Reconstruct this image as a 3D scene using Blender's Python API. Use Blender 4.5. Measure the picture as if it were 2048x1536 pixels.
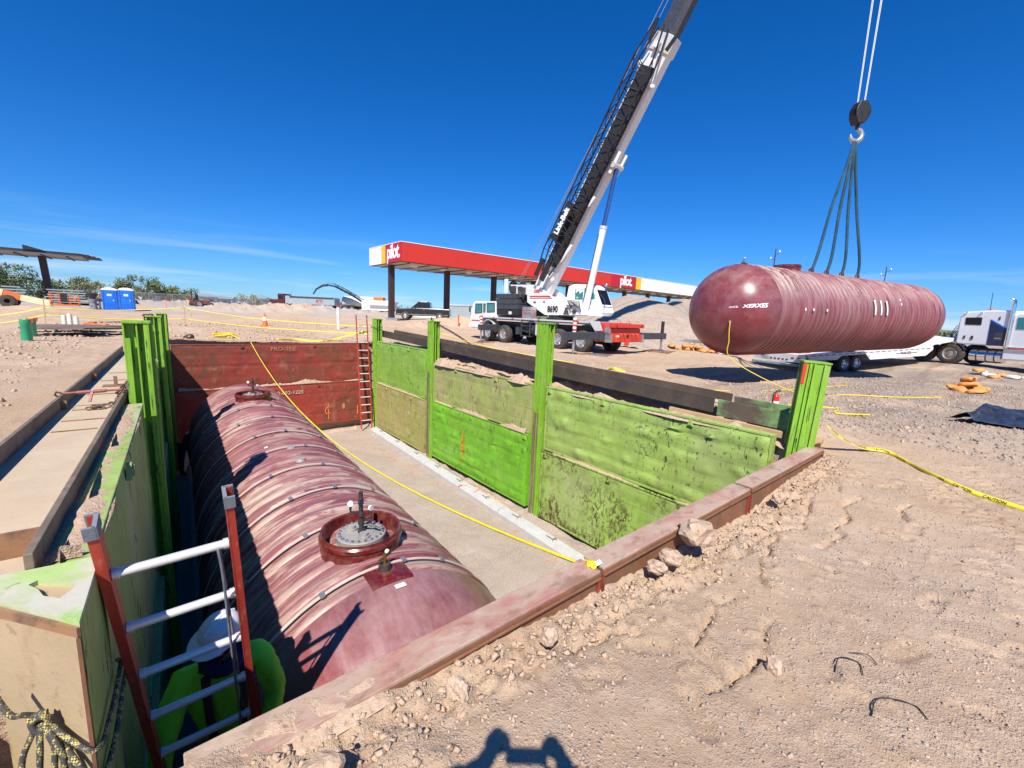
import bpy, bmesh, math, random
import numpy as np
from mathutils import Vector, Matrix, Quaternion
random.seed(7); np.random.seed(7)
for o in list(bpy.data.objects): bpy.data.objects.remove(o)
S = bpy.context.scene
C = S.collection
R_ = math.radians

# ------------------------------------------------------------------ camera
cam_d = bpy.data.cameras.new('camera'); cam = bpy.data.objects.new('camera', cam_d); C.objects.link(cam)
_a = Vector((310-1024, 600-768, 860)).normalized(); _b = Vector((2050-1024, 674-768, 860)).normalized()
_up = _b.cross(_a).normalized()
if _up.y > 0: _up = -_up
_s = (_a+_b).normalized(); _m = _s.cross(_up).normalized(); _s = _up.cross(_m)
if _m.dot(_b) < 0: _m = -_m
_X = ((_s+_m)/math.sqrt(2)).normalized(); _Y = ((_s-_m)/math.sqrt(2)).normalized()
# columns: blender camera axes (right, up, back) in world
def _w(v): return Vector((_X.dot(v), _Y.dot(v), _up.dot(v)))
_r, _u, _k = _w(Vector((1,0,0))), _w(Vector((0,-1,0))), _w(Vector((0,0,-1)))
_mt = Matrix((( _r.x,_u.x,_k.x,0),(_r.y,_u.y,_k.y,0),(_r.z,_u.z,_k.z,1.65),(0,0,0,1)))
cam.matrix_world = _mt
cam_d.sensor_width = 36; cam_d.lens = 36*860/2048; cam_d.clip_start = .02; cam_d.clip_end = 20000
S.camera = cam
S.render.resolution_x = 1024; S.render.resolution_y = 768
# ------------------------------------------------------------------ sun and sky
SUN = Vector((-.60, -.606, .995)).normalized()          # towards the sun
EL = math.asin(SUN.z); AZ = math.atan2(SUN.x, SUN.y)
sl = bpy.data.lights.new('sun', 'SUN'); sl.energy = 5.0; sl.angle = R_(.53); sl.color = (1, .955, .88)
so = bpy.data.objects.new('sun', sl); C.objects.link(so); so.rotation_euler = SUN.to_track_quat('Z', 'Y').to_euler(); so.location = (0, 0, 60)
W = bpy.data.worlds.new('World'); S.world = W; W.use_nodes = True
wn = W.node_tree; wn.nodes.clear()
wo = wn.nodes.new('ShaderNodeOutputWorld'); bg = wn.nodes.new('ShaderNodeBackground')
sk = wn.nodes.new('ShaderNodeTexSky'); sk.sky_type = 'NISHITA'; sk.sun_disc = False
sk.sun_elevation = EL; sk.sun_rotation = AZ; sk.altitude = 400; sk.air_density = 1.0; sk.dust_density = .25; sk.ozone_density = 3.0
hs = wn.nodes.new('ShaderNodeHueSaturation'); hs.inputs['Saturation'].default_value = 1.12
tn = wn.nodes.new('ShaderNodeMix'); tn.data_type = 'RGBA'; tn.blend_type = 'MULTIPLY'; tn.inputs[0].default_value = 1; tn.inputs[7].default_value = (.56, .90, 1.45, 1)
wn.links.new(sk.outputs[0], tn.inputs[6]); wn.links.new(tn.outputs[2], hs.inputs['Color'])
# thin cirrus and old contrails, everywhere round the horizon
tc = wn.nodes.new('ShaderNodeTexCoord'); sx = wn.nodes.new('ShaderNodeSeparateXYZ'); wn.links.new(tc.outputs['Generated'], sx.inputs[0])
mp = wn.nodes.new('ShaderNodeMapping'); mp.inputs['Scale'].default_value = (1.2, 1.2, 16); mp.inputs['Rotation'].default_value = (R_(5), R_(-3.5), 0)
wn.links.new(tc.outputs['Generated'], mp.inputs[0])
nz = wn.nodes.new('ShaderNodeTexNoise'); nz.inputs['Scale'].default_value = 1.7; nz.inputs['Detail'].default_value = 7; nz.inputs['Roughness'].default_value = .55; nz.inputs['Distortion'].default_value = .35
wn.links.new(mp.outputs[0], nz.inputs['Vector'])
cr = wn.nodes.new('ShaderNodeMapRange'); cr.inputs[1].default_value = .51; cr.inputs[2].default_value = .72; wn.links.new(nz.outputs['Fac'], cr.inputs[0])
el = wn.nodes.new('ShaderNodeMapRange'); el.inputs[1].default_value = .15; el.inputs[2].default_value = .03; wn.links.new(sx.outputs['Z'], el.inputs[0])
mu = wn.nodes.new('ShaderNodeMath'); mu.operation = 'MULTIPLY'; wn.links.new(cr.outputs[0], mu.inputs[0]); wn.links.new(el.outputs[0], mu.inputs[1])
mu2 = wn.nodes.new('ShaderNodeMath'); mu2.operation = 'MULTIPLY'; wn.links.new(mu.outputs[0], mu2.inputs[0]); mu2.inputs[1].default_value = .6
mx = wn.nodes.new('ShaderNodeMix'); mx.data_type = 'RGBA'; wn.links.new(mu2.outputs[0], mx.inputs[0]); wn.links.new(hs.outputs[0], mx.inputs[6]); mx.inputs[7].default_value = (9.5, 10.5, 11.5, 1)
wn.links.new(mx.outputs[2], bg.inputs[0]); bg.inputs[1].default_value = .072
wn.links.new(bg.outputs[0], wo.inputs[0])
S.view_settings.view_transform = 'Standard'; S.view_settings.look = 'None'; S.view_settings.gamma = 1
S.view_settings.exposure = .46
try: S.view_settings.use_curve_mapping = False
except Exception: pass

# ------------------------------------------------------------------ mesh helpers
class G:
    def __init__(s): s.v = []; s.f = []
    def add(s, vs, fs):
        b = len(s.v); s.v += [tuple(v) for v in vs]; s.f += [tuple(b+i for i in f) for f in fs]; return s
    def box(s, c, d, rot=None):
        x, y, z = d[0]/2, d[1]/2, d[2]/2
        vs = [Vector((i*x, j*y, k*z)) for k in (-1, 1) for j in (-1, 1) for i in (-1, 1)]
        if rot is not None:
            if isinstance(rot, (int, float)): rot = Matrix.Rotation(rot, 3, 'Z')
            vs = [rot @ v for v in vs]
        c = Vector(c)
        return s.add([v+c for v in vs], [(0,2,3,1),(4,5,7,6),(0,1,5,4),(2,6,7,3),(0,4,6,2),(1,3,7,5)])
    def bb(s, a, b):
        return s.box([(a[i]+b[i])/2 for i in range(3)], [abs(b[i]-a[i]) for i in range(3)])
    def beam(s, p, q, w, h, up=(0,0,1), taper=1):
        p, q = Vector(p), Vector(q); d = (q-p).normalized(); up = Vector(up)
        if abs(d.dot(up)) > .98: up = Vector((0,1,0))
        x = d.cross(up).normalized()*w/2; y = x.cross(d).normalized()*h/2
        vs = [p-x-y, p+x-y, p+x+y, p-x+y] + [q+(-x-y)*taper, q+(x-y)*taper, q+(x+y)*taper, q+(-x+y)*taper]
        return s.add(vs, [(0,3,2,1),(4,5,6,7),(0,1,5,4),(1,2,6,5),(2,3,7,6),(3,0,4,7)])
    def tube(s, pts, r, n=8, cap=True, flat=None):
        pts = [Vector(p) for p in pts]; m = len(pts); vs = []; fs = []
        up = Vector((0,0,1)); prev = None
        for i, p in enumerate(pts):
            d = (pts[min(i+1, m-1)]-pts[max(i-1, 0)]).normalized()
            if prev is None:
                a = up if abs(d.dot(up)) < .95 else Vector((1,0,0))
                x = d.cross(a).normalized()
            else:
                x = (prev - d*prev.dot(d))
                x = x.normalized() if x.length > 1e-6 else d.orthogonal().normalized()
            prev = x; y = d.cross(x)
            rr = r[i] if isinstance(r, (list, tuple)) else r
            for k in range(n):
                t = 2*math.pi*k/n
                vs.append(p + x*math.cos(t)*rr + y*math.sin(t)*rr*(flat or 1))
        for i in range(m-1):
            for k in range(n):
                fs.append((i*n+k, i*n+(k+1)%n, (i+1)*n+(k+1)%n, (i+1)*n+k))
        if cap: fs += [tuple(range(n-1, -1, -1)), tuple(range((m-1)*n, m*n))]
        return s.add(vs, fs)
    def lathe(s, prof, n=24, o=(0,0,0), axis='Z', a0=0, a1=2*math.pi, close=False):
        full = abs(a1-a0-2*math.pi) < 1e-6; cnt = n if full else n+1; vs = []; fs = []
        o = Vector(o)
        for r, z in prof:
            for k in range(cnt):
                t = a0+(a1-a0)*k/n; x, y = r*math.cos(t), r*math.sin(t)
                v = {'Z': (x, y, z), 'Y': (x, z, y), 'X': (z, x, y)}[axis]
                vs.append(o+Vector(v))
        m = len(prof)
        for i in range(m-1 if not close else m):
            j = (i+1) % m
            for k in range(n):
                k2 = (k+1) % cnt
                q = (i*cnt+k, i*cnt+k2, j*cnt+k2, j*cnt+k)
                fs.append(q if axis != 'Y' else q[::-1])
        return s.add(vs, fs)
    def prism(s, poly, t, plane='XZ', at=0):
        n = len(poly); vs = []
        for w in (at-t/2, at+t/2):
            for a, b in poly:
                vs.append({'XZ': (a, w, b), 'YZ': (w, a, b), 'XY': (a, b, w)}[plane])
        fs = [tuple(range(n)), tuple(range(2*n-1, n-1, -1))]+[(i, n+i, n+(i+1)%n, (i+1)%n) for i in range(n)]
        return s.add(vs, fs)
    def ell(s, c, r, nu=12, nv=8, rot=None):
        vs = []; fs = []; c = Vector(c)
        for j in range(nv+1):
            p = math.pi*j/nv
            for i in range(nu):
                t = 2*math.pi*i/nu
                v = Vector((r[0]*math.sin(p)*math.cos(t), r[1]*math.sin(p)*math.sin(t), r[2]*math.cos(p)))
                vs.append(c+(rot @ v if rot is not None else v))
        for j in range(nv):
            for i in range(nu):
                fs.append((j*nu+i, (j+1)*nu+i, (j+1)*nu+(i+1)%nu, j*nu+(i+1)%nu))
        return s.add(vs, fs)
    def xf(s, m):
        s.v = [tuple(m @ Vector(v)) for v in s.v]; return s
    def mesh(s, name, mat=None, smooth=None):
        me = bpy.data.meshes.new(name); me.from_pydata(s.v, [], s.f); 
        bm = bmesh.new(); bm.from_mesh(me); bmesh.ops.recalc_face_normals(bm, faces=bm.faces); bm.to_mesh(me); bm.free()
        if mat: me.materials.append(mat)
        if smooth:
            me.polygons.foreach_set('use_smooth', [True]*len(me.polygons)); me.set_sharp_from_angle(angle=R_(smooth))
        return me
    def ob(s, name, mat=None, par=None, smooth=None, bev=0, loc=None):
        o = bpy.data.objects.new(name, s.mesh(name, mat, smooth)); C.objects.link(o)
        if par is not None: o.parent = par
        if loc: o.location = loc
        if bev:
            b = o.modifiers.new('bevel', 'BEVEL'); b.width = bev; b.segments = 2; b.limit_method = 'ANGLE'; b.angle_limit = R_(40)
        return o

def tag(o, label=None, cat=None, group=None, kind=None):
    if label: o['label'] = label
    if cat: o['category'] = cat
    if group: o['group'] = group
    if kind: o['kind'] = kind
    return o
def thing(name, label, cat, loc=(0,0,0), rot=(0,0,0), group=None):
    o = bpy.data.objects.new(name, None); C.objects.link(o); o.location = loc
    o.rotation_euler = rot if isinstance(rot, (tuple, list)) else (0, 0, rot); o.empty_display_size = .2
    return tag(o, label, cat, group)
def copy_tree(o, par=None, src=None):
    c = o.copy(); C.objects.link(c)
    if par is not None: c.parent = par
    for ch in list(o.children): copy_tree(ch, c)
    return c
def text(s, size, mat, par, mtx, name='lettering', ext=.004, off=.0, shear=0, space=1, wrap=None, ax='CENTER', sx=1):
    cu = bpy.data.curves.new('t', 'FONT'); cu.body = s; cu.size = size; cu.extrude = ext; cu.offset = off*size; cu.shear = shear; cu.space_character = space
    cu.align_x = ax; cu.align_y = 'CENTER'; cu.resolution_u = 3
    t = bpy.data.objects.new('t', cu); C.objects.link(t); bpy.context.view_layer.update()
    me = bpy.data.meshes.new_from_object(t.evaluated_get(bpy.context.evaluated_depsgraph_get()))
    bpy.data.objects.remove(t); bpy.data.curves.remove(cu)
    for v in me.vertices:
        co = Vector(v.co); co.x *= sx
        v.co = wrap(co) if wrap else mtx @ co
    me.materials.clear(); me.materials.append(mat)
    o = bpy.data.objects.new(name, me); C.objects.link(o); o.parent = par
    return o
def frame(o, x, y):           # matrix with local x -> x, local y -> y
    x = Vector(x).normalized(); y = Vector(y).normalized(); z = x.cross(y)
    m = Matrix((x, y, z)).transposed().to_4x4(); m.translation = Vector(o); return m

# vectorised value noise
_P = np.random.RandomState(3).rand(256, 256)
def vn(x, y):
    xi = np.floor(x).astype(int); yi = np.floor(y).astype(int); fx = x-xi; fy = y-yi
    fx = fx*fx*(3-2*fx); fy = fy*fy*(3-2*fy)
    g = lambda a, b: _P[a % 256, b % 256]
    return (g(xi, yi)*(1-fx)+g(xi+1, yi)*fx)*(1-fy)+(g(xi, yi+1)*(1-fx)+g(xi+1, yi+1)*fx)*fy - .5
def fbm(x, y, o=4, gain=.5):
    t = 0; a = 1; 
    for i in range(o):
        t = t+a*vn(x*2**i+17.3*i, y*2**i-9.1*i); a *= gain
    return t

# ------------------------------------------------------------------ material helpers
def newmat(name):
    m = bpy.data.materials.new(name); m.use_nodes = True; nt = m.node_tree
    return m, nt, nt.nodes['Principled BSDF']
def nd(nt, t, props=None, ins=None):
    n = nt.nodes.new(t)
    for k, v in (props or {}).items(): setattr(n, k, v)
    for k, v in (ins or {}).items():
        if isinstance(v, bpy.types.NodeSocket): nt.links.new(v, n.inputs[k])
        else: n.inputs[k].default_value = v
    return n
def c4(c): return (*c, 1) if len(c) == 3 else c
def vec(nt, scale=(1,1,1), world=False, rot=(0,0,0)):
    if world: src = nd(nt, 'ShaderNodeNewGeometry').outputs['Position']
    else:
        t = nd(nt, 'ShaderNodeTexCoord').outputs['Object']; r = nd(nt, 'ShaderNodeObjectInfo').outputs['Random']
        mm = nd(nt, 'ShaderNodeMath', {'operation': 'MULTIPLY'}, {0: r, 1: 37.0}).outputs[0]
        src = nd(nt, 'ShaderNodeVectorMath', {'operation': 'ADD'}, {0: t, 1: mm}).outputs[0]
    return nd(nt, 'ShaderNodeMapping', None, {'Vector': src, 'Scale': scale, 'Rotation': rot}).outputs[0]
def noise(nt, v, scale, detail=5, rough=.6, dist=0):
    return nd(nt, 'ShaderNodeTexNoise', None, {'Vector': v, 'Scale': scale, 'Detail': detail, 'Roughness': rough, 'Distortion': dist}).outputs['Fac']
def rng(nt, fac, a, b, c=0, d=1):
    return nd(nt, 'ShaderNodeMapRange', None, {0: fac, 1: a, 2: b, 3: c, 4: d}).outputs[0]
def mixc(nt, fac, a, b, blend='MIX'):
    n = nd(nt, 'ShaderNodeMix', {'data_type': 'RGBA', 'blend_type': blend})
    for i, v in ((0, fac), (6, a), (7, b)):
        if isinstance(v, bpy.types.NodeSocket): nt.links.new(v, n.inputs[i])
        else: n.inputs[i].default_value = c4(v) if i else v
    return n.outputs[2]
def mth(nt, op, a, b):
    return nd(nt, 'ShaderNodeMath', {'operation': op}, {0: a, 1: b}).outputs[0]
def bump(nt, b, h, strength=.3, dist=.02):
    n = nd(nt, 'ShaderNodeBump', None, {'Height': h, 'Strength': strength, 'Distance': dist}); nt.links.new(n.outputs[0], b.inputs['Normal'])
def setc(nt, b, col, rough=None, metal=None):
    if isinstance(col, bpy.types.NodeSocket): nt.links.new(col, b.inputs['Base Color'])
    else: b.inputs['Base Color'].default_value = c4(col)
    if rough is not None:
        if isinstance(rough, bpy.types.NodeSocket): nt.links.new(rough, b.inputs['Roughness'])
        else: b.inputs['Roughness'].default_value = rough
    if metal is not None: b.inputs['Metallic'].default_value = metal
def plain(name, col, rough=.55, metal=0, var=.25, scale=4, dust=.0, dustc=(.42,.31,.22), bmp=0, bs=60, coat=0):
    """a colour with soft variation and a film of dust in patches"""
    m, nt, b = newmat(name); v = vec(nt)
    n1 = noise(nt, v, scale, 6, .65)
    k = mixc(nt, rng(nt, n1, .3, .7), [x*(1-var) for x in col], [min(1, x*(1+var*.6)) for x in col])
    if dust: k = mixc(nt, mth(nt, 'MULTIPLY', rng(nt, noise(nt, v, scale*2.3, 8, .7), .42, .72), dust), k, dustc)
    setc(nt, b, k, rough, metal)
    if bmp: bump(nt, b, noise(nt, v, bs, 4, .7), bmp, .01)
    if coat: b.inputs['Coat Weight'].default_value = coat
    return m
def worn(name, base, layers, rough=.5, var=.3, bmp=.25, scale=2.0, seams=0):
    """painted steel: base paint, then layers (colour, noise scale, threshold, softness, xyz stretch, amount)"""
    m, nt, b = newmat(name); v = vec(nt)
    k = mixc(nt, rng(nt, noise(nt, v, scale, 6, .6), .25, .75), [x*(1-var) for x in base], [min(1, x*(1+var*.5)) for x in base])
    last = None
    for col, sc, th, soft, st, amt, *mk in layers:
        vv = vec(nt, st); n_ = noise(nt, vv, sc, 9, .68, .3)
        f = mth(nt, 'MULTIPLY', rng(nt, n_, th, th+soft), amt)
        if mk: f = mth(nt, 'MULTIPLY', f, rng(nt, noise(nt, v, mk[0], 4, .6), mk[1], mk[1]+.14))
        k = mixc(nt, f, k, col); last = f
    if seams:      # weld seams where dirt and rust have collected
        o_ = nd(nt, 'ShaderNodeSeparateXYZ', None, {0: nd(nt, 'ShaderNodeTexCoord').outputs['Object']}); xy = nd(nt, 'ShaderNodeCombineXYZ', None, {0: o_.outputs['X'], 1: o_.outputs['Z']}).outputs[0]
        br = nd(nt, 'ShaderNodeTexBrick', {'offset': .5}, {'Vector': xy, 'Scale': 1.0, 'Mortar Size': .007, 'Mortar Smooth': .6, 'Brick Width': .62, 'Row Height': .30}).outputs['Fac']
        f = mth(nt, 'MULTIPLY', mth(nt, 'MULTIPLY', br, rng(nt, noise(nt, v, 2.2, 6, .7), .42, .56)), seams); k = mixc(nt, f, k, (.06,.045,.025))
    setc(nt, b, k, mth(nt, 'ADD', mth(nt, 'MULTIPLY', last, .3), rough) if last is not None else rough)
    if bmp: bump(nt, b, noise(nt, v, 22, 8, .7), bmp, .012)
    return m
TAN = (.46,.33,.235)
# ------------------------------------------------------------------ materials
def ground_material():
    m, nt, b = newmat('sandy_dirt'); v = vec(nt, world=True)
    big = noise(nt, v, .35, 6, .6); mid = noise(nt, v, 2.6, 7, .65); fine = noise(nt, v, 26, 6, .75); grit = noise(nt, v, 120, 3, .8)
    k = mixc(nt, rng(nt, big, .35, .65), (.50,.345,.222), (.59,.44,.31))
    k = mixc(nt, mth(nt, 'MULTIPLY', rng(nt, mid, .45, .7), .55), k, (.41,.265,.165))
    k = mixc(nt, mth(nt, 'MULTIPLY', rng(nt, fine, .54, .74), .4), k, (.36,.25,.17))
    k = mixc(nt, mth(nt, 'MULTIPLY', rng(nt, grit, .60, .72), .75), k, (.60,.52,.45))
    k = mixc(nt, mth(nt, 'MULTIPLY', rng(nt, grit, .40, .30), .6), k, (.20,.14,.10))
    # grey crushed stone strewn over the haul yard, brown churned wheel tracks through it
    P = nd(nt, 'ShaderNodeNewGeometry').outputs['Position']; s = nd(nt, 'ShaderNodeSeparateXYZ', None, {0: P})
    yard = mth(nt, 'MULTIPLY', rng(nt, s.outputs['X'], 8.5, 12.5), rng(nt, s.outputs['Y'], 7.5, 3.5))
    gm = mth(nt, 'MULTIPLY', yard, rng(nt, noise(nt, v, .55, 5, .6), .36, .54))
    stone = mixc(nt, rng(nt, noise(nt, v, 17, 4, .8), .35, .68), (.18,.14,.11), (.43,.37,.31))
    k = mixc(nt, mth(nt, 'MULTIPLY', gm, .85), k, stone)
    tv = vec(nt, (.16, 1.1, 1), True, (0, 0, R_(17)))
    tr = rng(nt, noise(nt, tv, 1.3, 7, .66, .4), .50, .66)
    trk = mth(nt, 'MULTIPLY', mth(nt, 'MULTIPLY', tr, rng(nt, s.outputs['X'], 8.2, 10.5)), rng(nt, s.outputs['Y'], 11, 5))
    k = mixc(nt, mth(nt, 'MULTIPLY', trk, .75), k, (.20,.125,.075))
    # far yard: grey road base
    far = mth(nt, 'MULTIPLY', rng(nt, s.outputs['Y'], 46, 56), rng(nt, noise(nt, v, .06, 3, .5), .42, .52))
    k = mixc(nt, mth(nt, 'MULTIPLY', far, .75), k, (.37,.335,.31))
    des = rng(nt, nd(nt, 'ShaderNodeVectorMath', {'operation': 'LENGTH'}, {0: P}).outputs['Value'], 105, 150)
    k = mixc(nt, mth(nt, 'MULTIPLY', des, rng(nt, noise(nt, v, .035, 4, .6), .40, .55)), k, (.14,.15,.075))
    # small stones bedded in the surface
    vo = nd(nt, 'ShaderNodeTexVoronoi', None, {'Vector': v, 'Scale': 48.0, 'Randomness': 1.0}); peb = mth(nt, 'MULTIPLY', rng(nt, vo.outputs['Distance'], .42, .18), rng(nt, noise(nt, v, 3.3, 5, .7), .46, .60))
    cs = nd(nt, 'ShaderNodeSeparateColor', None, {0: vo.outputs['Color']}); pick = mth(nt, 'MULTIPLY', peb, rng(nt, cs.outputs[0], .45, .60))
    k = mixc(nt, mth(nt, 'MULTIPLY', pick, .8), k, mixc(nt, cs.outputs[1], (.28,.20,.145), (.62,.52,.43)))
    vo2 = nd(nt, 'ShaderNodeTexVoronoi', None, {'Vector': v, 'Scale': 140.0, 'Randomness': 1.0}); p2_ = rng(nt, vo2.outputs['Distance'], .5, .2)
    vo3 = nd(nt, 'ShaderNodeTexVoronoi', None, {'Vector': v, 'Scale': 85.0, 'Randomness': 1.0}); c3 = nd(nt, 'ShaderNodeSeparateColor', None, {0: vo3.outputs['Color']})
    zone = rng(nt, noise(nt, v, 1.9, 6, .68), .47, .57)      # patches where the fines have blown off and grit lies bare
    gr = mixc(nt, c3.outputs[0], (.25,.19,.15), (.60,.50,.42)); k = mixc(nt, mth(nt, 'MULTIPLY', mth(nt, 'MULTIPLY', zone, rng(nt, vo3.outputs['Distance'], .55, .30)), .45), k, gr)
    g3 = mth(nt, 'MULTIPLY', zone, mth(nt, 'MULTIPLY', c3.outputs[1], rng(nt, vo3.outputs['Distance'], .55, .15)))
    setc(nt, b, k, .95); b.inputs['Specular IOR Level'].default_value = .12
    h = mth(nt, 'ADD', mth(nt, 'MULTIPLY', mid, .45), mth(nt, 'ADD', mth(nt, 'MULTIPLY', fine, .5), mth(nt, 'ADD', mth(nt, 'MULTIPLY', grit, .22), mth(nt, 'ADD', mth(nt, 'MULTIPLY', pick, .22), mth(nt, 'ADD', mth(nt, 'MULTIPLY', g3, .20), mth(nt, 'MULTIPLY', p2_, .06))))))
    bump(nt, b, h, .85, .035)
    return m
M = {}
M['dirt'] = ground_material()
def loose(name, a, b_, c, sc=60, dist=.02):
    m, nt, b = newmat(name); v = vec(nt, world=True)
    k = mixc(nt, rng(nt, noise(nt, v, 1.5, 5, .6), .3, .7), a, b_)
    g = noise(nt, v, sc, 3, .85)
    k = mixc(nt, mth(nt, 'MULTIPLY', rng(nt, g, .5, .68), .8), k, c)
    k = mixc(nt, mth(nt, 'MULTIPLY', rng(nt, g, .42, .32), .7), k, [x*.35 for x in a])
    setc(nt, b, k, .95); b.inputs['Specular IOR Level'].default_value = .15; bump(nt, b, g, .8, dist); return m
M['pea'] = loose('pea_gravel', (.36,.28,.22), (.44,.355,.29), (.58,.49,.42), 38, .02)
M['pile'] = loose('gravel_heap', (.36,.27,.205), (.44,.345,.27), (.56,.47,.39), 9, .08)
M['clod'] = loose('dirt_clods', (.44,.30,.20), (.53,.39,.28), (.58,.45,.34), 30, .012)
M['clod2'] = loose('dirt_fill', (.42,.28,.19), (.52,.37,.265), (.58,.44,.33), 30, .02)
M['pebble'] = plain('ground_pebbles', (.47,.36,.27), .9, 0, .45, 3)
M['strip'] = worn('weathered_strip', (.20,.12,.075), [((.36,.29,.20), 6, .48, .14, (1,1,.12), .8), ((.07,.05,.04), 9, .54, .08, (1,1,.2), .8), ((.30,.06,.05), 4, .60, .08, (1,1,.2), .6)], .8)
M['stones'] = plain('stones', (.37,.31,.26), .9, 0, .5, 3)
GR = (.23,.46,.03)
rust = (.16,.065,.028); dk = (.045,.032,.022); mud = (.40,.31,.19)
scr = lambda st, amt=.9, m=(1.1,.42): (dk, 17, .575, .035, st, amt, *m)
M['green'] = worn('green_paint', GR, [((.26,.42,.07), 2.2, .50, .25, (1,1,.4), .6), (mud, 9, .55, .10, (1,1,.25), .65, 1.3, .44), (rust, 14, .60, .05, (1,1,.15), .7), scr((1.5,1.5,.18), .95, (2.0,.40))], .5)
M['green_panel'] = worn('green_panel_paint', (.25,.46,.06), [((.30,.45,.11), 1.1, .46, .3, (1,1,1), .7), ((.42,.38,.20), 1.6, .56, .2, (1,1,.6), .6), scr((1,1.3,.35)), ((.42,.50,.32), 1.3, .62, .1, (1,1,1), .5)], .45, seams=.5)
M['green_fresh'] = worn('green_fresh_panel', (.17,.46,.022), [((.27,.47,.07), 1.1, .48, .3, (1,1,1), .6), ((.38,.33,.15), 1.0, .55, .2, (1,1,.5), .6), scr((1,1.3,.3)), ((.36,.50,.22), 3, .60, .1, (1,1,.4), .4)], .45, seams=.5)
M['green_worn'] = worn('green_worn_panel', (.35,.50,.10), [((.38,.40,.18), 1.0, .42, .3, (1,1,.8), .75), ((.24,.15,.06), 2.6, .58, .16, (1,1,.5), .5), (dk, 13, .57, .05, (1,.7,1.2), .7, 1.0, .44), scr((1,1.2,.4)), ((.46,.48,.36), 1.2, .62, .1, (1,1,1), .55)], .5, seams=.5)
M['green_scab'] = worn('green_flaking_panel', (.33,.50,.09), [((.42,.44,.22), .9, .46, .25, (1,1,.8), .8), ((.13,.07,.03), 2.2, .52, .16, (1,1,.8), .75, .7, .40), ((.08,.045,.022), 20, .50, .035, (1,1,.6), .95, .8, .40), ((.10,.055,.025), 9, .52, .05, (1,1,.6), .95, .6, .42), ((.45,.46,.38), 1.5, .64, .06, (1,1,.5), .8)], .5, seams=.5)
M['green_dusty'] = worn('green_dusty_panel', (.36,.42,.11), [((.43,.34,.19), 1.2, .43, .25, (1,1,.8), .8), ((.27,.13,.06), 4.5, .53, .12, (1,1,.2), .75, .9, .45), scr((1,1.3,.25)), ((.46,.50,.40), 2.6, .62, .08, (1,1,.12), .5)], .6, seams=.5)
M['green_brown'] = worn('green_mudded_panel', (.36,.37,.10), [((.40,.29,.15), .9, .42, .25, (1,1,.7), .85), ((.26,.14,.06), 4.0, .50, .12, (1,1,.25), .7, 1.0, .44), scr((1,1.2,.3)), ((.52,.46,.32), 1.5, .58, .12, (1,1,1), .6)], .65, seams=.5)
M['green_shade'] = worn('green_streaked_panel', (.30,.43,.10), [((.47,.49,.32), 1.1, .46, .25, (1,1,.3), .75), ((.33,.22,.11), 3.5, .54, .13, (1,1,.16), .7), scr((1,1,.2))], .6)
M['red_panel'] = worn('red_panel_paint', (.33,.042,.027), [((.19,.06,.032), .8, .42, .2, (1,1,1), .9), ((.13,.055,.028), 3.4, .50, .12, (1,1,.35), .85, .7, .40), ((.30,.16,.10), 2.4, .56, .14, (1,1,.6), .6), scr((1.3,1,.4)), ((.44,.29,.18), 3.1, .64, .08, (1,1,1), .6)], .55)
M['rust_panel'] = worn('rusted_red_steel', (.25,.10,.05), [((.16,.085,.04), 2.2, .44, .14, (1,1,.6), .85), ((.30,.14,.055), 4.5, .52, .12, (1,1,.45), .6), ((.07,.035,.02), 9, .60, .06, (1,1,.4), .7)], .75, .3, .4)
M['rust_top'] = worn('dusty_red_top', (.37,.14,.11), [((.44,.32,.235), 2.4, .36, .16, (.5,1,1), .92), ((.24,.14,.09), 7, .53, .10, (.5,1,1), .7), ((.40,.09,.08), 5, .57, .08, (.5,1,1), .7, 1.2, .44), ((.52,.41,.31), 3.0, .56, .12, (.6,1,1), .8)], .8, .25, .35)
M['rust_plate'] = worn('tan_rusted_plate', (.46,.34,.20), [((.43,.36,.12), 1.5, .52, .2, (1,1,1), .55), ((.27,.14,.06), 3.0, .56, .16, (1,1,.5), .6), ((.22,.12,.06), 14, .60, .06, (1,1,1), .5)], .8, .2, .3)
M['lid_green'] = worn('chalky_green_top', (.40,.53,.18), [((.52,.48,.40), 4.5, .40, .16, (1,1,1), .92), ((.22,.48,.05), 4, .56, .1, (1,1,1), .8), ((.20,.15,.09), 9, .62, .06, (1,1,1), .6)], .7)
M['steel_dark'] = worn('dark_mill_steel', (.075,.055,.042), [((.17,.12,.08), 1.4, .50, .25, (1,.5,1), .6), ((.055,.04,.032), 3.5, .52, .15, (1,.4,1), .6), ((.30,.22,.15), 7, .62, .08, (1,.6,1), .5)], .65, .3, .2)
M['steel_edge'] = worn('steel_flange', (.17,.125,.09), [((.30,.225,.155), 3, .48, .2, (1,.5,1), .7), ((.08,.055,.04), 6, .56, .1, (1,1,1), .6)], .7, .3, .2)
M['steel_sand'] = worn('sand_covered_web', (.50,.385,.265), [((.55,.45,.33), 2.2, .48, .2, (1,.4,1), .7), ((.34,.30,.26), 2.6, .56, .2, (1,.5,1), .6)], .9, .12, .3)
M['rust_stiff'] = worn('rusty_stiffener', (.27,.15,.08), [((.36,.17,.07), 3, .48, .15, (1,1,1), .7), ((.09,.06,.045), 5, .55, .1, (1,1,1), .7)], .8)
M['green_patch'] = worn('steel_with_green_paint', (.12,.085,.06), [((.20,.38,.12), 1.4, .45, .12, (1,1,1), .85), ((.09,.06,.04), 6, .56, .1, (1,1,1), .7)], .7)
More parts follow.
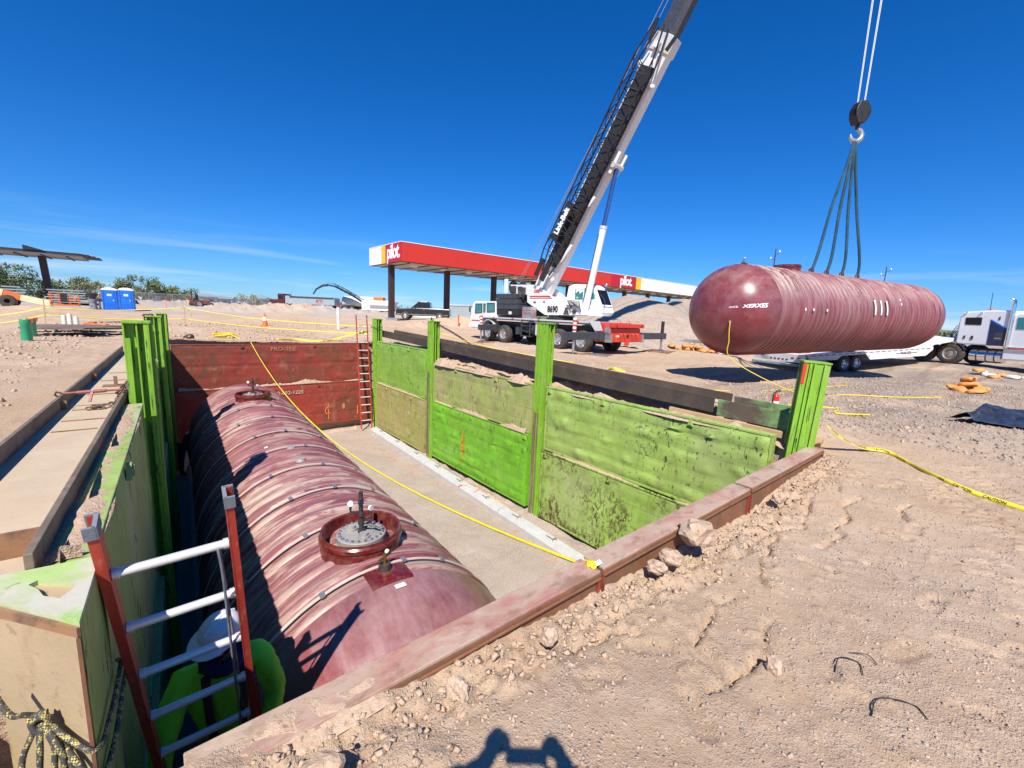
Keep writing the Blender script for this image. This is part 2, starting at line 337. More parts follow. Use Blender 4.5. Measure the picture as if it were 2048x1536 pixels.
def tank_material(name, dusty, dc=(.47,.345,.27), ribs=True):
    m, nt, b = newmat(name)
    v = vec(nt)
    k = mixc(nt, rng(nt, noise(nt, v, 1.3, 5, .6), .3, .7), (.125,.009,.015), (.205,.018,.024))
    st = vec(nt, (1, 5, 1) if ribs else (1.6, 1.2, 3)); st2 = vec(nt, (.5, 11, .5) if ribs else (5, 1, 2))
    s1 = rng(nt, noise(nt, st, .9, 8, .70, .2), .30, .74); s2 = rng(nt, noise(nt, st2, .9, 7, .7), .44, .70)
    big = rng(nt, noise(nt, v, .55, 4, .6), .36, .60)
    nz_ = nd(nt, 'ShaderNodeSeparateXYZ', None, {0: nd(nt, 'ShaderNodeNewGeometry').outputs['Normal']}).outputs['Z']
    settle = rng(nt, nz_, -.75, .9, .35, 1.0)          # dust settles on what faces up
    film = mth(nt, 'MULTIPLY', mth(nt, 'MULTIPLY', mth(nt, 'ADD', mth(nt, 'MULTIPLY', s1, .62), mth(nt, 'MULTIPLY', s2, .38)), settle), dusty)
    if ribs:       # hoops rub clean on their flanks, dust stays on hoop crowns and in the pans
        y = nd(nt, 'ShaderNodeSeparateXYZ', None, {0: nd(nt, 'ShaderNodeTexCoord').outputs['Object']}).outputs['Y']
        ph = mth(nt, 'FRACT', mth(nt, 'MULTIPLY', y, 44/10.6), 0); d = mth(nt, 'ABSOLUTE', mth(nt, 'SUBTRACT', ph, .5), 0)
        fl = mth(nt, 'MULTIPLY', rng(nt, d, .08, .13), rng(nt, d, .30, .20))
        film = mth(nt, 'MULTIPLY', film, mth(nt, 'SUBTRACT', 1.0, mth(nt, 'MULTIPLY', fl, .50)))
    k = mixc(nt, film, k, (.49,.33,.325))
    cake = mth(nt, 'MULTIPLY', mth(nt, 'MULTIPLY', rng(nt, noise(nt, st, 1.5, 9, .7, .4), .47, .55), big), rng(nt, nz_, .1, .75))
    k = mixc(nt, mth(nt, 'MULTIPLY', cake, min(1, dusty*1.1) if ribs else .15), k, dc)
    setc(nt, b, k, mth(nt, 'ADD', mth(nt, 'MULTIPLY', film, .25), .40 if ribs else .27)); b.inputs['Specular IOR Level'].default_value = .5
    bump(nt, b, noise(nt, v, 45, 4, .7), .12, .006)
    return m
M['tank'] = tank_material('maroon_fibreglass', .78)
M['tank_air'] = tank_material('maroon_fibreglass_dusty', 1.15, (.45,.345,.29))
M['tank_near_dome'] = tank_material('maroon_fibreglass_near_dome', .85, ribs=False)
M['tank_dome'] = tank_material('maroon_fibreglass_dome', .55, ribs=False)
M['collar'] = plain('maroon_collar', (.13,.008,.009), .24, 0, .25, 5, .22)
M['strap'] = plain('pale_strap', (.56,.49,.42), .6, 0, .15, 8, .3)
M['zinc'] = plain('galvanised', (.52,.53,.53), .38, .75, .25, 12, .25)
M['lid'] = plain('grey_manhole_lid', (.34,.34,.33), .6, .2, .3, 6, .7)
M['pipe_dark'] = plain('dark_fittings', (.07,.06,.055), .5, .5, .3, 12, .3)
M['brass'] = plain('brass', (.45,.30,.07), .4, .9)
M['white'] = plain('white_paint', (.78,.77,.74), .38, 0, .06, 2, .12)
M['white_clean'] = plain('white_clean', (.82,.82,.82), .4, 0, .03, 2)
M['concrete'] = plain('pale_concrete', (.50,.50,.48), .85, 0, .12, 4, .22, bmp=.2, bs=40)
M['alu'] = plain('aluminium', (.74,.73,.70), .40, .35, .08, 9, .12)
M['ladder_red'] = worn('red_fibreglass_rail', (.42,.045,.025), [((.50,.20,.15), 7, .56, .1, (3,3,.3), .55), ((.55,.45,.38), 16, .66, .05, (3,3,.4), .6)], .5, .2, .15)
M['cap_grey'] = plain('grey_rubber_cap', (.16,.19,.23), .75, 0, .3, 20, .25)
M['black'] = plain('black_paint', (.018,.018,.02), .5, .1, .3, 6, .08)
M['rubber'] = plain('tyre_rubber', (.028,.027,.027), .85, 0, .25, 8, .35, bmp=.1)
M['chrome'] = plain('polished_wheel', (.66,.64,.62), .34, .85, .05, 5)
M['chrome2'] = plain('chrome', (.80,.80,.82), .1, 1, .02, 5)
M['glass'] = plain('tinted_glass', (.04,.20,.22), .06, 0, .1, 2)
M['glass_dark'] = plain('dark_glass', (.012,.012,.015), .06, 0, .1, 2)
M['slate'] = plain('slate_steel', (.055,.065,.08), .45, .3, .25, 5, .12)
M['red'] = plain('red_paint', (.60,.045,.018), .38, 0, .12, 3, .08)
M['crimson'] = plain('canopy_red', (.58,.035,.02), .42, 0, .07, .3)
M['crimson_dark'] = plain('canopy_red_sign', (.48,.012,.018), .42, 0, .05, .5)
M['yellow'] = plain('canopy_yellow', (.85,.50,.02), .45, 0, .05, 1)
M['fascia_white'] = plain('fascia_white', (.80,.80,.80), .4, 0, .04, .4)
M['soffit'] = plain('canopy_soffit', (.45,.44,.42), .7, 0, .15, .4)
M['brown_col'] = plain('brown_column', (.045,.022,.018), .5, 0, .2, 2)
M['wood'] = worn('lumber', (.52,.35,.18), [((.38,.24,.11), 3, .5, .2, (1,12,12), .6)], .8, .2, .2)
M['mat_wood'] = worn('crane_mat_wood', (.28,.13,.07), [((.40,.27,.18), 3, .5, .2, (1,6,1), .7)], .85, .3, .3)
M['y_rope'] = plain('yellow_rope', (.82,.62,.03), .6, 0, .15, 30)
M['by_rope'] = None
M['tape'] = plain('caution_tape', (.84,.70,.05), .45, 0, .12, 4, .1)
M['chain'] = plain('rusty_chain', (.14,.085,.055), .6, .5, .4, 15)
M['binder'] = plain('binder_red', (.36,.10,.08), .6, .1, .3, 15, .3)
M['orange'] = plain('orange_paint', (.72,.16,.02), .5, 0, .15, 3, .1)
M['bag_o'] = plain('orange_bag', (.72,.30,.06), .75, 0, .25, 8, .4)
M['bag_w'] = plain('white_bag', (.72,.69,.64), .7, 0, .12, 8, .2)
M['cream'] = plain('cream_paint', (.74,.60,.36), .5, 0, .12, 1.5)
M['potty'] = plain('blue_plastic', (.012,.16,.62), .4, 0, .12, 2)
M['potty_roof'] = plain('white_plastic', (.78,.82,.86), .5, 0, .04, 2)
M['grey_plastic'] = plain('grey_plastic', (.26,.26,.25), .6, 0, .15, 4)
M['green_pipe'] = plain('green_pvc', (.02,.34,.17), .38, 0, .1, 4, .1)
M['pvc'] = plain('cream_pvc', (.76,.71,.58), .4, 0, .08, 4, .12)
M['spray_o'] = plain('orange_spray', (.90,.20,.02), .7, 0, .1, 9)
M['stencil'] = plain('yellow_stencil', (.44,.22,.09), .7, 0, .35, 14)
M['stencil_w'] = plain('white_stencil', (.60,.42,.30), .7, 0, .35, 14)
M['hivis'] = plain('hi_vis_green', (.26,.92,.04), .8, 0, .15, 6)
M['hivis_y'] = plain('hi_vis_yellow', (.45,.62,.03), .8, 0, .15, 6)
M['reflect'] = plain('reflective_stripe', (.66,.72,.70), .35, .3, .1, 8)
M['navy'] = plain('navy_cloth', (.012,.016,.07), .9, 0, .3, 10)
M['denim'] = plain('dark_trousers', (.03,.032,.045), .9, 0, .3, 10, .2)
M['skin'] = plain('skin', (.40,.20,.125), .55, 0, .1, 8)
M['maroon_web'] = plain('harness_web', (.07,.012,.02), .8, 0, .2, 20)
M['hat'] = plain('white_hard_hat', (.80,.79,.75), .28, 0, .05, 6, .15)
M['boot'] = plain('boot_leather', (.09,.05,.03), .75, 0, .3, 10, .4)
M['bark'] = plain('bark', (.12,.085,.06), .9, 0, .3, 8)
M['leaf'] = [plain('mesquite_leaves', (.13,.165,.06), .8, 0, .45, .9), plain('palo_verde_leaves', (.20,.22,.09), .8, 0, .45, .9), plain('dusty_leaves', (.26,.25,.13), .85, 0, .4, .9)]
M['cyl'] = plain('cylinder_rod', (.10,.19,.40), .22, .8, .1, 3)
M['tarp'] = plain('black_poly_tarp', (.014,.018,.028), .34, 0, .3, 4, .12)
M['ext'] = plain('extinguisher_red', (.66,.02,.012), .22, 0, .08, 6)
M['paper'] = plain('paper_label', (.75,.75,.72), .6, 0, .05, 20)
M['navy_paint'] = plain('navy_paint', (.02,.026,.075), .3, 0, .15, 3)
M['truck_white'] = plain('truck_white', (.74,.75,.77), .25, 0, .04, 2, .05)
M['shed'] = plain('grey_blue_sheet', (.30,.36,.38), .55, 0, .1, 1)
M['blackcar'] = plain('black_car_paint', (.012,.010,.012), .16, 0, .2, 3, .06, coat=.5)
M['asphalt'] = plain('grey_asphalt', (.20,.185,.17), .9, 0, .2, .4, .2)
M['amber'] = plain('amber_lens', (.80,.22,.02), .3)
M['taillight'] = plain('red_lens', (.50,.01,.01), .25)
M['sling'] = plain('teal_sling', (.014,.06,.095), .85, 0, .35, 6)
M['hillmat'] = plain('distant_hills', (.13,.135,.17), .95, 0, .2, .004)
def rope_mat():
    m, nt, b = newmat('black_yellow_braid'); w = nd(nt, 'ShaderNodeTexChecker', None, {'Vector': vec(nt, rot=(.6,.5,.4)), 'Scale': 170.0}).outputs['Fac']
    n_ = noise(nt, vec(nt), 40, 3, .6)
    setc(nt, b, mixc(nt, mth(nt, 'MULTIPLY', w, rng(nt, n_, .48, .56)), (.06,.06,.055), (.60,.47,.14)), .8); bump(nt, b, w, .5, .004); return m
M['by_rope'] = rope_mat()

# ------------------------------------------------------------------ terrain
CP = np.array([(-8,-6,-.1),(0,0,-.12),(1,1.2,-.06),(.2,1.3,-.0),(2,1.2,-.17),(3.2,1.3,-.2),(4.5,1.2,-.27),(6.3,1.3,-.18),(7.4,1.3,-.12),(4,-1,-.15),(8,0,-.12),(9,2,-.05),
 (-2,-1,-.05),(-1.6,1.2,.1),(-1.5,2.6,.6),(-3,4,.6),(-2.2,8,.6),(-1.6,12,.58),(-2,14,.55),(-2.5,17,.5),(-.6,18,.5),(2,19,.38),(5,19,.3),(7,18.5,.3),(8.6,12,.42),(8.4,8,.38),(8.3,5,.25),(8.35,2.72,.24),(8.9,3.2,.12),(10,4,0),(14,7,-.02),(18,6,-.02),(24.6,5.1,-.28),(22,6.1,-.32),(31.2,2.6,.13),(33,-4,.1),(40,-2,.15),(20,1,-.05),(28,.5,0),(14,0,-.1),
 (16,14,.0),(16,18,.02),(15,21,-.05),(21,12.7,.04),(19,17,.05),(12.5,15,.12),(29,14.5,.05),(1.3,25.5,.5),(5,28,.45),(-3,24,.5),(-5,31,.5),(-6,45,.5),(-2,60,.4),(-5,64,.42),(-7,58,.55),(-9,74,1.2),(7.4,23,.6),(12,27,.4),(19,42,.62),(22,41.5,.78),(32,42,.62),(45,42,.6),(64,42,.6),(42,64,.7),(5.5,74,.8),(25,77,1.0),(30,80,1.0),(60,20,.4),(90,0,.5),(0,110,.9),(60,110,.9),(-60,60,.8),(-30,20,.3),(-20,-20,0),(20,-30,0),(120,90,.8),(150,-60,.4)])
PIT_L = lambda y: -.345+.037*y
def smooth(a, b, x): t = np.clip((x-a)/(b-a), 0, 1); return t*t*(3-2*t)
MOUNDS = [(15.6,28.8,2.4,1.5,.62),(20.5,33.5,3.6,1.6,.55),(23.5,33,2.6,1.5,.5),(-5.5,33,2.5,2.2,.35),(-6.2,46,3,3,.45),(8.8,25.0,1.6,1.2,.25),(10.6,25.4,1.3,1.1,.22),(6.2,32,3.5,2.2,.3),
 (11,62,6,3,.85),(17,60,6,3,.95),(23,56,5,3,.8),(4,64,5,3,.5),(-1.5,80,6,4,.7),(7,86,7,4,1.1),(-1,25,2,1.5,.12),(.5,22.5,2.2,1.2,.14),(-3.6,11,1.4,2.4,.14),(-4,16,1.5,2.5,.16),(13.5,22.3,1.6,1.2,.35)]
CRACKS = [[(2.3,1.05),(2.75,1.12),(3.1,1.02),(3.6,1.12),(4.3,1.22)],[(3.5,1.28),(4.1,1.32),(4.7,1.2),(5.4,1.28)],[(4.4,.92),(4.9,.86),(5.4,.98),(5.9,.96)],[(5.5,.55),(5.8,.6),(6.1,.5)],[(2.0,.75),(2.5,.7),(2.9,.76)],[(5.9,1.2),(6.4,1.24)],[(1.2,1.3),(1.7,1.38),(2.1,1.32)]]
_r = random.Random(21); PRINTS = [(_r.uniform(.9,6.5), _r.uniform(-.4,1.25), _r.uniform(0,6.3)) for _ in range(26)]
def hz(x, y, detail=True):
    x = np.asarray(x, float); y = np.asarray(y, float); sh = np.broadcast(x, y).shape
    x = np.broadcast_to(x, sh).ravel(); y = np.broadcast_to(y, sh).ravel()
    num = np.zeros(x.shape); den = np.zeros(x.shape)
    for px, py, pz in CP:
        d2 = (x-px)**2+(y-py)**2; w = 1/(d2**1.5+.15); num += w*pz; den += w
    z = num/den
    for mx_, my_, sx_, sy_, h in MOUNDS:
        z += h*np.exp(-((x-mx_)/sx_)**2-((y-my_)/sy_)**2)*(1+.5*fbm(x*1.1, y*1.1, 3))
    d = np.hypot(x, y)
    if detail:
        flat = smooth(3, 8, d)
        z += fbm(x*.55, y*.55, 3)*.06*(.3+.7*flat) + fbm(x*2.3, y*2.3, 4)*.016*(.5+.5*flat) + fbm(x*9.5, y*9.5, 3)*.009
        z += np.maximum(fbm(x*11+3, y*11, 3)-.22, 0)*.07*smooth(.35,.6,vn(x*1.3, y*1.3+5)+.5)
        # crumbled bank against the near wall
        bank = np.exp(-((y-1.45)/.16)**2)*smooth(-.3, .2, x)*smooth(7.2, 6.6, x)
        z += bank*(np.abs(fbm(x*6, y*6, 5, .66))*.15+np.maximum(fbm(x*17, y*17, 2)-.05,0)*.06-.065)
        # wheel ruts in the yard
        u = x*math.sin(R_(17))+y*math.cos(R_(17))
        z += -.03*np.maximum(0, np.sin(u*3.1+fbm(x*.5, y*.5, 2)*2))*smooth(9, 11, x)*smooth(9, 6, y)
        for cl in CRACKS:
            dd = np.full(x.shape, 9.)
            jx = x+.10*fbm(x*4, y*4, 3); jy = y+.14*fbm(x*4+9, y*4+4, 3)
            for (ax, ay), (bx, by) in zip(cl[:-1], cl[1:]):
                L2 = (bx-ax)**2+(by-ay)**2; t = np.clip(((jx-ax)*(bx-ax)+(jy-ay)*(by-ay))/L2, 0, 1)
                dd = np.minimum(dd, np.hypot(jx-ax-t*(bx-ax), jy-ay-t*(by-ay)))
            wv = .010+.018*np.clip(vn(x*5, y*5)+.2, 0, 1)
            z -= .085*np.exp(-(dd/wv)**2)*smooth(-.38,-.1,vn(x*2.2+4, y*2.2))
    if detail:
        for bx_, by_, an in PRINTS:
            c_, s_ = math.cos(an), math.sin(an); u_ = (x-bx_)*c_+(y-by_)*s_; w_ = -(x-bx_)*s_+(y-by_)*c_
            wd = .048-.012*np.exp(-((u_+.03)/.05)**2); inside = smooth(.15, .125, np.abs(u_))*smooth(wd+.018, wd, np.abs(w_))
            z += -.016*inside*(1+.35*np.sign(np.sin(u_*230)))+.008*np.exp(-((np.hypot(u_/.17, w_/.075)-1)/.16)**2)
        for x0_, y0_, an, w0 in ((4.6,-.9,.55,.26),(5.5,-1.2,.55,.26)):
            c_, s_ = math.cos(an), math.sin(an); u_ = (x-x0_)*c_+(y-y0_)*s_; w_ = -(x-x0_)*s_+(y-y0_)*c_+.06*np.sin(u_*.8)
            ins = smooth(w0/2+.03, w0/2, np.abs(w_))*smooth(-1, .2, u_)*smooth(9, 6, u_)*smooth(-.35, .05, vn(x*1.4, y*1.4))
            z += -.014*ins*(1+.5*np.sign(np.sin(u_*55+np.abs(w_)*26)))
    # shelf dug out for the steel beam on the left, trench behind the right wall
    xo = -.99+.041*y; xi = -.476+.034*y
    inb = smooth(xo-.10, xo-.02, x)*smooth(xi+.06, xi+.0, x)*smooth(2.1, 2.25, y)*smooth(12.6, 12.3, y)
    z = z*(1-inb)+(.30)*inb
    st = smooth(xi+.0, xi+.06, x)*smooth(2.1, 2.3, y)*smooth(17.5, 17, y)*smooth(1.0, .5, x)
    z = z*(1-st)+(.655+fbm(x*4, y*3, 3)*.05-.012*(y-2))*st
    rt = smooth(6.5, 6.7, x)*smooth(8.0, 7.72, x)*smooth(1.95, 2.3, y)*smooth(17.6, 17.0, y)
    z = z*(1-rt)+(.0+fbm(x*3, y*2.2, 4)*.20+.014*y)*rt
    return z.reshape(sh)
def gh(x, y): return float(hz(np.array([x]), np.array([y]))[0])
def lines(segs):
    out = [segs[0][0]]
    for a, b, st in segs:
        n = max(1, int(round((b-a)/st))); out += [a+(b-a)*(i+1)/n for i in range(n)]
    return out
def grow(start, end, step, k=1.16):
    out = []; p = start; s = step
    while p < end: p += s; out.append(min(p, end)); s *= k
    return out
xs = lines([(-7,-1.6,.14),(-1.6,-.2,.035),(-.2,8,.024),(8,14,.07),(14,26,.15)]); xs = [-a for a in grow(7, 6000, .2)][::-1]+xs+grow(26, 6000, .18)
ys = lines([(-3,-.2,.09),(-.2,1.9,.022),(1.9,18.2,.085),(18.2,36,.16),(36,75,.4)]); ys = [-a for a in grow(3, 6000, .12)][::-1]+ys+grow(75, 6000, .5)
xs = np.array(xs); ys = np.array(ys); XX, YY = np.meshgrid(xs, ys); ZZ = hz(XX, YY)
dist = np.hypot(XX, YY); ZZ = ZZ-np.maximum(0, dist-400)**2*2e-8
nx, ny = len(xs), len(ys)
cx = (XX[:-1,:-1]+XX[1:,1:])/2; cy = (YY[:-1,:-1]+YY[1:,1:])/2
hole = (cy > 1.70) & (cy < 17.06) & (cx > np.where(cy < 2.2, -.75, PIT_L(cy)-.09)) & (cx < 6.80)
idx = np.arange(nx*ny).reshape(ny, nx)
quads = np.stack([idx[:-1,:-1], idx[:-1,1:], idx[1:,1:], idx[1:,:-1]], -1)[~hole]
me = bpy.data.meshes.new('ground'); me.vertices.add(nx*ny); me.vertices.foreach_set('co', np.stack([XX, YY, ZZ], -1).astype(np.float32).ravel())
me.loops.add(quads.size); me.polygons.add(len(quads)); me.loops.foreach_set('vertex_index', quads.astype(np.int32).ravel())
me.polygons.foreach_set('loop_start', np.arange(0, quads.size, 4, dtype=np.int32)); me.polygons.foreach_set('use_smooth', np.ones(len(quads), dtype=bool))
me.update(calc_edges=True); me.materials.append(M['dirt'])
ground = bpy.data.objects.new('ground', me); C.objects.link(ground); tag(ground, kind='structure')
def sheet(name, x0, x1, y0, y1, n, m, fz, mat, kind='structure', par=None):
    g = G(); X_ = np.linspace(x0, x1, n); Y_ = np.linspace(y0, y1, m)
    a, b = np.meshgrid(X_, Y_); z = fz(a, b)
    g.add([(a[j,i], b[j,i], z[j,i]) for j in range(m) for i in range(n)], [(j*n+i, j*n+i+1, (j+1)*n+i+1, (j+1)*n+i) for j in range(m-1) for i in range(n-1)])
    o = g.ob(name, mat, par, smooth=60); return tag(o, kind=kind) if kind else o
ZF = -3.08
def floorz(x, y): return ZF+fbm(x*1.3, y*1.3, 4)*.035+fbm(x*9, y*9, 2)*.008+.12*smooth(6.35, 6.75, x)*(.4+fbm(x*3, y*3, 3))
sheet('pit_floor', -1.4, 6.9, 1.7, 17.2, 190, 330, floorz, M['pea'])
# low ridges on the horizon
g = G(); n = 360; vs = []; fs = []
ang = np.linspace(0, 2*math.pi, n, endpoint=False)
hh = 10+60*np.maximum(0, fbm(np.cos(ang)*4+8, np.sin(ang)*4+8, 5)+.12)
for i in range(n):
    for r, f in ((3200, -.05), (3450, .6), (3700, 1), (4300, -.05)): vs.append((r*math.cos(ang[i]), r*math.sin(ang[i]), hh[i]*f))
for i in range(n):
    for k in range(3): fs.append((i*4+k, i*4+k+1, ((i+1) % n)*4+k+1, ((i+1) % n)*4+k))
tag(g.add(vs, fs).ob('hills', M['hillmat'], smooth=80), kind='structure')

# raw earth behind the shoring
def earth(pts, name='pit_wall'):
    g = G(); n = 90; m = 22; vs = []
    (xa, ya), (xb, yb) = pts; nx_, ny_ = -(yb-ya), xb-xa; l_ = math.hypot(nx_, ny_); nx_ /= l_; ny_ /= l_
    uu = np.linspace(0, 1, n+1); X_ = xa+(xb-xa)*uu; Y_ = ya+(yb-ya)*uu; top = hz(X_, Y_, False); zz_ = -3.3+4.0*np.arange(m+1)/m
    for j in range(m+1):
        z = top+.015 if j == m else np.minimum(zz_[j], top-.02); d = fbm((X_+Y_)*1.7, z*1.7, 4)*.07
        vs += [(float(X_[i]+nx_*d[i]), float(Y_[i]+ny_*d[i]), float(z[i])) for i in range(n+1)]
    g.add(vs, [(j*(n+1)+i, j*(n+1)+i+1, (j+1)*(n+1)+i+1, (j+1)*(n+1)+i) for j in range(m) for i in range(n)]); tag(g.ob(name, M['clod2'], smooth=50), kind='structure')
def gh0(x, y): return float(hz(np.array([x]), np.array([y]), False)[0])
earth([(6.90,17.3),(6.90,1.75)]); earth([(-.2,17.22),(7.0,17.22)]); earth([(PIT_L(2.2)-.18,2.2),(PIT_L(17.2)-.18,17.2)], 'pit_wall_west'); earth([(-.78,1.6),(-.78,2.35)]); earth([(-.9,2.3),(-.28,2.3)])
# ------------------------------------------------------------------ excavation shoring
def panel(label, loc, rot, L, H, mat, tabs=(), rows=6, amp=.012, seed=0, group=None, lipmat=None, name='trench_panel', thick=.11):
    t = thing(name, label, 'panel', loc, rot, group)
    n, m = max(8, int(L*17)), max(6, int(H*19))
    a, b = np.meshgrid(np.linspace(.03, L-.03, n), np.linspace(.03, H-.03, m))
    crease = np.abs(((b/H*rows) % 1)-.5)*2
    d = -amp*(1-crease**10) + amp*1.6*fbm(a*1.7+seed*7, b*1.7, 4) - amp*1.2*np.maximum(0, fbm(a*4+seed*3, b*5+seed, 3)-.15)*3*(crease < .8)
    edge = np.minimum(np.minimum(a-.03, L-.03-a), np.minimum(b-.03, H-.03-b)); d = d*np.clip(edge/.08, 0, 1)
    g = G(); g.add([(a[j,i], d[j,i], b[j,i]) for j in range(m) for i in range(n)], [(j*n+i, j*n+i+1, (j+1)*n+i+1, (j+1)*n+i) for j in range(m-1) for i in range(n-1)])
    g.ob('face_sheet', mat, t, smooth=50)
    G().bb((.03, .025, .03), (L-.03, thick, H-.03)).ob('core', mat, t)
    lm = lipmat or mat
    for nm, A, B in (('top_rail', (0,-.014,H-.035), (L,thick+.01,H)), ('bottom_rail', (0,-.014,0), (L,thick+.01,.045)), ('end_rail', (0,-.011,.045), (.035,thick+.006,H-.035)), ('end_rail', (L-.035,-.011,.045), (L,thick+.006,H-.035))):
        G().bb(A, B).ob(nm, lm, t, bev=.005)
    for x in tabs:
        g = G().prism([(x-.05, H-.14), (x+.05, H-.14), (x+.025, H-.036), (x-.025, H-.036)], .03, 'XZ', -.028)
        g.prism([(x-.028, H-.12), (x+.028, H-.12), (x+.012, H-.05), (x-.012, H-.05)], .012, 'XZ', -.049)
        g.ob('lifting_bracket', lm, t)
    return t
RP = -math.pi/2
RX = 6.70
gp = 'green trench panels of the sunny wall'
panel('bright green upper trench panel beside the tall far red ladder', (RX, 16.22, -1.16), RP, 3.92, 1.60, M['green_panel'], (.1, 1.4, 2.7), 5, .009, 1, gp)
panel('brown mud-stained lower trench panel beside the far ladder', (RX-.05, 16.22, -2.97), RP, 3.92, 1.79, M['green_brown'], (1.0, 3.0), 6, .007, 2, gp)
panel('dusty olive upper trench panel between two tall green posts', (RX, 11.80, -1.10), RP, 4.56, 1.20, M['green_dusty'], (1.3, 3.2), 4, .007, 3, gp)
panel('clean bright green lower trench panel with orange centre mark', (RX-.05, 11.80, -2.91), RP, 4.56, 1.80, M['green_fresh'], (.75, 2.2, 4.45), 6, .022, 4, gp)
panel('dented lime green upper trench panel reaching to the red-tipped post', (RX, 6.76, -1.34), RP, 4.62, 1.46, M['green_worn'], (.12, 1.6, 3.4), 5, .022, 5, gp)
panel('flaking rust-blotched lower trench panel under the dented lime one', (RX-.05, 6.76, -2.95), RP, 4.62, 1.60, M['green_scab'], (.12, 1.9, 3.7), 5, .010, 6, gp)
for k, (y, z, mk) in enumerate(((14.2, -.55, 'steel_edge'), (9.9, -1.2, 'rust_panel'), (15.4, .30, 'rust_panel'))): pass
# far red wall
panel('rusty red upper trench panel with faded stencil across the pit end', (.40, 16.98, -1.16), 0, 6.22, 1.47, M['red_panel'], (1.9, 4.2), 4, .012, 7, 'red trench panels at the pit end', name='red_trench_panel')
panel('rusty red lower trench panel with stencilled telephone number', (.40, 16.93, -2.78), 0, 6.22, 1.60, M['red_panel'], (4.3,), 4, .012, 8, 'red trench panels at the pit end', name='red_trench_panel')
redU = [o for o in C.objects if o.name.startswith('red_trench_panel')]
mS = lambda x, z: frame((x, -.032, z), (1,0,0), (0,0,1))
text('PRO-TEC', .19, M['stencil'], redU[0], mS(3.16, 1.28), 'stencil', .002, .02, 0, 1.1)
text('800-692-1225', .18, M['stencil_w'], redU[1], mS(3.22, 1.31), 'stencil', .002, .02, 0, 1.05)
def spray(par, pts, w=.035, mat='spray_o'):
    g = G()
    for p, q in zip(pts[:-1], pts[1:]): g.beam(p, q, w, .004, up=(0,1,0))
    return g.ob('paint_mark', M[mat], par)
def centre_mark(par, x, z, h, y=-.03):
    g = G(); g.bb((x-.016, y-.002, z-h*.5), (x+.016, y+.002, z+h*.5))
    p = [(x+.11*math.cos(a)-.01, y, z+.02+.13*math.sin(a)) for a in np.linspace(.7, 5.6, 12)]
    for a, b in zip(p[:-1], p[1:]): g.beam(a, b, .03, .004, up=(0,1,0))
    return g.ob('centre_mark', M['spray_o'], par)
centre_mark(redU[1], 4.62, .48, .62); 
G().bb((5.72,-.033,.25),(5.76,-.029,.6)).ob('paint_mark', M['spray_o'], redU[1]); G().bb((.42,-.033,.15),(.47,-.029,.62)).ob('paint_mark', M['spray_o'], redU[1])
g = G(); g.ell((5.2,-.03,.62+.0),(.06,.006,.12)); 
g.ob('paint_mark', M['stencil'], redU[1])
gpan = [o for o in C.objects if o.name.startswith('trench_panel')]
centre_mark(gpan[3], 1.85, .78, .95, -.04)
# left wall (mostly in its own shade)
def leftpan(label, y0, y1, z0, z1, mat, seed, inset=0):
    x0, x1 = PIT_L(y0)+inset, PIT_L(y1)+inset
    return panel(label, (x0, y0, z0), math.atan2(y1-y0, x1-x0), math.hypot(y1-y0, x1-x0), z1-z0, mat, (1.4,) if z1 > 0 else (), 3, .008, seed, 'shaded trench panels of the west wall')
leftpan('streaked pale green trench panel behind the ladder, dirt along its top', 2.30, 5.68, -1.3, .61, M['green_shade'], 11)
leftpan('shaded lower trench panel near the climbing worker', 2.30, 5.68, -3.06, -1.32, M['green_brown'], 12, .04)
leftpan('shaded green trench panel between the first two west posts', 6.12, 9.88, -.9, .62, M['green_shade'], 13)
leftpan('shaded lower green trench panel between the first two west posts', 6.12, 9.88, -3.06, -.92, M['green_brown'], 14, .04)
leftpan('shaded green trench panel at the far end of the west wall', 10.32, 14.6, -.9, .55, M['green_shade'], 15)
leftpan('shaded lower green trench panel at the far end of the west wall', 10.32, 14.6, -3.06, -.92, M['green_brown'], 16, .04)

def post(label, loc, rot, top, rusty=0, tip=None, lean=(0,0), group='green slide rail posts', k=.8):
    t = thing('rail_post', label, 'post', loc, (lean[0], lean[1], rot), group); z0 = ZF-.05-loc[2]; z1 = top-loc[2]; t.scale = (k, k, 1)
    g = G().bb((-.065,.0,z0),(.065,.31,z1)); g.ob('web', M['green'], t)
    for i, y in enumerate((-.012, .135, .298)):
        G().bb((-.185 if i else -.20, y, z0),(.185 if i else .20, y+.024, z1-.004*i)).ob('flange', M['green'], t, bev=.004)
    for s in (-1, 1):
        G().bb((s*.185-.012, .012, z0), (s*.185+.012, .06, z1-.02)).ob('flange_lip', M['green'], t, bev=.003)
        G().bb((s*.175-.010, .235, z0), (s*.175+.010, .298, z1-.16)).ob('flange_lip', M['green'], t, bev=.003)
    for x in (-.10, -.035, .115):
        G().bb((x-.016, -.05, z0),(x+.016, -.011, z1-.02)).ob('guide_rib', M['green'], t, bev=.004)
    if rusty:
        for x in (-.15, -.10, -.035, .02):
            G().bb((x-.022, -.056 if x in (-.10, -.035) else -.02, z0),(x+.022, -.046 if x in (-.10, -.035) else -.011, z0+rusty-.3*(x < -.12))).ob('rust_strip', M['strip'], t)
    G().bb((-.21,-.03,z1-.012),(.21,.33,z1+.012)).ob('cap_plate', M['green'], t, bev=.004)
    if tip:
        G().bb((-.203,-.02,z1-.30),(-.150,.010,z1-.013)).ob('red_tip', M['red'], t)
    return t
post('tall green post with rust-streaked guides between the dented and dusty panels', (RX-.02, 6.99, 0), RP, 1.50, 2.6)
post('slimmer green post with chain loop, middle of the sunny wall', (RX-.02, 12.02, 0), RP, 1.36, 2.9)
post('far green post wrapped in black wire behind the red ladder', (RX-.02, 16.45, 0), RP, 1.28, 0)
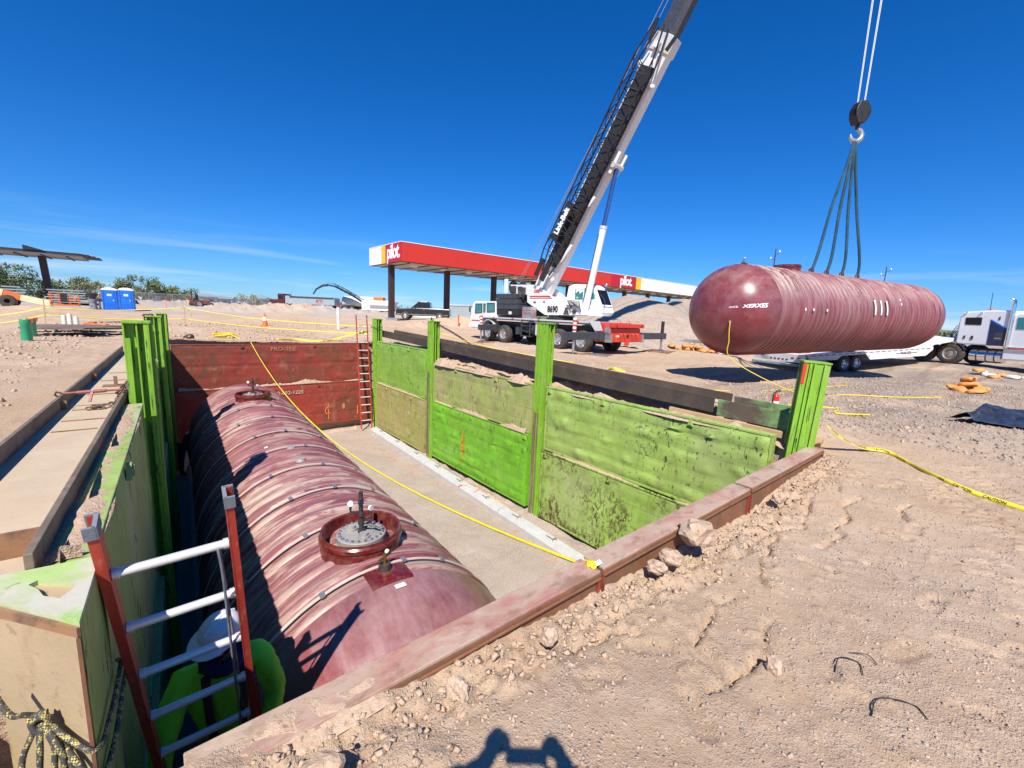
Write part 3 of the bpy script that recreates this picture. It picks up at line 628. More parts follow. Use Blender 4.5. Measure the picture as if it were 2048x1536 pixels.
pc = post('leaning green post with red painted tip on the waler corner', (6.84, 1.84, 0), math.radians(-60), 1.19, 0, True, (0, math.radians(2.5)), k=.78)
for k, (y, zt, lb) in enumerate(((5.9, 1.42, 'finned green post standing above the streaked west panel'), (10.1, 1.36, 'second green post along the shaded west wall'), (14.85, 1.30, 'farthest green post of the shaded west wall'))):
    post(lb, (PIT_L(y)+.10, y, 0), math.pi/2-.037, zt, 0, k=.62)
# loops and chains on the posts
def chain(pts, r, lab, grp='chains on the shoring', link=.05):
    g = G(); P = [Vector(p) for p in pts]
    seg = []
    for a, b in zip(P[:-1], P[1:]):
        n = max(1, int((b-a).length/(link*.75)))
        seg += [(a.lerp(b, i/n), (b-a).normalized()) for i in range(n)]
    for i, (c, d) in enumerate(seg):
        x = d.orthogonal().normalized(); 
        if i % 2: x = d.cross(x)
        ring = [c+d*math.cos(t)*link*.55+x*math.sin(t)*link*.34 for t in np.linspace(0, 2*math.pi, 9)]
        g.tube(ring, r, 5, False)
    o = g.ob('chain', M['chain'], smooth=60); return tag(o, lab, 'chain', grp)
chain([(6.75,11.95,1.36),(6.72,12.03,1.46),(6.76,12.12,1.36)], .010, 'chain loop on top of the slim middle post', link=.06)
chain([(6.9,11.85,1.25),(7.2,11.4,1.0),(7.45,10.9,.72)], .014, 'rusty chain running from slim middle post down to the beam', link=.08)
chain([(-.085,10.06,1.15),(-.075,10.1,1.375),(.06,10.1,1.39)], .012, 'chain draped over the second west post', link=.07)
chain([(-.23,6.6,.675),(-.27,6.6,.685),(-.33,6.55,.60),(-.42,6.5,.585)], .012, 'short chain hanging by the finned west post', link=.07)
# near wall: rust-red steel panels whose tops run along the edge
for i, (x0, x1, dz, lb) in enumerate(((-.02, 2.185, 0, 'dusty red steel wall top half buried in dirt beside the ladder'), (2.215, 4.565, .012, 'middle rust-red steel wall top above the pit edge'), (4.615, 6.99, .02, 'rust-red steel wall top under the red-tipped post'))):
    t = thing('steel_wall_panel', lb, 'panel', (x0, 1.60, dz), 0, 'rust-red wall panels along the near edge'); L = x1-x0
    G().bb((0,.014,-3.0),(L,.166,-.024)).ob('body', M['rust_panel'], t)
    G().bb((0,0,-.024),(L,.18,0)).ob('top_plate', M['rust_top'], t, bev=.006)
    G().bb((0,-.012,-.062),(L,.013,-.046)).ob('lip', M['rust_panel'], t, bev=.004); G().bb((0,-.004,-.045),(L,.013,-.025)).ob('lip', M['rust_panel'], t)
    G().bb((-.001,-.003,-.40),(.02,.012,-.064)).ob('end_plate', M['red_panel'], t); G().bb((L-.02,-.003,-.40),(L+.001,.012,-.064)).ob('end_plate', M['red_panel'], t)
    for q, zz in ((L-.001,-.20),(L-.001,-.26)):
        if i < 2: G().bb((q,.02,zz-.012),(q+.06,.15,zz+.012)).ob('connector', M['rust_panel'], t)
# rusted box column in the near left corner
t = thing('corner_column', 'tan rusted corner column with chalky green slotted top', 'column', (0,0,0))
poly = [(-.245,1.80),(-.228,2.24),(-.50,2.27),(-.50,2.14)]
G().prism(poly, 3.75, 'XY', .615-1.875).ob('body', M['rust_plate'], t)
G().prism([(-.240,1.80),(-.222,2.24),(-.229,2.24),(-.247,1.803)], 3.75, 'XY', .614-1.875).ob('green_side', M['green_shade'], t)
def offs(p, k): 
    c = Vector((sum(a for a, b in p)/len(p), sum(b for a, b in p)/len(p))); return [tuple(c+(Vector(q)-c)*k) for q in p]
g = G(); outer = offs(poly, 1.03); hx = [(-.305,1.98),(-.275,2.03),(-.29,2.09),(-.32,2.11),(-.38,2.16),(-.40,2.14),(-.37,2.09),(-.35,2.03)]
bm = bmesh.new(); ov = [bm.verts.new((a, b, .635)) for a, b in outer]; hv = [bm.verts.new((a, b, .635)) for a, b in hx]
es = [bm.edges.new((ov[i], ov[(i+1) % 4])) for i in range(4)]+[bm.edges.new((hv[i], hv[(i+1) % 8])) for i in range(8)]
bmesh.ops.triangle_fill(bm, edges=es, use_beauty=True)
ex = bmesh.ops.extrude_face_region(bm, geom=bm.faces[:]); bmesh.ops.translate(bm, vec=(0,0,-.022), verts=[v for v in ex['geom'] if isinstance(v, bmesh.types.BMVert)])
bmesh.ops.recalc_face_normals(bm, faces=bm.faces)
me = bpy.data.meshes.new('slotted_top'); bm.to_mesh(me); bm.free(); me.materials.append(M['lid_green'])
o = bpy.data.objects.new('slotted_top', me); C.objects.link(o); o.parent = t
for a, b in ((poly[0], poly[3]),): G().beam((a[0],a[1]-.010,.60), (b[0]-.01,b[1]-.010,.60), .010, .034).ob('edge_strip', M['rust_stiff'], t)
G().beam((-.248,1.795,.58),(-.248,1.795,-3),.010,.014,up=(0,1,0)).ob('corner_weld', M['rust_panel'], t)

# wide flange spreader beams lying on their sides along both edges
def hbeam(label, p, q, w, h, web_mat, fl_mat, top_mat, holes=0, name='steel_beam'):
    p, q = Vector(p), Vector(q); d = q-p; L = d.length
    t = thing(name, label, 'beam', p, 0, 'wide flange steel beams along the pit'); 
    t.rotation_euler = (0, -math.asin(d.z/L), math.atan2(d.y, d.x))
    for s in (-1, 1):
        f = G().bb((0, s*w/2-.014, -h/2), (L, s*w/2+.014, h/2)).ob('flange', fl_mat, t, bev=.004)
    G().bb((.01,-w/2+.0141,-.04),(L-.01,w/2-.0141,-.015)).ob('web', web_mat, t)
    return t, L
bl, LL = hbeam('long steel beam filled with sand beside the west wall', (-.645, 2.28, .59), (-.28, 12.2, .56), .46, .21, M['steel_sand'], M['steel_edge'], None)
G().bb((.27,-.215,-.0145),(.288,.215,.095)).ob('stiffener', M['rust_stiff'], bl)
for x, h in ((3.6,.07),(5.6,.07)):
    for s in (-1, 1): G().bb((x,s*.195-.02,-.014),(x+.015,s*.195+.02,h)).ob('stiffener', M['rust_stiff'], bl)
g = G().bb((5.0,-.08,-.0145),(5.02,-.045,.11)); g.bb((4.93,-.13,-.0145),(5.08,.06,.0)); g.ob('lug', M['rust_stiff'], bl)
for x in (2.6,3.0,3.5,4.4,5.5,6.3):
    G().bb((x,-.16+.06*random.random(),-.015),(x+.01,.13,-.006)).ob('weld_bead', M['rust_stiff'], bl)
hbeam('long dark steel beam along the sunny green wall', (7.38, 16.9, .72), (7.38, 3.19, .33), .66, .26, M['steel_sand'], M['steel_dark'], None)
b2, L2 = hbeam('short steel beam with green paint remnants beside the red-tipped post', (7.36, 3.13, .30), (7.36, 1.98, .28), .60, .27, M['steel_edge'], M['green_patch'], None)
# grey cords lying along the beam, plank under it
def cord(label, pts, r, mat, name='cord', cat='cord', group=None, n=6, sub=6):
    P = [Vector(p) for p in pts]; out = []
    for i in range(len(P)-1):
        p0, p1, p2, p3 = P[max(i-1,0)], P[i], P[i+1], P[min(i+2,len(P)-1)]
        for k in range(sub):
            u = k/sub; out.append(.5*((2*p1)+(p2-p0)*u+(2*p0-5*p1+4*p2-p3)*u*u+(3*p1-p0-3*p2+p3)*u**3))
    out.append(P[-1]); o = G().tube(out, r, n).ob(name, mat, smooth=60); return tag(o, label, cat, group)
cord('pale cord lying along the dark beam', [(7.2,9.5,.56),(7.3,7,.48),(7.22,4.6,.41),(7.3,3.2,.345),(7.15,2.2,.30)], .018, M['strap'], 'cord', 'cord', 'cords on the beam')
cord('second pale cord on the beam web ending by the extinguisher', [(7.35,4.4,.40),(7.32,3.3,.345),(7.2,2.1,.30)], .016, M['strap'], 'cord', 'cord', 'cords on the beam')
tag(G().beam((6.93,3.9,.13),(6.93,2.1,.10),.05,.10).ob('timber_plank', M['wood'], bev=.004), 'raw timber plank wedged under the dark beam', 'plank')
tag(G().box((7.50,1.80,-.02),(.34,.09,.09),.12).ob('timber_block', M['wood'], bev=.005), 'square timber block beside the red-tipped post', 'timber', 'timber offcuts at the corner')
tag(G().box((7.40,1.62,-.10),(.22,.12,.04),.3).ob('timber_wedge', M['wood'], bev=.004), 'thin timber wedge under the timber block', 'timber', 'timber offcuts at the corner')
# chain binder across the west beam
t = thing('chain_binder', 'red ratchet binder stretched across the sand-filled beam', 'binder', (-.49,5.95,.70), 0); t.scale = (.62,.62,.62)
G().tube([(-.36,0,.02),(.36,.02,.03)], .018, 8).ob('barrel', M['binder'], t, smooth=60)
G().tube([(-.20,.0,.02),(.14,.01,.028)], .03, 8).ob('sleeve', M['binder'], t, smooth=60)
G().beam((-.02,0,.05),(-.06,-.10,-.12),.035,.02).ob('handle', M['binder'], t)
for s in (-1, 1): G().tube([(s*.36,0,.02),(s*.43,0,.05),(s*.45,.02,0),(s*.42,.02,-.03)], .014, 6).ob('hook', M['chain'], t, smooth=60)
chain([(-.27,5.96,.72),(-.34,5.88,.61),(-.40,5.80,.585),(-.50,5.82,.585),(-.44,5.74,.585),(-.56,5.74,.585)], .007, 'loose chain heaped on sand inside the beam', link=.05)
# dirt lodged on ledges and spilled over panel tops
def ridge(name, pts, w, h, mat, seed, label=None):
    g = G(); vs = []; fs = []; P = [Vector(p) for p in pts]; n = 0; tot = sum((b-a).length for a, b in zip(P[:-1], P[1:])); k = 7
    st = [];
    for a, b in zip(P[:-1], P[1:]):
        c = max(2, int((b-a).length/.05)); st += [(a.lerp(b, i/c), (b-a).normalized()) for i in range(c)]
    for i, (c, d) in enumerate(st):
        x = d.cross(Vector((0,0,1))).normalized(); env = max(0, float(fbm(np.array([i*.05+seed*5]), np.array([seed*2.])) [0])*1.6+.55)
        for j in range(k):
            u = j/(k-1)*2-1; zz = (1-u*u)*h*env*(1+.8*random.uniform(-.5,.5)); vs.append(c+x*u*w*(.7+.5*env)+Vector((0,0,zz-.01)))
    for i in range(len(st)-1):
        for j in range(k-1): fs.append((i*k+j, i*k+j+1, (i+1)*k+j+1, (i+1)*k+j))
    return tag(g.add(vs, fs).ob(name, mat, smooth=40), kind='stuff')
ridge('loose_dirt', [(.5,16.97,-1.16),(6.5,16.97,-1.16)], .055, .10, M['clod2'], 1)
ridge('loose_dirt', [(RX-.01,11.7,-1.10),(RX-.01,7.3,-1.10)], .05, .07, M['clod2'], 2); ridge('loose_dirt', [(RX-.01,6.7,-1.34),(RX-.01,2.2,-1.34)], .05, .05, M['clod2'], 3)
ridge('loose_dirt', [(RX-.0,16.1,-1.17),(RX-.0,12.4,-1.17)], .04, .03, M['clod2'], 4)
ridge('loose_dirt', [(RX+.14,11.7,.05),(RX+.14,7.3,.06)], .16, .13, M['clod2'], 5); ridge('loose_dirt', [(RX+.14,6.7,.06),(RX+.14,2.3,.05)], .14, .06, M['clod2'], 6)
ridge('loose_dirt', [(6.50,16.2,ZF+.01),(6.47,2.2,ZF+.01)], .13, .07, M['clod2'], 9); ridge('loose_dirt', [(6.0,16.75,ZF),(1.5,16.75,ZF)], .16, .10, M['clod2'], 10)
ridge('loose_dirt', [(.05,1.67,-.025),(.75,1.67,-.025)], .12, .045, M['clod'], 8)
for a_, b_, z_ in ((2.32,5.66,.607),(6.15,9.85,.615),(10.35,14.5,.545)):
    ridge('loose_dirt', [(PIT_L(a_)-.065,a_,z_),(PIT_L(b_)-.065,b_,z_)], .08, .024, M['clod2'], a_)

# ------------------------------------------------------------------ the two fibreglass tanks
TR = 1.235; TL = 10.6; DOME = 1.06
def tank_shell_profile():
    pr = []; n = 44; p = TL/n
    for i in range(n):
        y = i*p; pr += [(TR, y), (TR, y+p*.30), (TR+.020, y+p*.38), (TR+.026, y+p*.5), (TR+.020, y+p*.62), (TR, y+p*.70)]
    return pr+[(TR, TL)]
def make_tank(name, label, straps, mat, dome, rings):
    t = thing(name, label, 'tank')
    G().lathe(tank_shell_profile(), 112, axis='Y').ob('shell', mat, t, smooth=40)
    th = np.linspace(0, math.pi/2, 15)
    for y0, s in ((0, -1), (TL, 1)):
        pr = [(TR+.008, y0-s*.06), (TR+.010, y0)]+[(max(.001, (TR+.006)*math.cos(a)**.92), y0+s*DOME*math.sin(a)) for a in th[1:]]
        G().lathe(pr, 96, axis='Y').ob('dome_end', dome, t, smooth=40)
    for yc, open_ in rings:
        co = G().lathe([(.342, TR-.10), (.342, TR+.135), (.36, TR+.145), (.362, TR+.12), (.375, TR+.105), (.376, TR+.07), (.362, TR+.06), (.362, TR-.10)], 40, (0, yc, 0)).ob('collar', M['collar'], t, smooth=35)
        ld = G().lathe([(.001, TR+.095), (.215, TR+.095), (.225, TR+.088), (.225, TR+.04), (.001, TR+.04)], 36, (0, yc, 0)).ob('manhole_lid', M['lid'], t, smooth=30)
        G().lathe([(.18, TR-.05), (.18, TR+.05)], 24, (0, yc, 0)).ob('neck', M['collar'], t, smooth=40)
        for k in range(22):
            a = k/22*6.283; G().lathe([(.001, .02), (.012, .02), (.012, 0)], 6, (math.cos(a)*.197, yc+math.sin(a)*.197, TR+.095)).ob('bolt', M['zinc'], ld)
        for a, r in ((2.2,.05),(4.6,.055),(.6,.035)): G().lathe([(.001,.045),(r*.7,.045),(r*.75,.02),(r,.02),(r,0)], 14, (math.cos(a)*.11, yc+math.sin(a)*.11, TR+.094)).ob('plug', M['lid'], ld, smooth=30)
        if open_:
            rs = G().tube([(.0,yc,TR+.09),(.0,yc,TR+.50)], .021, 10).ob('riser_pipe', M['pipe_dark'], t, smooth=60)
            for zz, rr in ((.11,.034),(.20,.030),(.28,.032),(.40,.027)): G().lathe([(rr*.5,-.02),(rr,-.018),(rr,.018),(rr*.5,.02)], 10, (0,yc,TR+zz)).ob('pipe_fitting', M['pipe_dark'], rs, smooth=30)
            for s, zz, ln in ((-1,.30,.09),(1,.21,.10)):
                G().tube([(0,yc,TR+zz),(s*ln,yc+.02,TR+zz+.01),(s*ln,yc+.02,TR+zz+.06)], .013, 8).ob('branch_pipe', M['pipe_dark'], rs, smooth=60)
                gg = G().lathe([(.001,-.010),(.027,-.010),(.027,.010),(.001,.012)], 18, axis='Y'); gg.xf(Matrix.Translation((s*ln,yc+.02,TR+zz+.095)) @ Matrix.Rotation(.5*s, 4, 'Z')); gg.ob('pressure_gauge', M['white_clean'], rs, smooth=30)
            G().tube([(.01,yc,TR+.16),(.08,yc-.05,TR+.17),(.14,yc-.09,TR+.13),(.17,yc-.1,TR+.14)], .011, 6).ob('hose', M['pipe_dark'], rs, smooth=60)
            G().box((-.005,yc-.024,TR+.40),(.03,.004,.06)).ob('tag', M['navy'], rs)
    # small service fitting on its pad
    gpd = G(); a0 = math.pi/2
    gpd.lathe([(TR+.012,-.17),(TR+.03,-.15),(TR+.03,.15),(TR+.012,.17)], 10, (0,.14,0), 'Y', a0-.14, a0+.14).ob('fitting_pad', M['collar'], t, smooth=30)
    f = G().lathe([(.001,.05),(.05,.05),(.055,.0)], 14, (0,.16,TR+.03)).ob('service_fitting', M['pipe_dark'], t, smooth=30)
    G().tube([(0,.16,TR+.06),(0,.16,TR+.17)], .016, 8).ob('valve_stem', M['brass'], f, smooth=60); G().beam((-.06,.14,TR+.13),(.06,.18,TR+.15),.018,.012).ob('valve_handle', M['brass'], f)
    G().ell((.02,.16,TR+.185),(.02,.014,.02)).ob('valve_gauge', M['white_clean'], f, smooth=60)
    G().box((.03,-.10,TR+.012),(.085,.05,.006)).ob('label_plate', M['paper'], t)
    if straps:
        zf = ZF+.10-PT[2]
        for y in straps:
            a = R_(6); st = G().lathe([(TR+.03,y-.015),(TR+.036,y-.015),(TR+.036,y+.015),(TR+.03,y+.015)], 60, (0,0,0), 'Y', -a, math.pi+a, True).ob('hold_down_strap', M['strap'], t, smooth=40)
            for ang in (58, 84, 112, 140):
                q = R_(ang+random.uniform(-6,6)); G().box(((TR+.040)*math.cos(q), y, (TR+.040)*math.sin(q)), (.04,.05,.025), Matrix.Rotation(math.pi/2-q, 3, 'Y')).ob('strap_buckle', M['zinc'], st)
            for s, xd in ((-1,-1.16),(1,1.42)):
                G().tube([(s*(TR+.034)*math.cos(a), y, -(TR+.034)*math.sin(a)), (xd, y+.05, zf)], .008, 5).ob('tie_down_rod', M['zinc'], st)
        for y in (3.4, 4.05):
            G().lathe([(.001,.04),(.055,.04),(.07,.0)], 14, (.0,y,TR+.0)).ob('vent_plug', M['lid'], t, smooth=30)
        for x, y in ((-.45,4.7),(-.62,5.2),(-.30,4.4)): G().box((x,y,math.sqrt(TR**2-x*x)+.012),(.05,.07,.006),Matrix.Rotation(-math.asin(x/TR)*-1,3,'Y')).ob('label_plate', M['paper'], t)
    return t
PT = Vector((1.37, 3.05, -1.78))
tk = make_tank('buried_tank', 'maroon ribbed fibreglass tank with open collar, lying in the pit', [.22,1.2,2.15,3.1,4.1,5.1,6.3,7.5,8.8], M['tank'], M['tank_near_dome'], [(.76, True), (8.45, True)])
tk.location = PT; tk.rotation_euler = (0, 0, -.042)
ht = make_tank('hoisted_tank', 'maroon ribbed fibreglass tank hanging from the crane slings', [], M['tank_air'], M['tank_dome'], [(2.25, False)])
_p0, _p1 = Vector((12.55, 5.42, 2.05)), Vector((23.05, 3.42, 2.22)); _d = (_p1-_p0).normalized()
ht.location = _p0; ht.rotation_euler = (math.asin(_d.z), 0, math.atan2(_d.y, _d.x)-math.pi/2)
def domewrap(l0, f0):
    def w(co):
        lam = l0-co.x/DOME; ph = math.pi+f0-co.y/TR      # local -x side faces the pit
        ph = f0-co.y/TR
        r = (TR+.011+co.z)*max(0, math.cos(lam))**.92
        return Vector((r*math.cos(ph), -(DOME+.006)*math.sin(lam), r*math.sin(ph)))
    return w
# viewer side of the hoisted tank is local +x or -x depending on heading: heading is about -100 deg, so local +x points to -y
_side = (Matrix.Rotation(ht.rotation_euler.z, 3, 'Z') @ Vector((1,0,0))).y
def dw(l0, f0):
    s = 1 if _side < 0 else -1
    def w(co):
        lam = l0-co.x/DOME; ph = f0+co.y/TR; r = (TR+.012+co.z)*max(0, math.cos(lam))**.92
        return Vector((s*r*math.cos(ph), -(DOME+.006)*math.sin(lam), r*math.sin(ph)))
    return w
text('XERXES', .16, M['white_clean'], ht, None, 'lettering', .002, .03, .25, 1.0, dw(.66, .10))
text('ZCL', .11, M['white_clean'], ht, None, 'lettering', .002, .03, .2, 1.0, dw(1.10, .10))
_s = 1 if _side < 0 else -1
for y in (5.05, 5.45, 5.85):
    a0, a1 = (.0, .36) if _s > 0 else (math.pi-.36, math.pi)
    G().lathe([(TR+.048,y-.045),(TR+.052,y-.045),(TR+.052,y+.045),(TR+.048,y+.045)], 14, (0,0,0), 'Y', a0, a1, True).ob('white_stripe', M['white_clean'], ht, smooth=30)
for y, a in ((1.1,.05),(1.5,.05),(2.2,.05),(6.9,.42),(6.9,.3)):
    G().box((_s*(TR+.05)*math.cos(a),y,(TR+.05)*math.sin(a)),(.01,.06,.07),Matrix.Rotation(-a*_s,3,'Y')).ob('label_plate', M['paper'], ht)
g = G().tube([(_s*.52,-.93,-.30),(_s*.60,-1.02,-.32)], .03, 8); g.ob('drain_fitting', M['zinc'], ht, smooth=60)
G().box((_s*.86,-.73,-.18),(.02,.10,.03),Matrix.Rotation(.7*_s,3,'Z')).ob('name_plate', M['collar'], ht)
DF = Matrix.Translation(_p0) @ ht.rotation_euler.to_matrix().to_4x4() @ Vector((_s*.60,-1.02,-.32))
cord('thin yellow tag line trailing from the hoisted tank', [DF, DF+Vector((.02,-.02,-.45)), DF+Vector((.12,-.15,-1.0)),(12.4,3.5,-.0),(13.6,2.8,.0),(14.6,1.9,.0),(15.8,1.3,.0)], .012, M['y_rope'], 'tag_line', 'rope')

# ------------------------------------------------------------------ deadman anchors, floor clutter
def deadman(label, p, q, w=.30, h=.20):
    p, q = Vector(p), Vector(q); t = thing('deadman_anchor', label, 'anchor beam', p, (0,0,math.atan2(q.y-p.y, q.x-p.x)), 'concrete anchor beams on the pit floor'); L = (q-p).length
    G().prism([(-w/2,-.06),(w/2,-.06),(w/2,h*.62),(w/2-.05,h),(-w/2+.05,h),(-w/2,h*.62)], L, 'YZ', L/2).ob('body', M['concrete'], t, bev=.006)
    for k in range(3):
        x = L*(k+.5)/3
        G().bb((x-.22,-.012,h-.003),(x+.0,.012,h+.003)).ob('slot', M['pipe_dark'], t)
        G().tube([(x+.03,-.05,h-.01),(x+.02,-.03,h+.045),(x+.03,.03,h+.05),(x+.05,.05,h-.01)], .012, 6).ob('anchor_eye', M['zinc'], t, smooth=60)
    return t
dr = [(6.40,15.85),(6.26,11.3),(6.12,7.45),(6.0,3.9)]
for k, lb in enumerate(('white concrete anchor beam starting at the foot of the far ladder', 'middle white concrete anchor beam with orange paint marks', 'white concrete anchor beam nearest the dented green panel')):
    a, b = dr[k], dr[k+1]; f = .012; dm = deadman(lb, (a[0], a[1]-.015, ZF), (b[0], b[1]+.015, ZF))
    if k == 1: G().beam((2.1,-.2,.205),(2.25,.0,.205),.03,.006).ob('paint_mark', M['spray_o'], dm); G().beam((2.75,-.1,.205),(2.6,.2,.205),.03,.006).ob('paint_mark', M['spray_o'], dm)
dl = [(.62,14.6),(.44,10.6),(.30,7.1),(.20,4.6)]
for k, lb in enumerate(('shaded anchor beam beside the crouching worker', 'shaded anchor beam midway along the west wall', 'shaded anchor beam below the near ladder')):
    a, b = dl[k], dl[k+1]; deadman(lb, (a[0], a[1]-.015, ZF), (b[0], b[1]+.015, ZF), .28)
for k in range(16):
    x = 5.95-.2*random.random()-.03*(16-k); y = 5+k*.62; z = float(floorz(np.array([x]), np.array([y]))[0])
g = G()
for k in range(22):
    x = 5.7+random.uniform(-.25,.2); y = random.uniform(4.5,15.5); a = random.uniform(-1,1); l = random.uniform(.06,.18)
    z = float(floorz(np.array([x]), np.array([y]))[0])+.006; g.beam((x,y,z),(x+l*math.cos(a),y+l*math.sin(a),z+.003),.02,.004)
tag(g.ob('floor_spray_marks', M['spray_o']), kind='stuff')
# yellow rope slung across the pit, with its coil on the far edge
P0, P1 = Vector((2.58,17.02,.33)), Vector((2.17,1.72,-.02)); mid = []
for i in range(30):
    u = i/29; p = P0.lerp(P1, u); p.z -= 3.6*u*(1-u); p.x += .25*u*(1-u); mid.append(p)
o = cord('yellow rope sagging across the pit from red wall to near wall', mid, .0125, M['y_rope'], 'yellow_rope', 'rope', None, 6, 3)
pts = []
for i in range(60):
    a = i*.62; r = .26+.06*math.sin(i*1.7); pts.append((2.05+r*math.cos(a)*1.2, 19.1+r*math.sin(a), gh(2.05,19.1)+.03+.002*i+.02*math.sin(i*2.3)))
pts += [(2.5,18.3,.34),(2.55,17.6,.36),(2.58,17.02,.34)]
cord('coil of yellow rope lying behind the red wall', pts, .018, M['y_rope'], 'rope_coil', 'rope', None, 5, 2)
cord('yellow rope knot with paper tag at the wall joint', [(2.19,1.74,.0),(2.175,1.69,.022),(2.155,1.66,.012),(2.17,1.64,.004),(2.19,1.66,.026),(2.175,1.70,.012),(2.15,1.68,.006),(2.18,1.65,.03)], .011, M['y_rope'], 'rope_knot', 'rope')
tag(G().box((2.205,1.64,.03),(.05,.03,.004),Matrix.Rotation(.6,3,'X')).ob('paper_tag', M['paper']), 'small white paper tag by the yellow rope knot', 'tag')
# ------------------------------------------------------------------ ladders
def ladder(label, p0, ru, rd, w, top, bot, rail, rungm, group='ladders', name='extension_ladder', rs=1.0, first=0):
    t = thing(name, label, 'ladder', p0, 0, group); ru = Vector(ru).normalized(); rd = Vector(rd); rd = (rd-ru*rd.dot(ru)).normalized(); nn = ru.cross(rd).normalized()
    for s, off in ((-1, -.018*rs), (1, w+.018*rs)):
        b = ru*off; g = G()
        g.beam(b-rd*top, b+rd*bot, .008*rs, .078*rs, up=nn)
        for k in (-1, 1): g.beam(b+ru*s*.014*rs+nn*k*.036*rs-rd*top, b+ru*s*.014*rs+nn*k*.036*rs+rd*bot, .028*rs, .006*rs, up=nn)
        r = g.ob('rail', rail, t)
        c = G(); c.beam(b-rd*(top+.006), b-rd*(top-.05), .014*rs, .09*rs, up=nn)
        for k in (-1, 1): c.beam(b+ru*s*.016*rs+nn*k*.041*rs-rd*(top+.006), b+ru*s*.016*rs+nn*k*.041*rs-rd*(top-.05), .036*rs, .010*rs, up=nn)
        c.ob('end_cap', M['cap_grey'], r)
    n = int((bot-.1)/.305)
    for i in range(first, n+1):
        a = rd*.305*i; q = G().tube([a-ru*.012, a+ru*.008, a+ru*.0081, a+ru*(w-.0081), a+ru*(w-.008), a+ru*(w+.012)], [.024,.024,.0195,.0195,.024,.024], 10); q.ob('rung', rungm, t, smooth=40)
    return t, ru, rd, nn
LP = Vector((-.174, 2.162, .582))
nl, lru, lrd, lnn = ladder('red extension ladder with aluminium rungs beside the climbing worker', LP, (.997,-.054,.049), (.035,.262,-.965), .36, .27, 3.72, M['ladder_red'], M['alu'])
for s, off in ((1,.40),):
    g = G().beam(lru*off+lrd*1.02+lnn*.04, lru*off+lrd*1.18+lnn*.04, .03, .05, up=lnn); g.ob('guide_bracket', M['zinc'], nl)
    G().beam(lru*(off+.012)+lrd*1.0+lnn*.055, lru*(off+.012)+lrd*3.5+lnn*.055, .022, .06, up=lnn).ob('fly_rail', M['ladder_red'], nl)
cord('grey pull cord hanging down the ladder past the hard hat', [LP+lru*.33-lnn*.03+lrd*-.01, LP+lru*.335-lnn*.04+lrd*.15, LP+lru*.33-lnn*.03+lrd*.6, LP+lru*.325-lnn*.03+lrd*1.25], .0065, M['cap_grey'], 'pull_cord', 'cord', None, 6)
cord('second strand of the pull cord behind the ladder rungs', [LP+lru*.335+lnn*.02, LP+lru*.34+lnn*.04+lrd*.4, LP+lru*.345+lnn*.03+lrd*1.2], .006, M['cap_grey'], 'pull_cord', 'cord', None, 6)
ladder('tall far red ladder leaning in the corner of red and green walls', (6.16,16.87,1.25), (.98,-.15,0), (.05,-.17,-.985), .34, .16, 4.30, M['ladder_red'], M['alu'], rs=1.0)
# braided rope lashing the ladder to the corner column
K = Vector((-.372,1.915,.27)); rr = .0088
cord('black and yellow braided rope lashed from column to ladder rail', [K, K+Vector((.06,-.075,-.055)), (-.238,1.775,.17), (-.215,1.95,.14), (-.20,2.26,.12), (-.215,2.33,.10)], rr, M['by_rope'], 'braided_rope', 'rope', 'braided lashing rope', 7)
cord('lower strand of the braided lashing rope around the rail', [K, K+Vector((.06,-.08,-.10)), (-.245,1.765,.06), (-.215,1.95,.02), (-.195,2.27,.04), (-.18,2.36,.08)], rr, M['by_rope'], 'braided_rope', 'rope', 'braided lashing rope', 7)
cord('knotted coil of braided rope on the rusted column', [K+Vector(v) for v in ((0,-.01,.03),(.02,-.03,.0),(.0,-.03,-.03),(-.02,-.02,0),(.01,-.035,.02),(.025,-.03,-.02),(-.01,-.03,-.03),(-.02,-.02,.02),(.02,-.03,.03))], rr, M['by_rope'], 'rope_knot', 'rope', None, 7)
for k, (a, b) in enumerate((((-.05,-.02,-.12),(-.06,-.03,-.22)),((-.005,-.05,-.10),(-.02,-.05,-.24)),((.03,-.06,-.09),(.02,-.07,-.19)),((.06,-.09,-.13),(.09,-.10,-.22)),((.05,-.09,-.10),(.05,-.10,-.17)),((-.06,-.02,.06),(-.10,.03,.13)))):
    cord('loose frayed tail of braided rope hanging from the knot', [K, K+Vector(a)*.5+Vector((0,-.01,.01)), K+Vector(a), K+Vector(b)], rr, M['by_rope'], 'rope_tail', 'rope', 'frayed rope tails under the knot', 7)

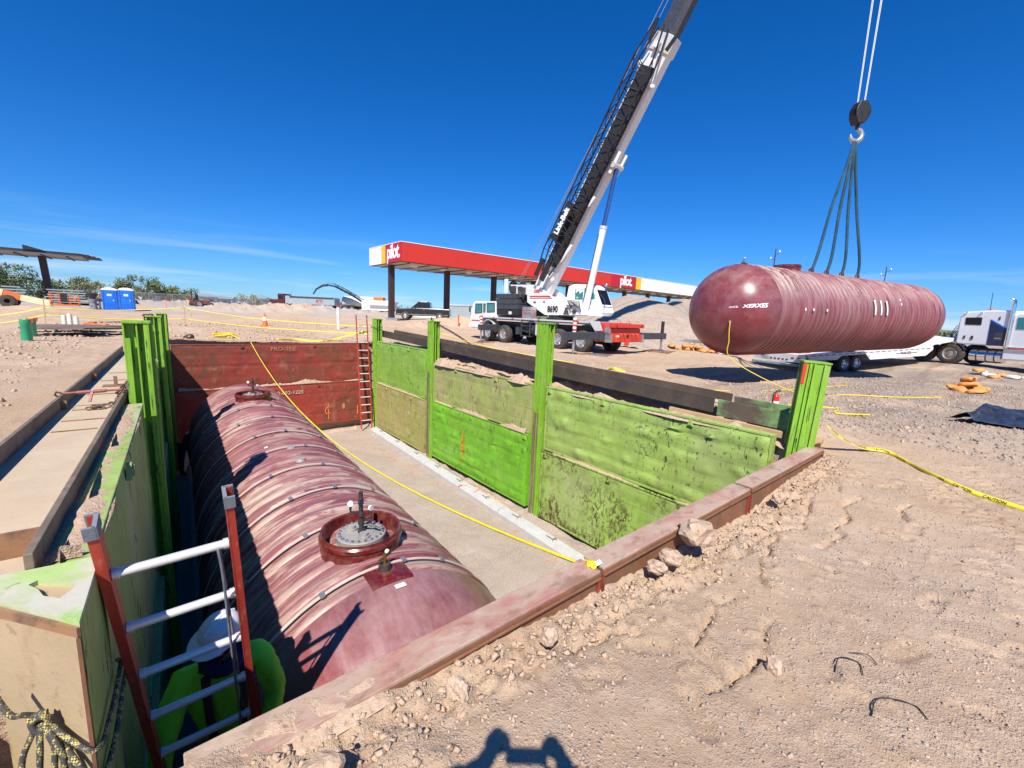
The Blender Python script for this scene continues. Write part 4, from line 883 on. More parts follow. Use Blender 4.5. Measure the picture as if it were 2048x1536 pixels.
# ------------------------------------------------------------------ people
def skin(name, V, E, mat, par, root, lv=2):
    names = list(V); me = bpy.data.meshes.new(name); me.from_pydata([V[n][0] for n in names], [(names.index(a), names.index(b)) for a, b in E], [])
    o = bpy.data.objects.new(name, me); C.objects.link(o); o.parent = par; me.materials.append(mat)
    md = o.modifiers.new('skin', 'SKIN'); md.use_smooth_shade = True
    for i, n in enumerate(names):
        r = V[n][1]; me.skin_vertices[0].data[i].radius = r if isinstance(r, tuple) else (r, r); me.skin_vertices[0].data[i].use_root = (n == root)
    sb = o.modifiers.new('sub', 'SUBSURF'); sb.levels = lv; sb.render_levels = lv
    return o
def hand(par, w, tip, normal, mat, name='glove', curl=.9, s=1.0):
    w, tip, nz_ = Vector(w), Vector(tip), Vector(normal).normalized(); d = (tip-w).normalized(); x = d.cross(nz_).normalized(); nz_ = x.cross(d)
    g = G(); rot = Matrix((x, d, nz_)).transposed(); g.ell(w+d*.045*s, (.043*s,.055*s,.017*s), 12, 8, rot); g.tube([w-d*.03*s, w+d*.02*s], [.03*s,.034*s], 10)
    for i, (k, L) in enumerate(((-1.5,.062),(-.5,.074),(.5,.078),(1.5,.070))):
        b = w+d*.085*s+x*k*.021*s; p = [b]; ang = .25
        for q in range(3):
            ang += curl*.75; p.append(p[-1]+(d*math.cos(ang)+nz_*math.sin(ang))*L*s*(.42,.33,.25)[q])
        g.tube(p, [.0105*s,.010*s,.009*s,.0065*s], 7)
    b = w+d*.03*s+x*.036*s; g.tube([b, b+(x*.7+d*.5)*.03*s+nz_*.01*s, b+(x*.6+d*.8)*.055*s+nz_*.03*s, b+(x*.3+d*.8)*.075*s+nz_*.045*s], [.013*s,.0125*s,.011*s,.007*s], 7)
    return g.ob(name, mat, par, smooth=60)
def person(label, J, shirt, trousers, face, hat=None, brim=None, group=None, gloves=None, extra=None, glove_dir=None, sleeve=1.0):
    """J: joints in world space; one continuous body under separate clothing"""
    base = Vector(((J['anL'][0]+J['anR'][0])/2, (J['anL'][1]+J['anR'][1])/2, min(J['anL'][2], J['anR'][2])-.09))
    t = thing('person', label, 'person', base, 0, group); L = {k: Vector(v)-base for k, v in J.items()}
    face = Vector(face).normalized(); up = (L['head']-L['neck']).normalized(); side = face.cross(up).normalized(); fw = up.cross(side).normalized()
    if fw.dot(face) < 0: fw = -fw
    hd = L['head']; V = {}; E = []
    def v(n, p, r): V[n] = (p, r)
    v('pel', L['pelvis'], (.115,.10)); v('spi', L['pelvis'].lerp(L['chest'], .5), (.115,.095)); v('che', L['chest'], (.135,.10)); v('nek', L['neck'], .052); v('hd0', hd-up*.07+fw*.012, .066); v('hd1', hd, (.078,.088)); v('hd2', hd+up*.075, .068)
    E += [('pel','spi'),('spi','che'),('che','nek'),('nek','hd0'),('hd0','hd1'),('hd1','hd2')]
    v('jaw', hd-up*.085+fw*.055, .035); E.append(('hd0','jaw'))
    for s in 'LR':
        v('sh'+s, L['sh'+s], .06); v('el'+s, L['el'+s], .042); v('wr'+s, L['wr'+s], .03)
        v('hp'+s, L['hip'+s], .085); v('kn'+s, L['kn'+s], .058); v('an'+s, L['an'+s], .04)
        E += [('che','sh'+s),('sh'+s,'el'+s),('el'+s,'wr'+s),('pel','hp'+s),('hp'+s,'kn'+s),('kn'+s,'an'+s)]
    body = skin('body', V, E, M['skin'], t, 'pel')
    for s in (-1, 1):
        G().ell(hd+side*s*.083-up*.005-fw*.005, (.012,.02,.03), 8, 6, Matrix((side, fw, up)).transposed()).ob('ear', M['skin'], t, smooth=60)
        G().ell(hd+side*s*.032+up*.005+fw*.086, (.013,.008,.008), 8, 6, Matrix((side, fw, up)).transposed()).ob('eye', M['pipe_dark'], t, smooth=60)
    G().tube([hd+fw*.08+up*.005, hd+fw*.105-up*.025, hd+fw*.085-up*.035], [.008,.016,.012], 7).ob('nose', M['skin'], t, smooth=60)
    G().ell(hd+fw*.084-up*.062, (.024,.008,.006), 8, 6, Matrix((side, fw, up)).transposed()).ob('mouth', M['maroon_web'], t, smooth=60)
    V2 = {}; E2 = []
    V2['pel'] = (L['pelvis'], (.150,.130)); V2['spi'] = (L['pelvis'].lerp(L['chest'], .5), (.155,.125)); V2['che'] = (L['chest'], (.165,.125)); V2['col'] = (L['chest'].lerp(L['neck'], .8), .075)
    E2 += [('pel','spi'),('spi','che'),('che','col')]
    for s in 'LR':
        V2['sh'+s] = (L['sh'+s], .085); V2['el'+s] = (L['el'+s], .062); e = L['el'+s].lerp(L['wr'+s], sleeve); V2['wr'+s] = (e, .045); E2 += [('che','sh'+s),('sh'+s,'el'+s),('el'+s,'wr'+s)]
    sh_ = skin('shirt', V2, E2, shirt, t, 'pel', 3)
    for nm_, sz_, st_ in (('folds', .09, .022), ('creases', .03, .010)):
        tx = bpy.data.textures.get(nm_) or bpy.data.textures.new(nm_, 'CLOUDS'); tx.noise_scale = sz_; dm_ = sh_.modifiers.new(nm_, 'DISPLACE'); dm_.texture = tx; dm_.strength = st_; dm_.mid_level = .5
    V3 = {'pel': (L['pelvis']-up*.02, (.145,.125))}; E3 = []
    for s in 'LR':
        V3['hp'+s] = (L['hip'+s], .105); V3['kn'+s] = (L['kn'+s], .080); V3['an'+s] = (L['kn'+s].lerp(L['an'+s], .9), .066); E3 += [('pel','hp'+s),('hp'+s,'kn'+s),('kn'+s,'an'+s)]
    skin('trousers', V3, E3, trousers, t, 'pel')
    for s in 'LR':
        a = L['an'+s]; tf = L.get('toe'+s, a+Vector((fw.x, fw.y, 0)).normalized()*.17-Vector((0,0,.05)))
        G().tube([a+Vector((0,0,.07)), a+Vector((0,0,-.0)), a+(tf-a)*.2-Vector((0,0,.035)), a+(tf-a)*.65-Vector((0,0,.02)), tf], [.052,.055,.058,.05,.028], 10).ob('boot', M['boot'], t, smooth=60)
        gd = (glove_dir or {}).get(s); w = L['wr'+s]; d = (w-L['el'+s]).normalized() if gd is None else Vector(gd[0]).normalized(); n_ = fw if gd is None else Vector(gd[1])
        hand(t, w, w+d, n_, gloves or M['skin'], 'glove' if gloves else 'hand')
    if hat:
        b = (Vector(brim) if brim else fw).normalized(); b = (b-up*b.dot(up)).normalized(); sd = up.cross(b)
        rot = Matrix((b, sd, up)).transposed().to_4x4(); rot.translation = hd+up*.045
        hs_ = .9
        rot = rot @ Matrix.Scale(.88, 4)
        pr = [(.001,.112),(.03,.110),(.062,.098),(.09,.074),(.108,.04),(.114,.0),(.110,-.006)]
        g = G().lathe(pr, 28); g.v = [(x*1.16, y, z) for x, y, z in g.v]; g.xf(rot); h = g.ob('hard_hat', hat, t, smooth=50)
        g = G(); n = 28; vs = []
        for k in range(n):
            a = 2*math.pi*k/n; ext = .016+.055*max(0, math.cos(a))**1.5
            for e, zz in ((0,.004),(ext,-.010-.02*max(0, math.cos(a))),(ext,-.015-.02*max(0, math.cos(a))),(0,-.004)):
                vs.append(((.112*1.16+e)*math.cos(a), (.112+e)*math.sin(a), zz))
        fs = [(k*4+j, k*4+(j+1)%4, ((k+1)%n)*4+(j+1)%4, ((k+1)%n)*4+j) for k in range(n) for j in range(4)]
        G().add(vs, fs).xf(rot).ob('hat_brim', hat, h, smooth=40)
        g = G().tube([rot @ Vector((x*1.0, y, z)) for x, y, z in [(-.11,0,.066),(-.06,0,.104),(0,0,.117),(.06,0,.104),(.11,0,.066)]], .009, 6); g.ob('hat_ridge', hat, h, smooth=60)
    return t, L, fw, up, side
DZ_ = .055
pj = dict(pelvis=(.16,2.86,-1.06), chest=(.155,2.82,-.66), neck=(.16,2.79,-.46), head=(.155,2.755,-.315),
  shL=(.345,2.81,-.53), elL=(.425,2.72,-.80), wrL=(.33,2.585,-1.0), shR=(-.04,2.80,-.55), elR=(-.15,2.68,-.80), wrR=(-.145,2.545,-.99),
  hipL=(.24,2.86,-1.12), knL=(.24,2.70,-1.48), anL=(.24,2.83,-1.86), hipR=(.08,2.86,-1.12), knR=(.05,2.66,-1.36), anR=(.04,2.78,-1.56), toeL=(.24,2.68,-1.90), toeR=(.04,2.63,-1.60))
for k_ in ('pelvis','chest','neck','head','shL','shR','elL','elR'): pj[k_] = (pj[k_][0]+.03, pj[k_][1], pj[k_][2]+DZ_)
wk, wL, wfw, wup, wsd = person('worker in lime long-sleeved shirt and white hard hat climbing the ladder', pj, M['hivis'], M['denim'], (-.16,-.85,-.5), M['hat'], (-.8,-.55,-.3), None, M['by_rope'] and M['denim'], None, {'L': ((-.2,-.3,-.9),(-1,-.1,0)), 'R': ((.2,-.3,-.9),(1,-.1,0))}, .97)
G().tube([wL['neck']+Vector((.085*math.cos(a), .075*math.sin(a)-.02, .035*math.sin(a)+.0)) for a in np.linspace(0, 2*math.pi, 14)], .04, 8, False).ob('neck_gaiter', M['navy'], wk, smooth=60)
for s in (-1, 1):
    c = wL['chest']; G().tube([c+Vector((s*.085,-.03,.17)), c+Vector((s*.09,-.135,.10)), c+Vector((s*.085,-.16,-.05)), c+Vector((s*.07,-.15,-.25)), c+Vector((s*.06,-.13,-.40))], .022, 6, True, .3).ob('harness_strap', M['maroon_web'], wk, smooth=60)
h0 = wL['head']+wup*.10; a = []
for k in range(15):
    q = 2*math.pi*k/14; p = h0+wsd*(.04*math.cos(q)-.012)+wup*(.020*math.sin(q)-.02)+Vector((-.06,-.10,.0)); a.append(p)
# crouching worker in the shade of the west wall
pj = dict(pelvis=(.50,14.55,-2.22), chest=(.66,14.28,-1.98), neck=(.76,14.12,-1.86), head=(.83,14.0,-1.80), shL=(.84,14.26,-1.98), elL=(.92,14.1,-2.25), wrL=(.88,13.98,-2.50), shR=(.52,14.12,-1.98), elR=(.55,13.95,-2.25), wrR=(.66,13.85,-2.5),
  hipL=(.58,14.6,-2.28), knL=(.62,14.45,-2.65), anL=(.60,14.62,-2.97), hipR=(.42,14.52,-2.28), knR=(.36,14.32,-2.65), anR=(.36,14.45,-2.97))
w2, L2_, f2, u2, s2 = person('worker with reflective vest bending down in the dark beside the tank', pj, M['denim'], M['denim'], (.3,-.6,-.6), M['navy_paint'], None, None, M['denim'])
for k, (a, b) in enumerate((((-.16,-.02,.04),(.16,.02,.04)),((-.15,.1,-.06),(.15,.14,-.06)))):
    c = L2_['chest']; G().tube([c+Vector((a[0],-.06,a[2]+.05)), c+Vector((0,.03,.15+a[2])), c+Vector((b[0],.06,b[2]+.05))], .022, 6, True, .3).ob('reflective_stripe', M['reflect'], w2, smooth=60)
# the photographer, standing behind the lens; only the shadow falls into view
F = Vector((.643,.766,0)); Rg = Vector((.766,-.643,0))
def q(f, r, z): p = F*f+Rg*r; return (p.x, p.y, z)
pj = dict(pelvis=q(-.52,0,.82), chest=q(-.50,0,1.20), neck=q(-.47,0,1.38), head=q(-.44,0,1.48), shL=q(-.42,-.22,1.36), elL=q(-.10,-.40,1.48), wrL=q(-.03,-.16,1.63), shR=q(-.42,.22,1.36), elR=q(-.10,.36,1.48), wrR=q(-.03,.15,1.62),
  hipL=q(-.52,-.09,.78), knL=q(-.50,-.11,.38), anL=q(-.53,-.12,-.02), hipR=q(-.52,.09,.78), knR=q(-.50,.11,.38), anR=q(-.53,.12,-.02))
ph, *_ = person('photographer with arms raised holding up a phone', pj, M['hivis_y'], M['denim'], F, M['hat'], None, None, None, None, {'L': (tuple(Rg*.35+Vector((0,0,.9))), tuple(F*.3+Rg)), 'R': (tuple(-Rg*.35+Vector((0,0,.9))), tuple(F*.3-Rg))}, .8)
c = Vector((0,0,1.65))-F*.02; mt = Matrix((Rg, F, Vector((0,0,1)))).transposed()
tag(G().box(c, (.165,.009,.078), mt).ob('phone', M['black'], bev=.004), 'black phone held up by the photographer', 'phone')
# ------------------------------------------------------------------ mobile crane
def wheel(root, par, c, R, w, out, name='wheel', rimr=.56, dual=False):
    """axis along local x of the part; out=+1/-1 side that shows"""
    t = G().lathe([(R*rimr,-w/2),(R*.80,-w/2-.01),(R*.96,-w/2+.02),(R,-w/2+.06),(R,w/2-.06),(R*.96,w/2-.02),(R*.80,w/2+.01),(R*rimr,w/2)], 30, c, 'X').ob(name, M['rubber'], par, smooth=35)
    g = G(); x = out*w/2
    g.lathe([(R*rimr,x),(R*.50,x-out*.02),(R*.46,x-out*.10),(R*.30,x-out*.11),(R*.26,x-out*.02),(R*.14,x-out*.0),(.001,x+out*.01)], 26, c, 'X'); g.ob('rim', M['chrome'], t, smooth=30)
    for k in range(10):
        a = k/10*6.283; G().tube([(c[0]+x-out*.10,c[1]+math.cos(a)*R*.37,c[2]+math.sin(a)*R*.37),(c[0]+x-out*.07,c[1]+math.cos(a)*R*.37,c[2]+math.sin(a)*R*.37)], .016, 6).ob('lug_nut', M['chrome'], t)
    for k in range(0): pass
    return t
CB = Vector((17.3, 17.2, 0)); cr = thing('mobile_crane', 'white truck crane with red rear, boom raised over the yard', 'crane', CB)
def W_(g, name, mat, par=None, **k):
    g.xf(Matrix.Translation(-CB)); return g.ob(name, mat, par or cr, **k)
def pg(poly, x0, x1): return G().prism(poly, abs(x1-x0), 'YZ', (x0+x1)/2)
for y in (21.6, 20.1, 15.6, 14.0):
    for x, o in ((16.18, -1), (18.42, 1)): wheel(cr, cr, (x-CB.x, y-CB.y, .53), .53, .36, o)
W_(G().bb((16.6,12.9,.72),(18.0,22.9,1.25)), 'chassis', M['black'])
for y in (21.6, 20.1, 15.6, 14.0): W_(G().tube([(16.3,y,.53),(18.3,y,.53)], .09, 10), 'axle', M['black'], smooth=60)
W_(G().bb((16.02,13.2,1.42),(18.58,22.55,1.50)), 'deck', M['alu'], bev=.01)
W_(G().bb((16.01,13.2,1.36),(16.05,22.5,1.42)), 'deck_trim', M['slate'])
for y in (22.35,21.0,19.2,17.0,14.2): W_(G().bb((16.0,y,1.44),(16.018,y+.14,1.49)), 'side_marker', M['taillight'])
# driver's cab
dc = [(23.55,.78),(23.75,1.66),(23.33,2.37),(23.1,2.44),(20.98,2.44),(20.9,1.5),(22.3,1.5),(22.5,.80)]
c_ = W_(pg(dc, 16.08, 17.25), 'drivers_cab', M['white'], bev=.03)
for poly in ([(23.08,2.28),(22.40,2.29),(22.38,1.74),(23.10,1.69)], [(22.2,2.29),(22.02,2.29),(22.02,1.78),(22.2,1.77)], [(21.85,2.33),(21.08,2.33),(21.05,1.82),(21.82,1.78)]):
    W_(pg(poly, 16.068, 16.09), 'side_window', M['glass'], c_)
    e = [Vector((16.06, a, b)) for a, b in poly]+[Vector((16.06,)+poly[0])]
    g = G(); [g.beam(p, q_, .02, .035, up=(1,0,0)) for p, q_ in zip(e[:-1], e[1:])]; W_(g, 'window_seal', M['black'], c_)
W_(G().add([(16.14,23.775,1.72),(17.19,23.775,1.72),(17.19,23.36,2.36),(16.14,23.36,2.36)], [(0,1,2,3)]), 'windscreen', M['glass_dark'], c_)
W_(G().bb((16.07,22.34,1.35),(16.075,22.36,2.3)), 'door_seam', M['black'], c_); W_(G().bb((16.05,22.5,1.45),(16.075,22.66,1.49)), 'door_handle', M['black'], c_)
W_(G().bb((15.9,23.5,1.75),(15.98,23.56,2.1)), 'mirror', M['black'], c_); W_(G().tube([(16.08,23.45,2.1),(15.93,23.52,2.15)], .015, 6), 'mirror_arm', M['black'], c_)
W_(G().bb((16.06,22.6,1.2),(16.075,23.5,1.26)), 'red_stripe', M['red'], c_)
W_(G().bb((16.1,23.5,.75),(18.5,23.85,1.05)), 'front_bumper', M['white'], bev=.02)
W_(G().bb((17.25,20.9,1.5),(18.5,22.3,1.9)), 'engine_cover', M['white'], bev=.03)
# fenders, steps, tool boxes
for yc in (21.6,):
    W_(G().lathe([(.70,0),(.74,0),(.74,.5),(.70,.5)], 14, (16.0,yc,.60), 'X', .0, math.pi, True), 'fender', M['alu'], smooth=40)
W_(G().bb((16.1,16.2,.62),(16.7,17.4,1.34)), 'tool_box', M['alu'], bev=.02); W_(G().tube([(16.35,17.5,.95),(16.35,18.3,.95)], .28, 16), 'fuel_tank', M['slate'], smooth=60)
st = W_(G().bb((15.92,17.62,.48),(15.96,17.68,1.45)).bb((15.92,18.32,.48),(15.96,18.38,1.45)), 'step_stringer', M['slate'])
for z in (.52,.80,1.08,1.34): W_(G().bb((15.9,17.62,z),(16.12,18.38,z+.04)), 'step', M['slate'], st)
W_(G().bb((15.85,18.5,.6),(16.1,18.75,1.0)), 'step_box', M['slate'])
W_(G().tube([(16.05,17.5,1.5),(16.05,17.5,1.95),(16.05,18.4,1.95),(16.05,18.4,1.5)], .02, 6), 'grab_rail', M['red'], smooth=60)
# red rear
W_(pg([(12.36,.60),(12.36,1.24),(12.95,1.50),(13.25,1.50),(13.25,.60)], 16.12, 18.48), 'rear_body', M['red'], bev=.02)
rb = W_(G().bb((16.08,12.2,1.28),(18.56,12.42,1.47)), 'rear_beam', M['red'], bev=.02)
W_(G().bb((16.12,12.28,.62),(18.5,12.36,.97)), 'rear_bumper', M['red'], bev=.015)
for x in (16.35,18.3): W_(G().lathe([(.001,.03),(.055,.03),(.06,0)], 14, (x,12.2,1.38)).xf(Matrix.Translation((x,12.2,1.38)) @ Matrix.Rotation(R_(90),4,'X') @ Matrix.Translation((-x,-12.2,-1.38))), 'rear_light', M['taillight'], rb)
for x in (16.7,17.0,17.65,17.95):
    W_(G().tube([(x,12.28,1.02),(x-.05,12.18,.98),(x,12.14,.88),(x+.05,12.18,.98),(x,12.28,1.02)], .018, 6), 'tow_hook', M['red'], rb, smooth=60)
for x in (16.5,17.2,17.9): W_(G().tube([(x,12.3,1.46),(x,12.28,1.60),(x+.22,12.28,1.60),(x+.22,12.3,1.46)], .012, 6), 'hose_guard', M['red'], rb, smooth=60)
W_(G().bb((17.25,12.24,.84),(17.42,12.28,.96)), 'hitch_socket', M['black'], rb); W_(G().bb((16.45,12.26,.84),(16.70,12.28,.94)), 'licence_plate', M['cream'], rb); W_(G().bb((17.15,12.2,.45),(17.4,12.3,.62)), 'tow_pin', M['red'], rb, bev=.02)
for a, b in (((15.99,12.22,.60),(16.12,12.55,.97)), ((18.5,12.22,.60),(18.62,12.55,.97))): W_(G().bb(a, b), 'tread_plate_box', M['zinc'])
W_(G().bb((16.0,12.37,1.0),(16.12,12.6,1.28)), 'tread_plate_box', M['zinc'])
W_(pg([(13.55,1.53),(12.93,1.54),(12.72,1.12),(13.15,1.08)], 15.98, 16.02), 'side_shield', M['alu'], bev=.006)
# outriggers
def outrigger(y, x0, x1, legs, zt=1.04):
    b = W_(G().bb((x0,y-.13,zt-.33),(x1,y+.13,zt)), 'outrigger_beam', M['slate'], bev=.015)
    W_(G().bb((15.7,y-.17,zt-.36),(18.95,y+.17,zt+.03)), 'outrigger_sleeve', M['slate'], bev=.01)
    for x, zb, hz_ in legs:
        W_(G().tube([(x,y,zb+.05),(x,y,zt)], .055, 12), 'jack_leg', M['zinc'], b, smooth=60)
        W_(G().tube([(x,y,zt),(x,y,zt+hz_)], .085, 12), 'jack_housing', M['white'] if x < 17 else M['black'], b, smooth=60)
        if x < 17:
            for k in range(3): W_(G().lathe([(.087,0),(.087,.09)], 12, (x,y,zt+.05+k*.19)), 'warning_band', M['red'], b, smooth=60)
        W_(G().lathe([(.001,.10),(.05,.10),(.07,.06),(.20,.015),(.20,0),(.001,0)], 16, (x,y,zb)), 'float_pad', M['slate'], b, smooth=30)
outrigger(12.75, 13.50, 21.34, [(14.12,.09,.62),(21.1,.09,.62)])
outrigger(20.85, 14.80, 19.75, [(14.95,.02,.55),(19.6,.1,.5)])
for (x, y), lb in (((14.14,12.85),'crane mat under the outrigger beside the tall green post'), ((21.0,12.75),'crane mat under the far outrigger by the gravel pile'), ((14.9,20.85),'crane mat under the front outrigger near the cab')):
    t = thing('crane_mat', lb, 'mat', (x, y, gh(x, y)-.02), .25, 'timber crane mats'); zt = (.09 if y < 18 else .02)-t.location.z
    for k in range(4): G().box((0,(k-1.5)*.33,zt-.05),(1.5,.32,.10)).ob('plank', M['mat_wood'], t, bev=.008)
tag(G().box((15.2,12.2,gh(15.2,12.2)+.02),(1.2,1.0,.03),.4).ob('steel_plate', M['zinc']), 'thin grey steel plate lying beside the crane mat', 'plate')
# superstructure
W_(G().lathe([(.85,1.50),(.85,1.60),(.70,1.62),(.70,1.74)], 32, (17.3,16.6,0)), 'slewing_ring', M['black'], smooth=40)
up = [(20.32,3.44),(18.29,3.38),(17.8,3.27),(16.6,2.60),(15.53,2.50),(15.19,2.43),(14.16,1.80),(17.25,1.74),(18.75,2.41),(18.79,2.85),(20.28,2.87)]
ub = W_(pg(up, 16.62, 16.72), 'upper_side_plate', M['white'], bev=.015); W_(pg(up, 17.75, 17.85), 'upper_side_plate', M['white'], bev=.015)
W_(pg([(20.2,2.86),(18.7,2.84),(18.7,2.42),(17.3,1.76),(14.5,1.80),(15.2,2.2),(16.7,2.4),(18.3,3.1),(20.2,3.2)], 16.72, 17.75), 'upper_frame', M['white'])
W_(pg([(18.55,2.78),(16.95,2.78),(16.80,2.69),(18.55,2.71)], 16.612, 16.62), 'red_stripe', M['red'], ub); W_(pg([(18.55,2.66),(16.76,2.66),(16.72,2.62),(18.55,2.62)], 16.612, 16.62), 'red_stripe', M['binder'], ub)
sd = lambda y, z: frame((16.605-CB.x, y-CB.y, z), (0,-1,0), (0,0,1))
text('8690', .46, M['black'], cr, sd(16.66, 2.04), 'fleet_number', .003, .04, 0, 1.0, sx=.85); text('3580', .24, M['red'], cr, sd(17.95, 3.02), 'model_number', .003, .03)
W_(G().lathe([(.001,0),(.06,0),(.06,.006)], 16, (16.61,17.35,2.44), 'X'), 'round_port', M['black'], ub); W_(G().bb((16.60,18.0,2.38),(16.612,18.2,2.46)), 'badge', M['slate'], ub)
# hoist drum, hydraulic clutter
W_(G().lathe([(.001,0),(.16,0),(.16,.06),(.11,.08),(.11,.20),(.07,.22),(.07,.36),(.001,.36)], 16, (16.5,15.55,1.80)), 'slew_motor', M['pipe_dark'], smooth=40)
W_(G().tube([(16.5,15.05,1.95),(16.62,15.05,1.95)], .10, 14), 'hose_reel', M['pipe_dark'], smooth=60)
for k in range(6): W_(G().tube([(16.5,15.3-.02*k,2.1),(16.45,15.0+.1*k,2.3+.05*k),(16.5,14.7,2.15+.06*k),(16.55,14.6,1.95)], .018, 6), 'hydraulic_hose', M['black'], smooth=60)
for k in range(7): W_(G().tube([(16.6,19.6-.06*k,3.3),(16.45,19.4-.1*k,3.1-.04*k),(16.45,19.2-.06*k,2.7),(16.6,19.0,2.45)], .022, 6), 'hydraulic_hose', M['black'], smooth=60)
W_(G().bb((16.45,19.75,2.95),(16.62,20.15,3.35)), 'valve_bank', M['pipe_dark'], bev=.02); W_(G().bb((16.45,18.9,2.9),(16.62,19.3,3.25)), 'valve_bank', M['pipe_dark'], bev=.02)
W_(G().lathe([(.40,0),(.40,.06),(.26,.08),(.26,.72),(.40,.74),(.40,.80)], 24, (16.85,20.35,3.30), 'X'), 'winch_drum', M['pipe_dark'], smooth=40)
W_(G().bb((16.3,20.2,2.9),(16.34,20.5,3.75)), 'rear_mast', M['white']); W_(G().tube([(16.3,20.6,3.4),(16.3,20.6,4.1)], .012, 5), 'aerial', M['black'])
for k in range(4):
    W_(G().bb((16.12+.0,18.95+.1*k,1.66+.31*k),(18.5,21.12-.02*k,1.955+.31*k)), 'counterweight', M['slate'] if k else M['black'], bev=.03)
W_(G().bb((16.10,19.5,1.7),(16.125,19.75,1.86)), 'warning_sign', M['paper'])
W_(G().bb((16.15,17.9,1.5),(16.6,18.6,2.15)), 'power_box', M['zinc'], bev=.02)
# operator's cab
cab = [(16.92,1.85),(16.95,2.60),(16.80,3.36),(16.44,3.46),(15.30,3.42),(14.88,3.20),(14.40,2.30),(14.30,1.98),(14.47,1.80)]
oc = W_(pg(cab, 17.9, 18.85), 'operator_cab', M['white'], bev=.04)
W_(pg([(16.30,3.20),(15.15,3.24),(14.90,2.85),(14.90,2.66),(16.25,2.64)], 17.885, 17.905), 'cab_window', M['glass'], oc)
W_(G().bb((17.87,15.62,2.64),(17.9,15.68,3.22)), 'window_post', M['white'], oc)
W_(G().add([(17.98,14.865,3.14),(18.78,14.865,3.14),(18.78,14.40,2.25),(17.98,14.40,2.25)], [(0,1,2,3)]).xf(Matrix.Translation((0,-.02,.01))), 'cab_windscreen', M['glass_dark'], oc)
W_(pg([(16.25,3.34),(15.75,3.40),(15.70,3.05),(15.9,2.95),(16.0,3.1),(16.2,2.98)], 17.86, 17.884), 'sun_cloth', M['paper'], oc)
W_(G().ell((18.6,14.75,3.42),(.09,.09,.10)), 'work_light', M['zinc'], oc, smooth=60); W_(G().tube([(18.0,14.32,2.0),(18.0,14.28,2.6),(18.0,14.6,2.9)], .015, 6), 'grab_rail', M['slate'], oc, smooth=60)
W_(G().ell((17.893,16.1,2.74),(.01,.10,.10)), 'operator_vest', M['hivis_y'], oc, smooth=60)  # lime spot of the operator's vest, set on the cab window
# boom: plane through pivot and hook
BP = Vector((17.2,18.1,2.9)); HK = Vector((18.83,4.84,0)); hd_ = Vector((HK.x-BP.x, HK.y-BP.y, 0)); DH = hd_.length; hd_.normalize()
TIP = Vector((HK.x, HK.y, 26.0)); bd = (TIP-BP).normalized(); bx = hd_.cross(Vector((0,0,1))).normalized(); bn = bx.cross(bd).normalized()
if bn.z < 0: bn = -bn
BL = (TIP-BP).length
def bpt(s, n=0, x=0): return BP+bd*s+bn*n+bx*x
def sect(s0, s1, w, h, n0=0):
    """boom tube with chamfered lower edges"""
    pr = [(-w/2,h/2),(w/2,h/2),(w/2,-h*.22),(w*.28,-h/2),(-w*.28,-h/2),(-w/2,-h*.22)]
    vs = [bpt(s, n0+b, a) for s in (s0, s1) for a, b in pr]
    return G().add(vs, [tuple(range(6)), tuple(range(11,5,-1))]+[(i, 6+i, 6+(i+1) % 6, (i+1) % 6) for i in range(6)])
boom = W_(sect(-.5, 12.2, .80, .98), 'boom_base_section', M['white'], bev=.015)
W_(sect(-.2, 1.5, .86, .6, -.16), 'boom_foot', M['white'])
W_(sect(11.85, 12.5, .90, 1.10), 'boom_collar', M['alu'], boom, bev=.01)
b2_ = W_(sect(12.3, 20.5, .64, .80), 'boom_mid_section', M['slate'], bev=.01); b3_ = W_(sect(20.5, BL, .5, .62), 'boom_tip_section', M['slate'], bev=.01)
W_(sect(BL-.4, BL+.3, .7, .8), 'boom_head', M['slate'], b3_)
nearx = -1 if bx.x > 0 else 1          # bx sign of the pit-facing side
for s in (-1, 1): W_(G().tube([bpt(BL, -.3, s*.3), bpt(BL, .3, s*.3)], .02, 6), 'sheave_pin', M['black'], b3_)
# lift cylinder
ca, cb = Vector((17.25,14.95,2.0)), bpt(7.3, -.62, 0)
cd = (cb-ca); W_(G().tube([ca, ca+cd*.60], .17, 18), 'lift_cylinder', M['white'], smooth=60)
rod = W_(G().tube([ca+cd*.60, cb], .105, 16), 'cylinder_rod', M['cyl'], smooth=60)
W_(G().tube([ca+cd*.585, ca+cd*.605], .19, 18), 'cylinder_gland', M['alu'], rod, smooth=40)
W_(G().tube([bpt(7.3,-.62,-.4), bpt(7.3,-.62,.4)], .14, 12), 'cylinder_pin', M['alu'], rod, smooth=60); W_(G().beam(bpt(6.9,-.45,-.3),bpt(7.9,-.45,-.3),.06,.5,up=bn).beam(bpt(6.9,-.45,.3),bpt(7.9,-.45,.3),.06,.5,up=bn), 'cylinder_lug', M['white'], boom)
W_(G().tube([ca+Vector((-.16,.05,.4)), ca+cd*.25+Vector((-.2,.05,0)), ca+cd*.55+Vector((-.19,.05,0))], .02, 6), 'cylinder_hose', M['black'], smooth=60)
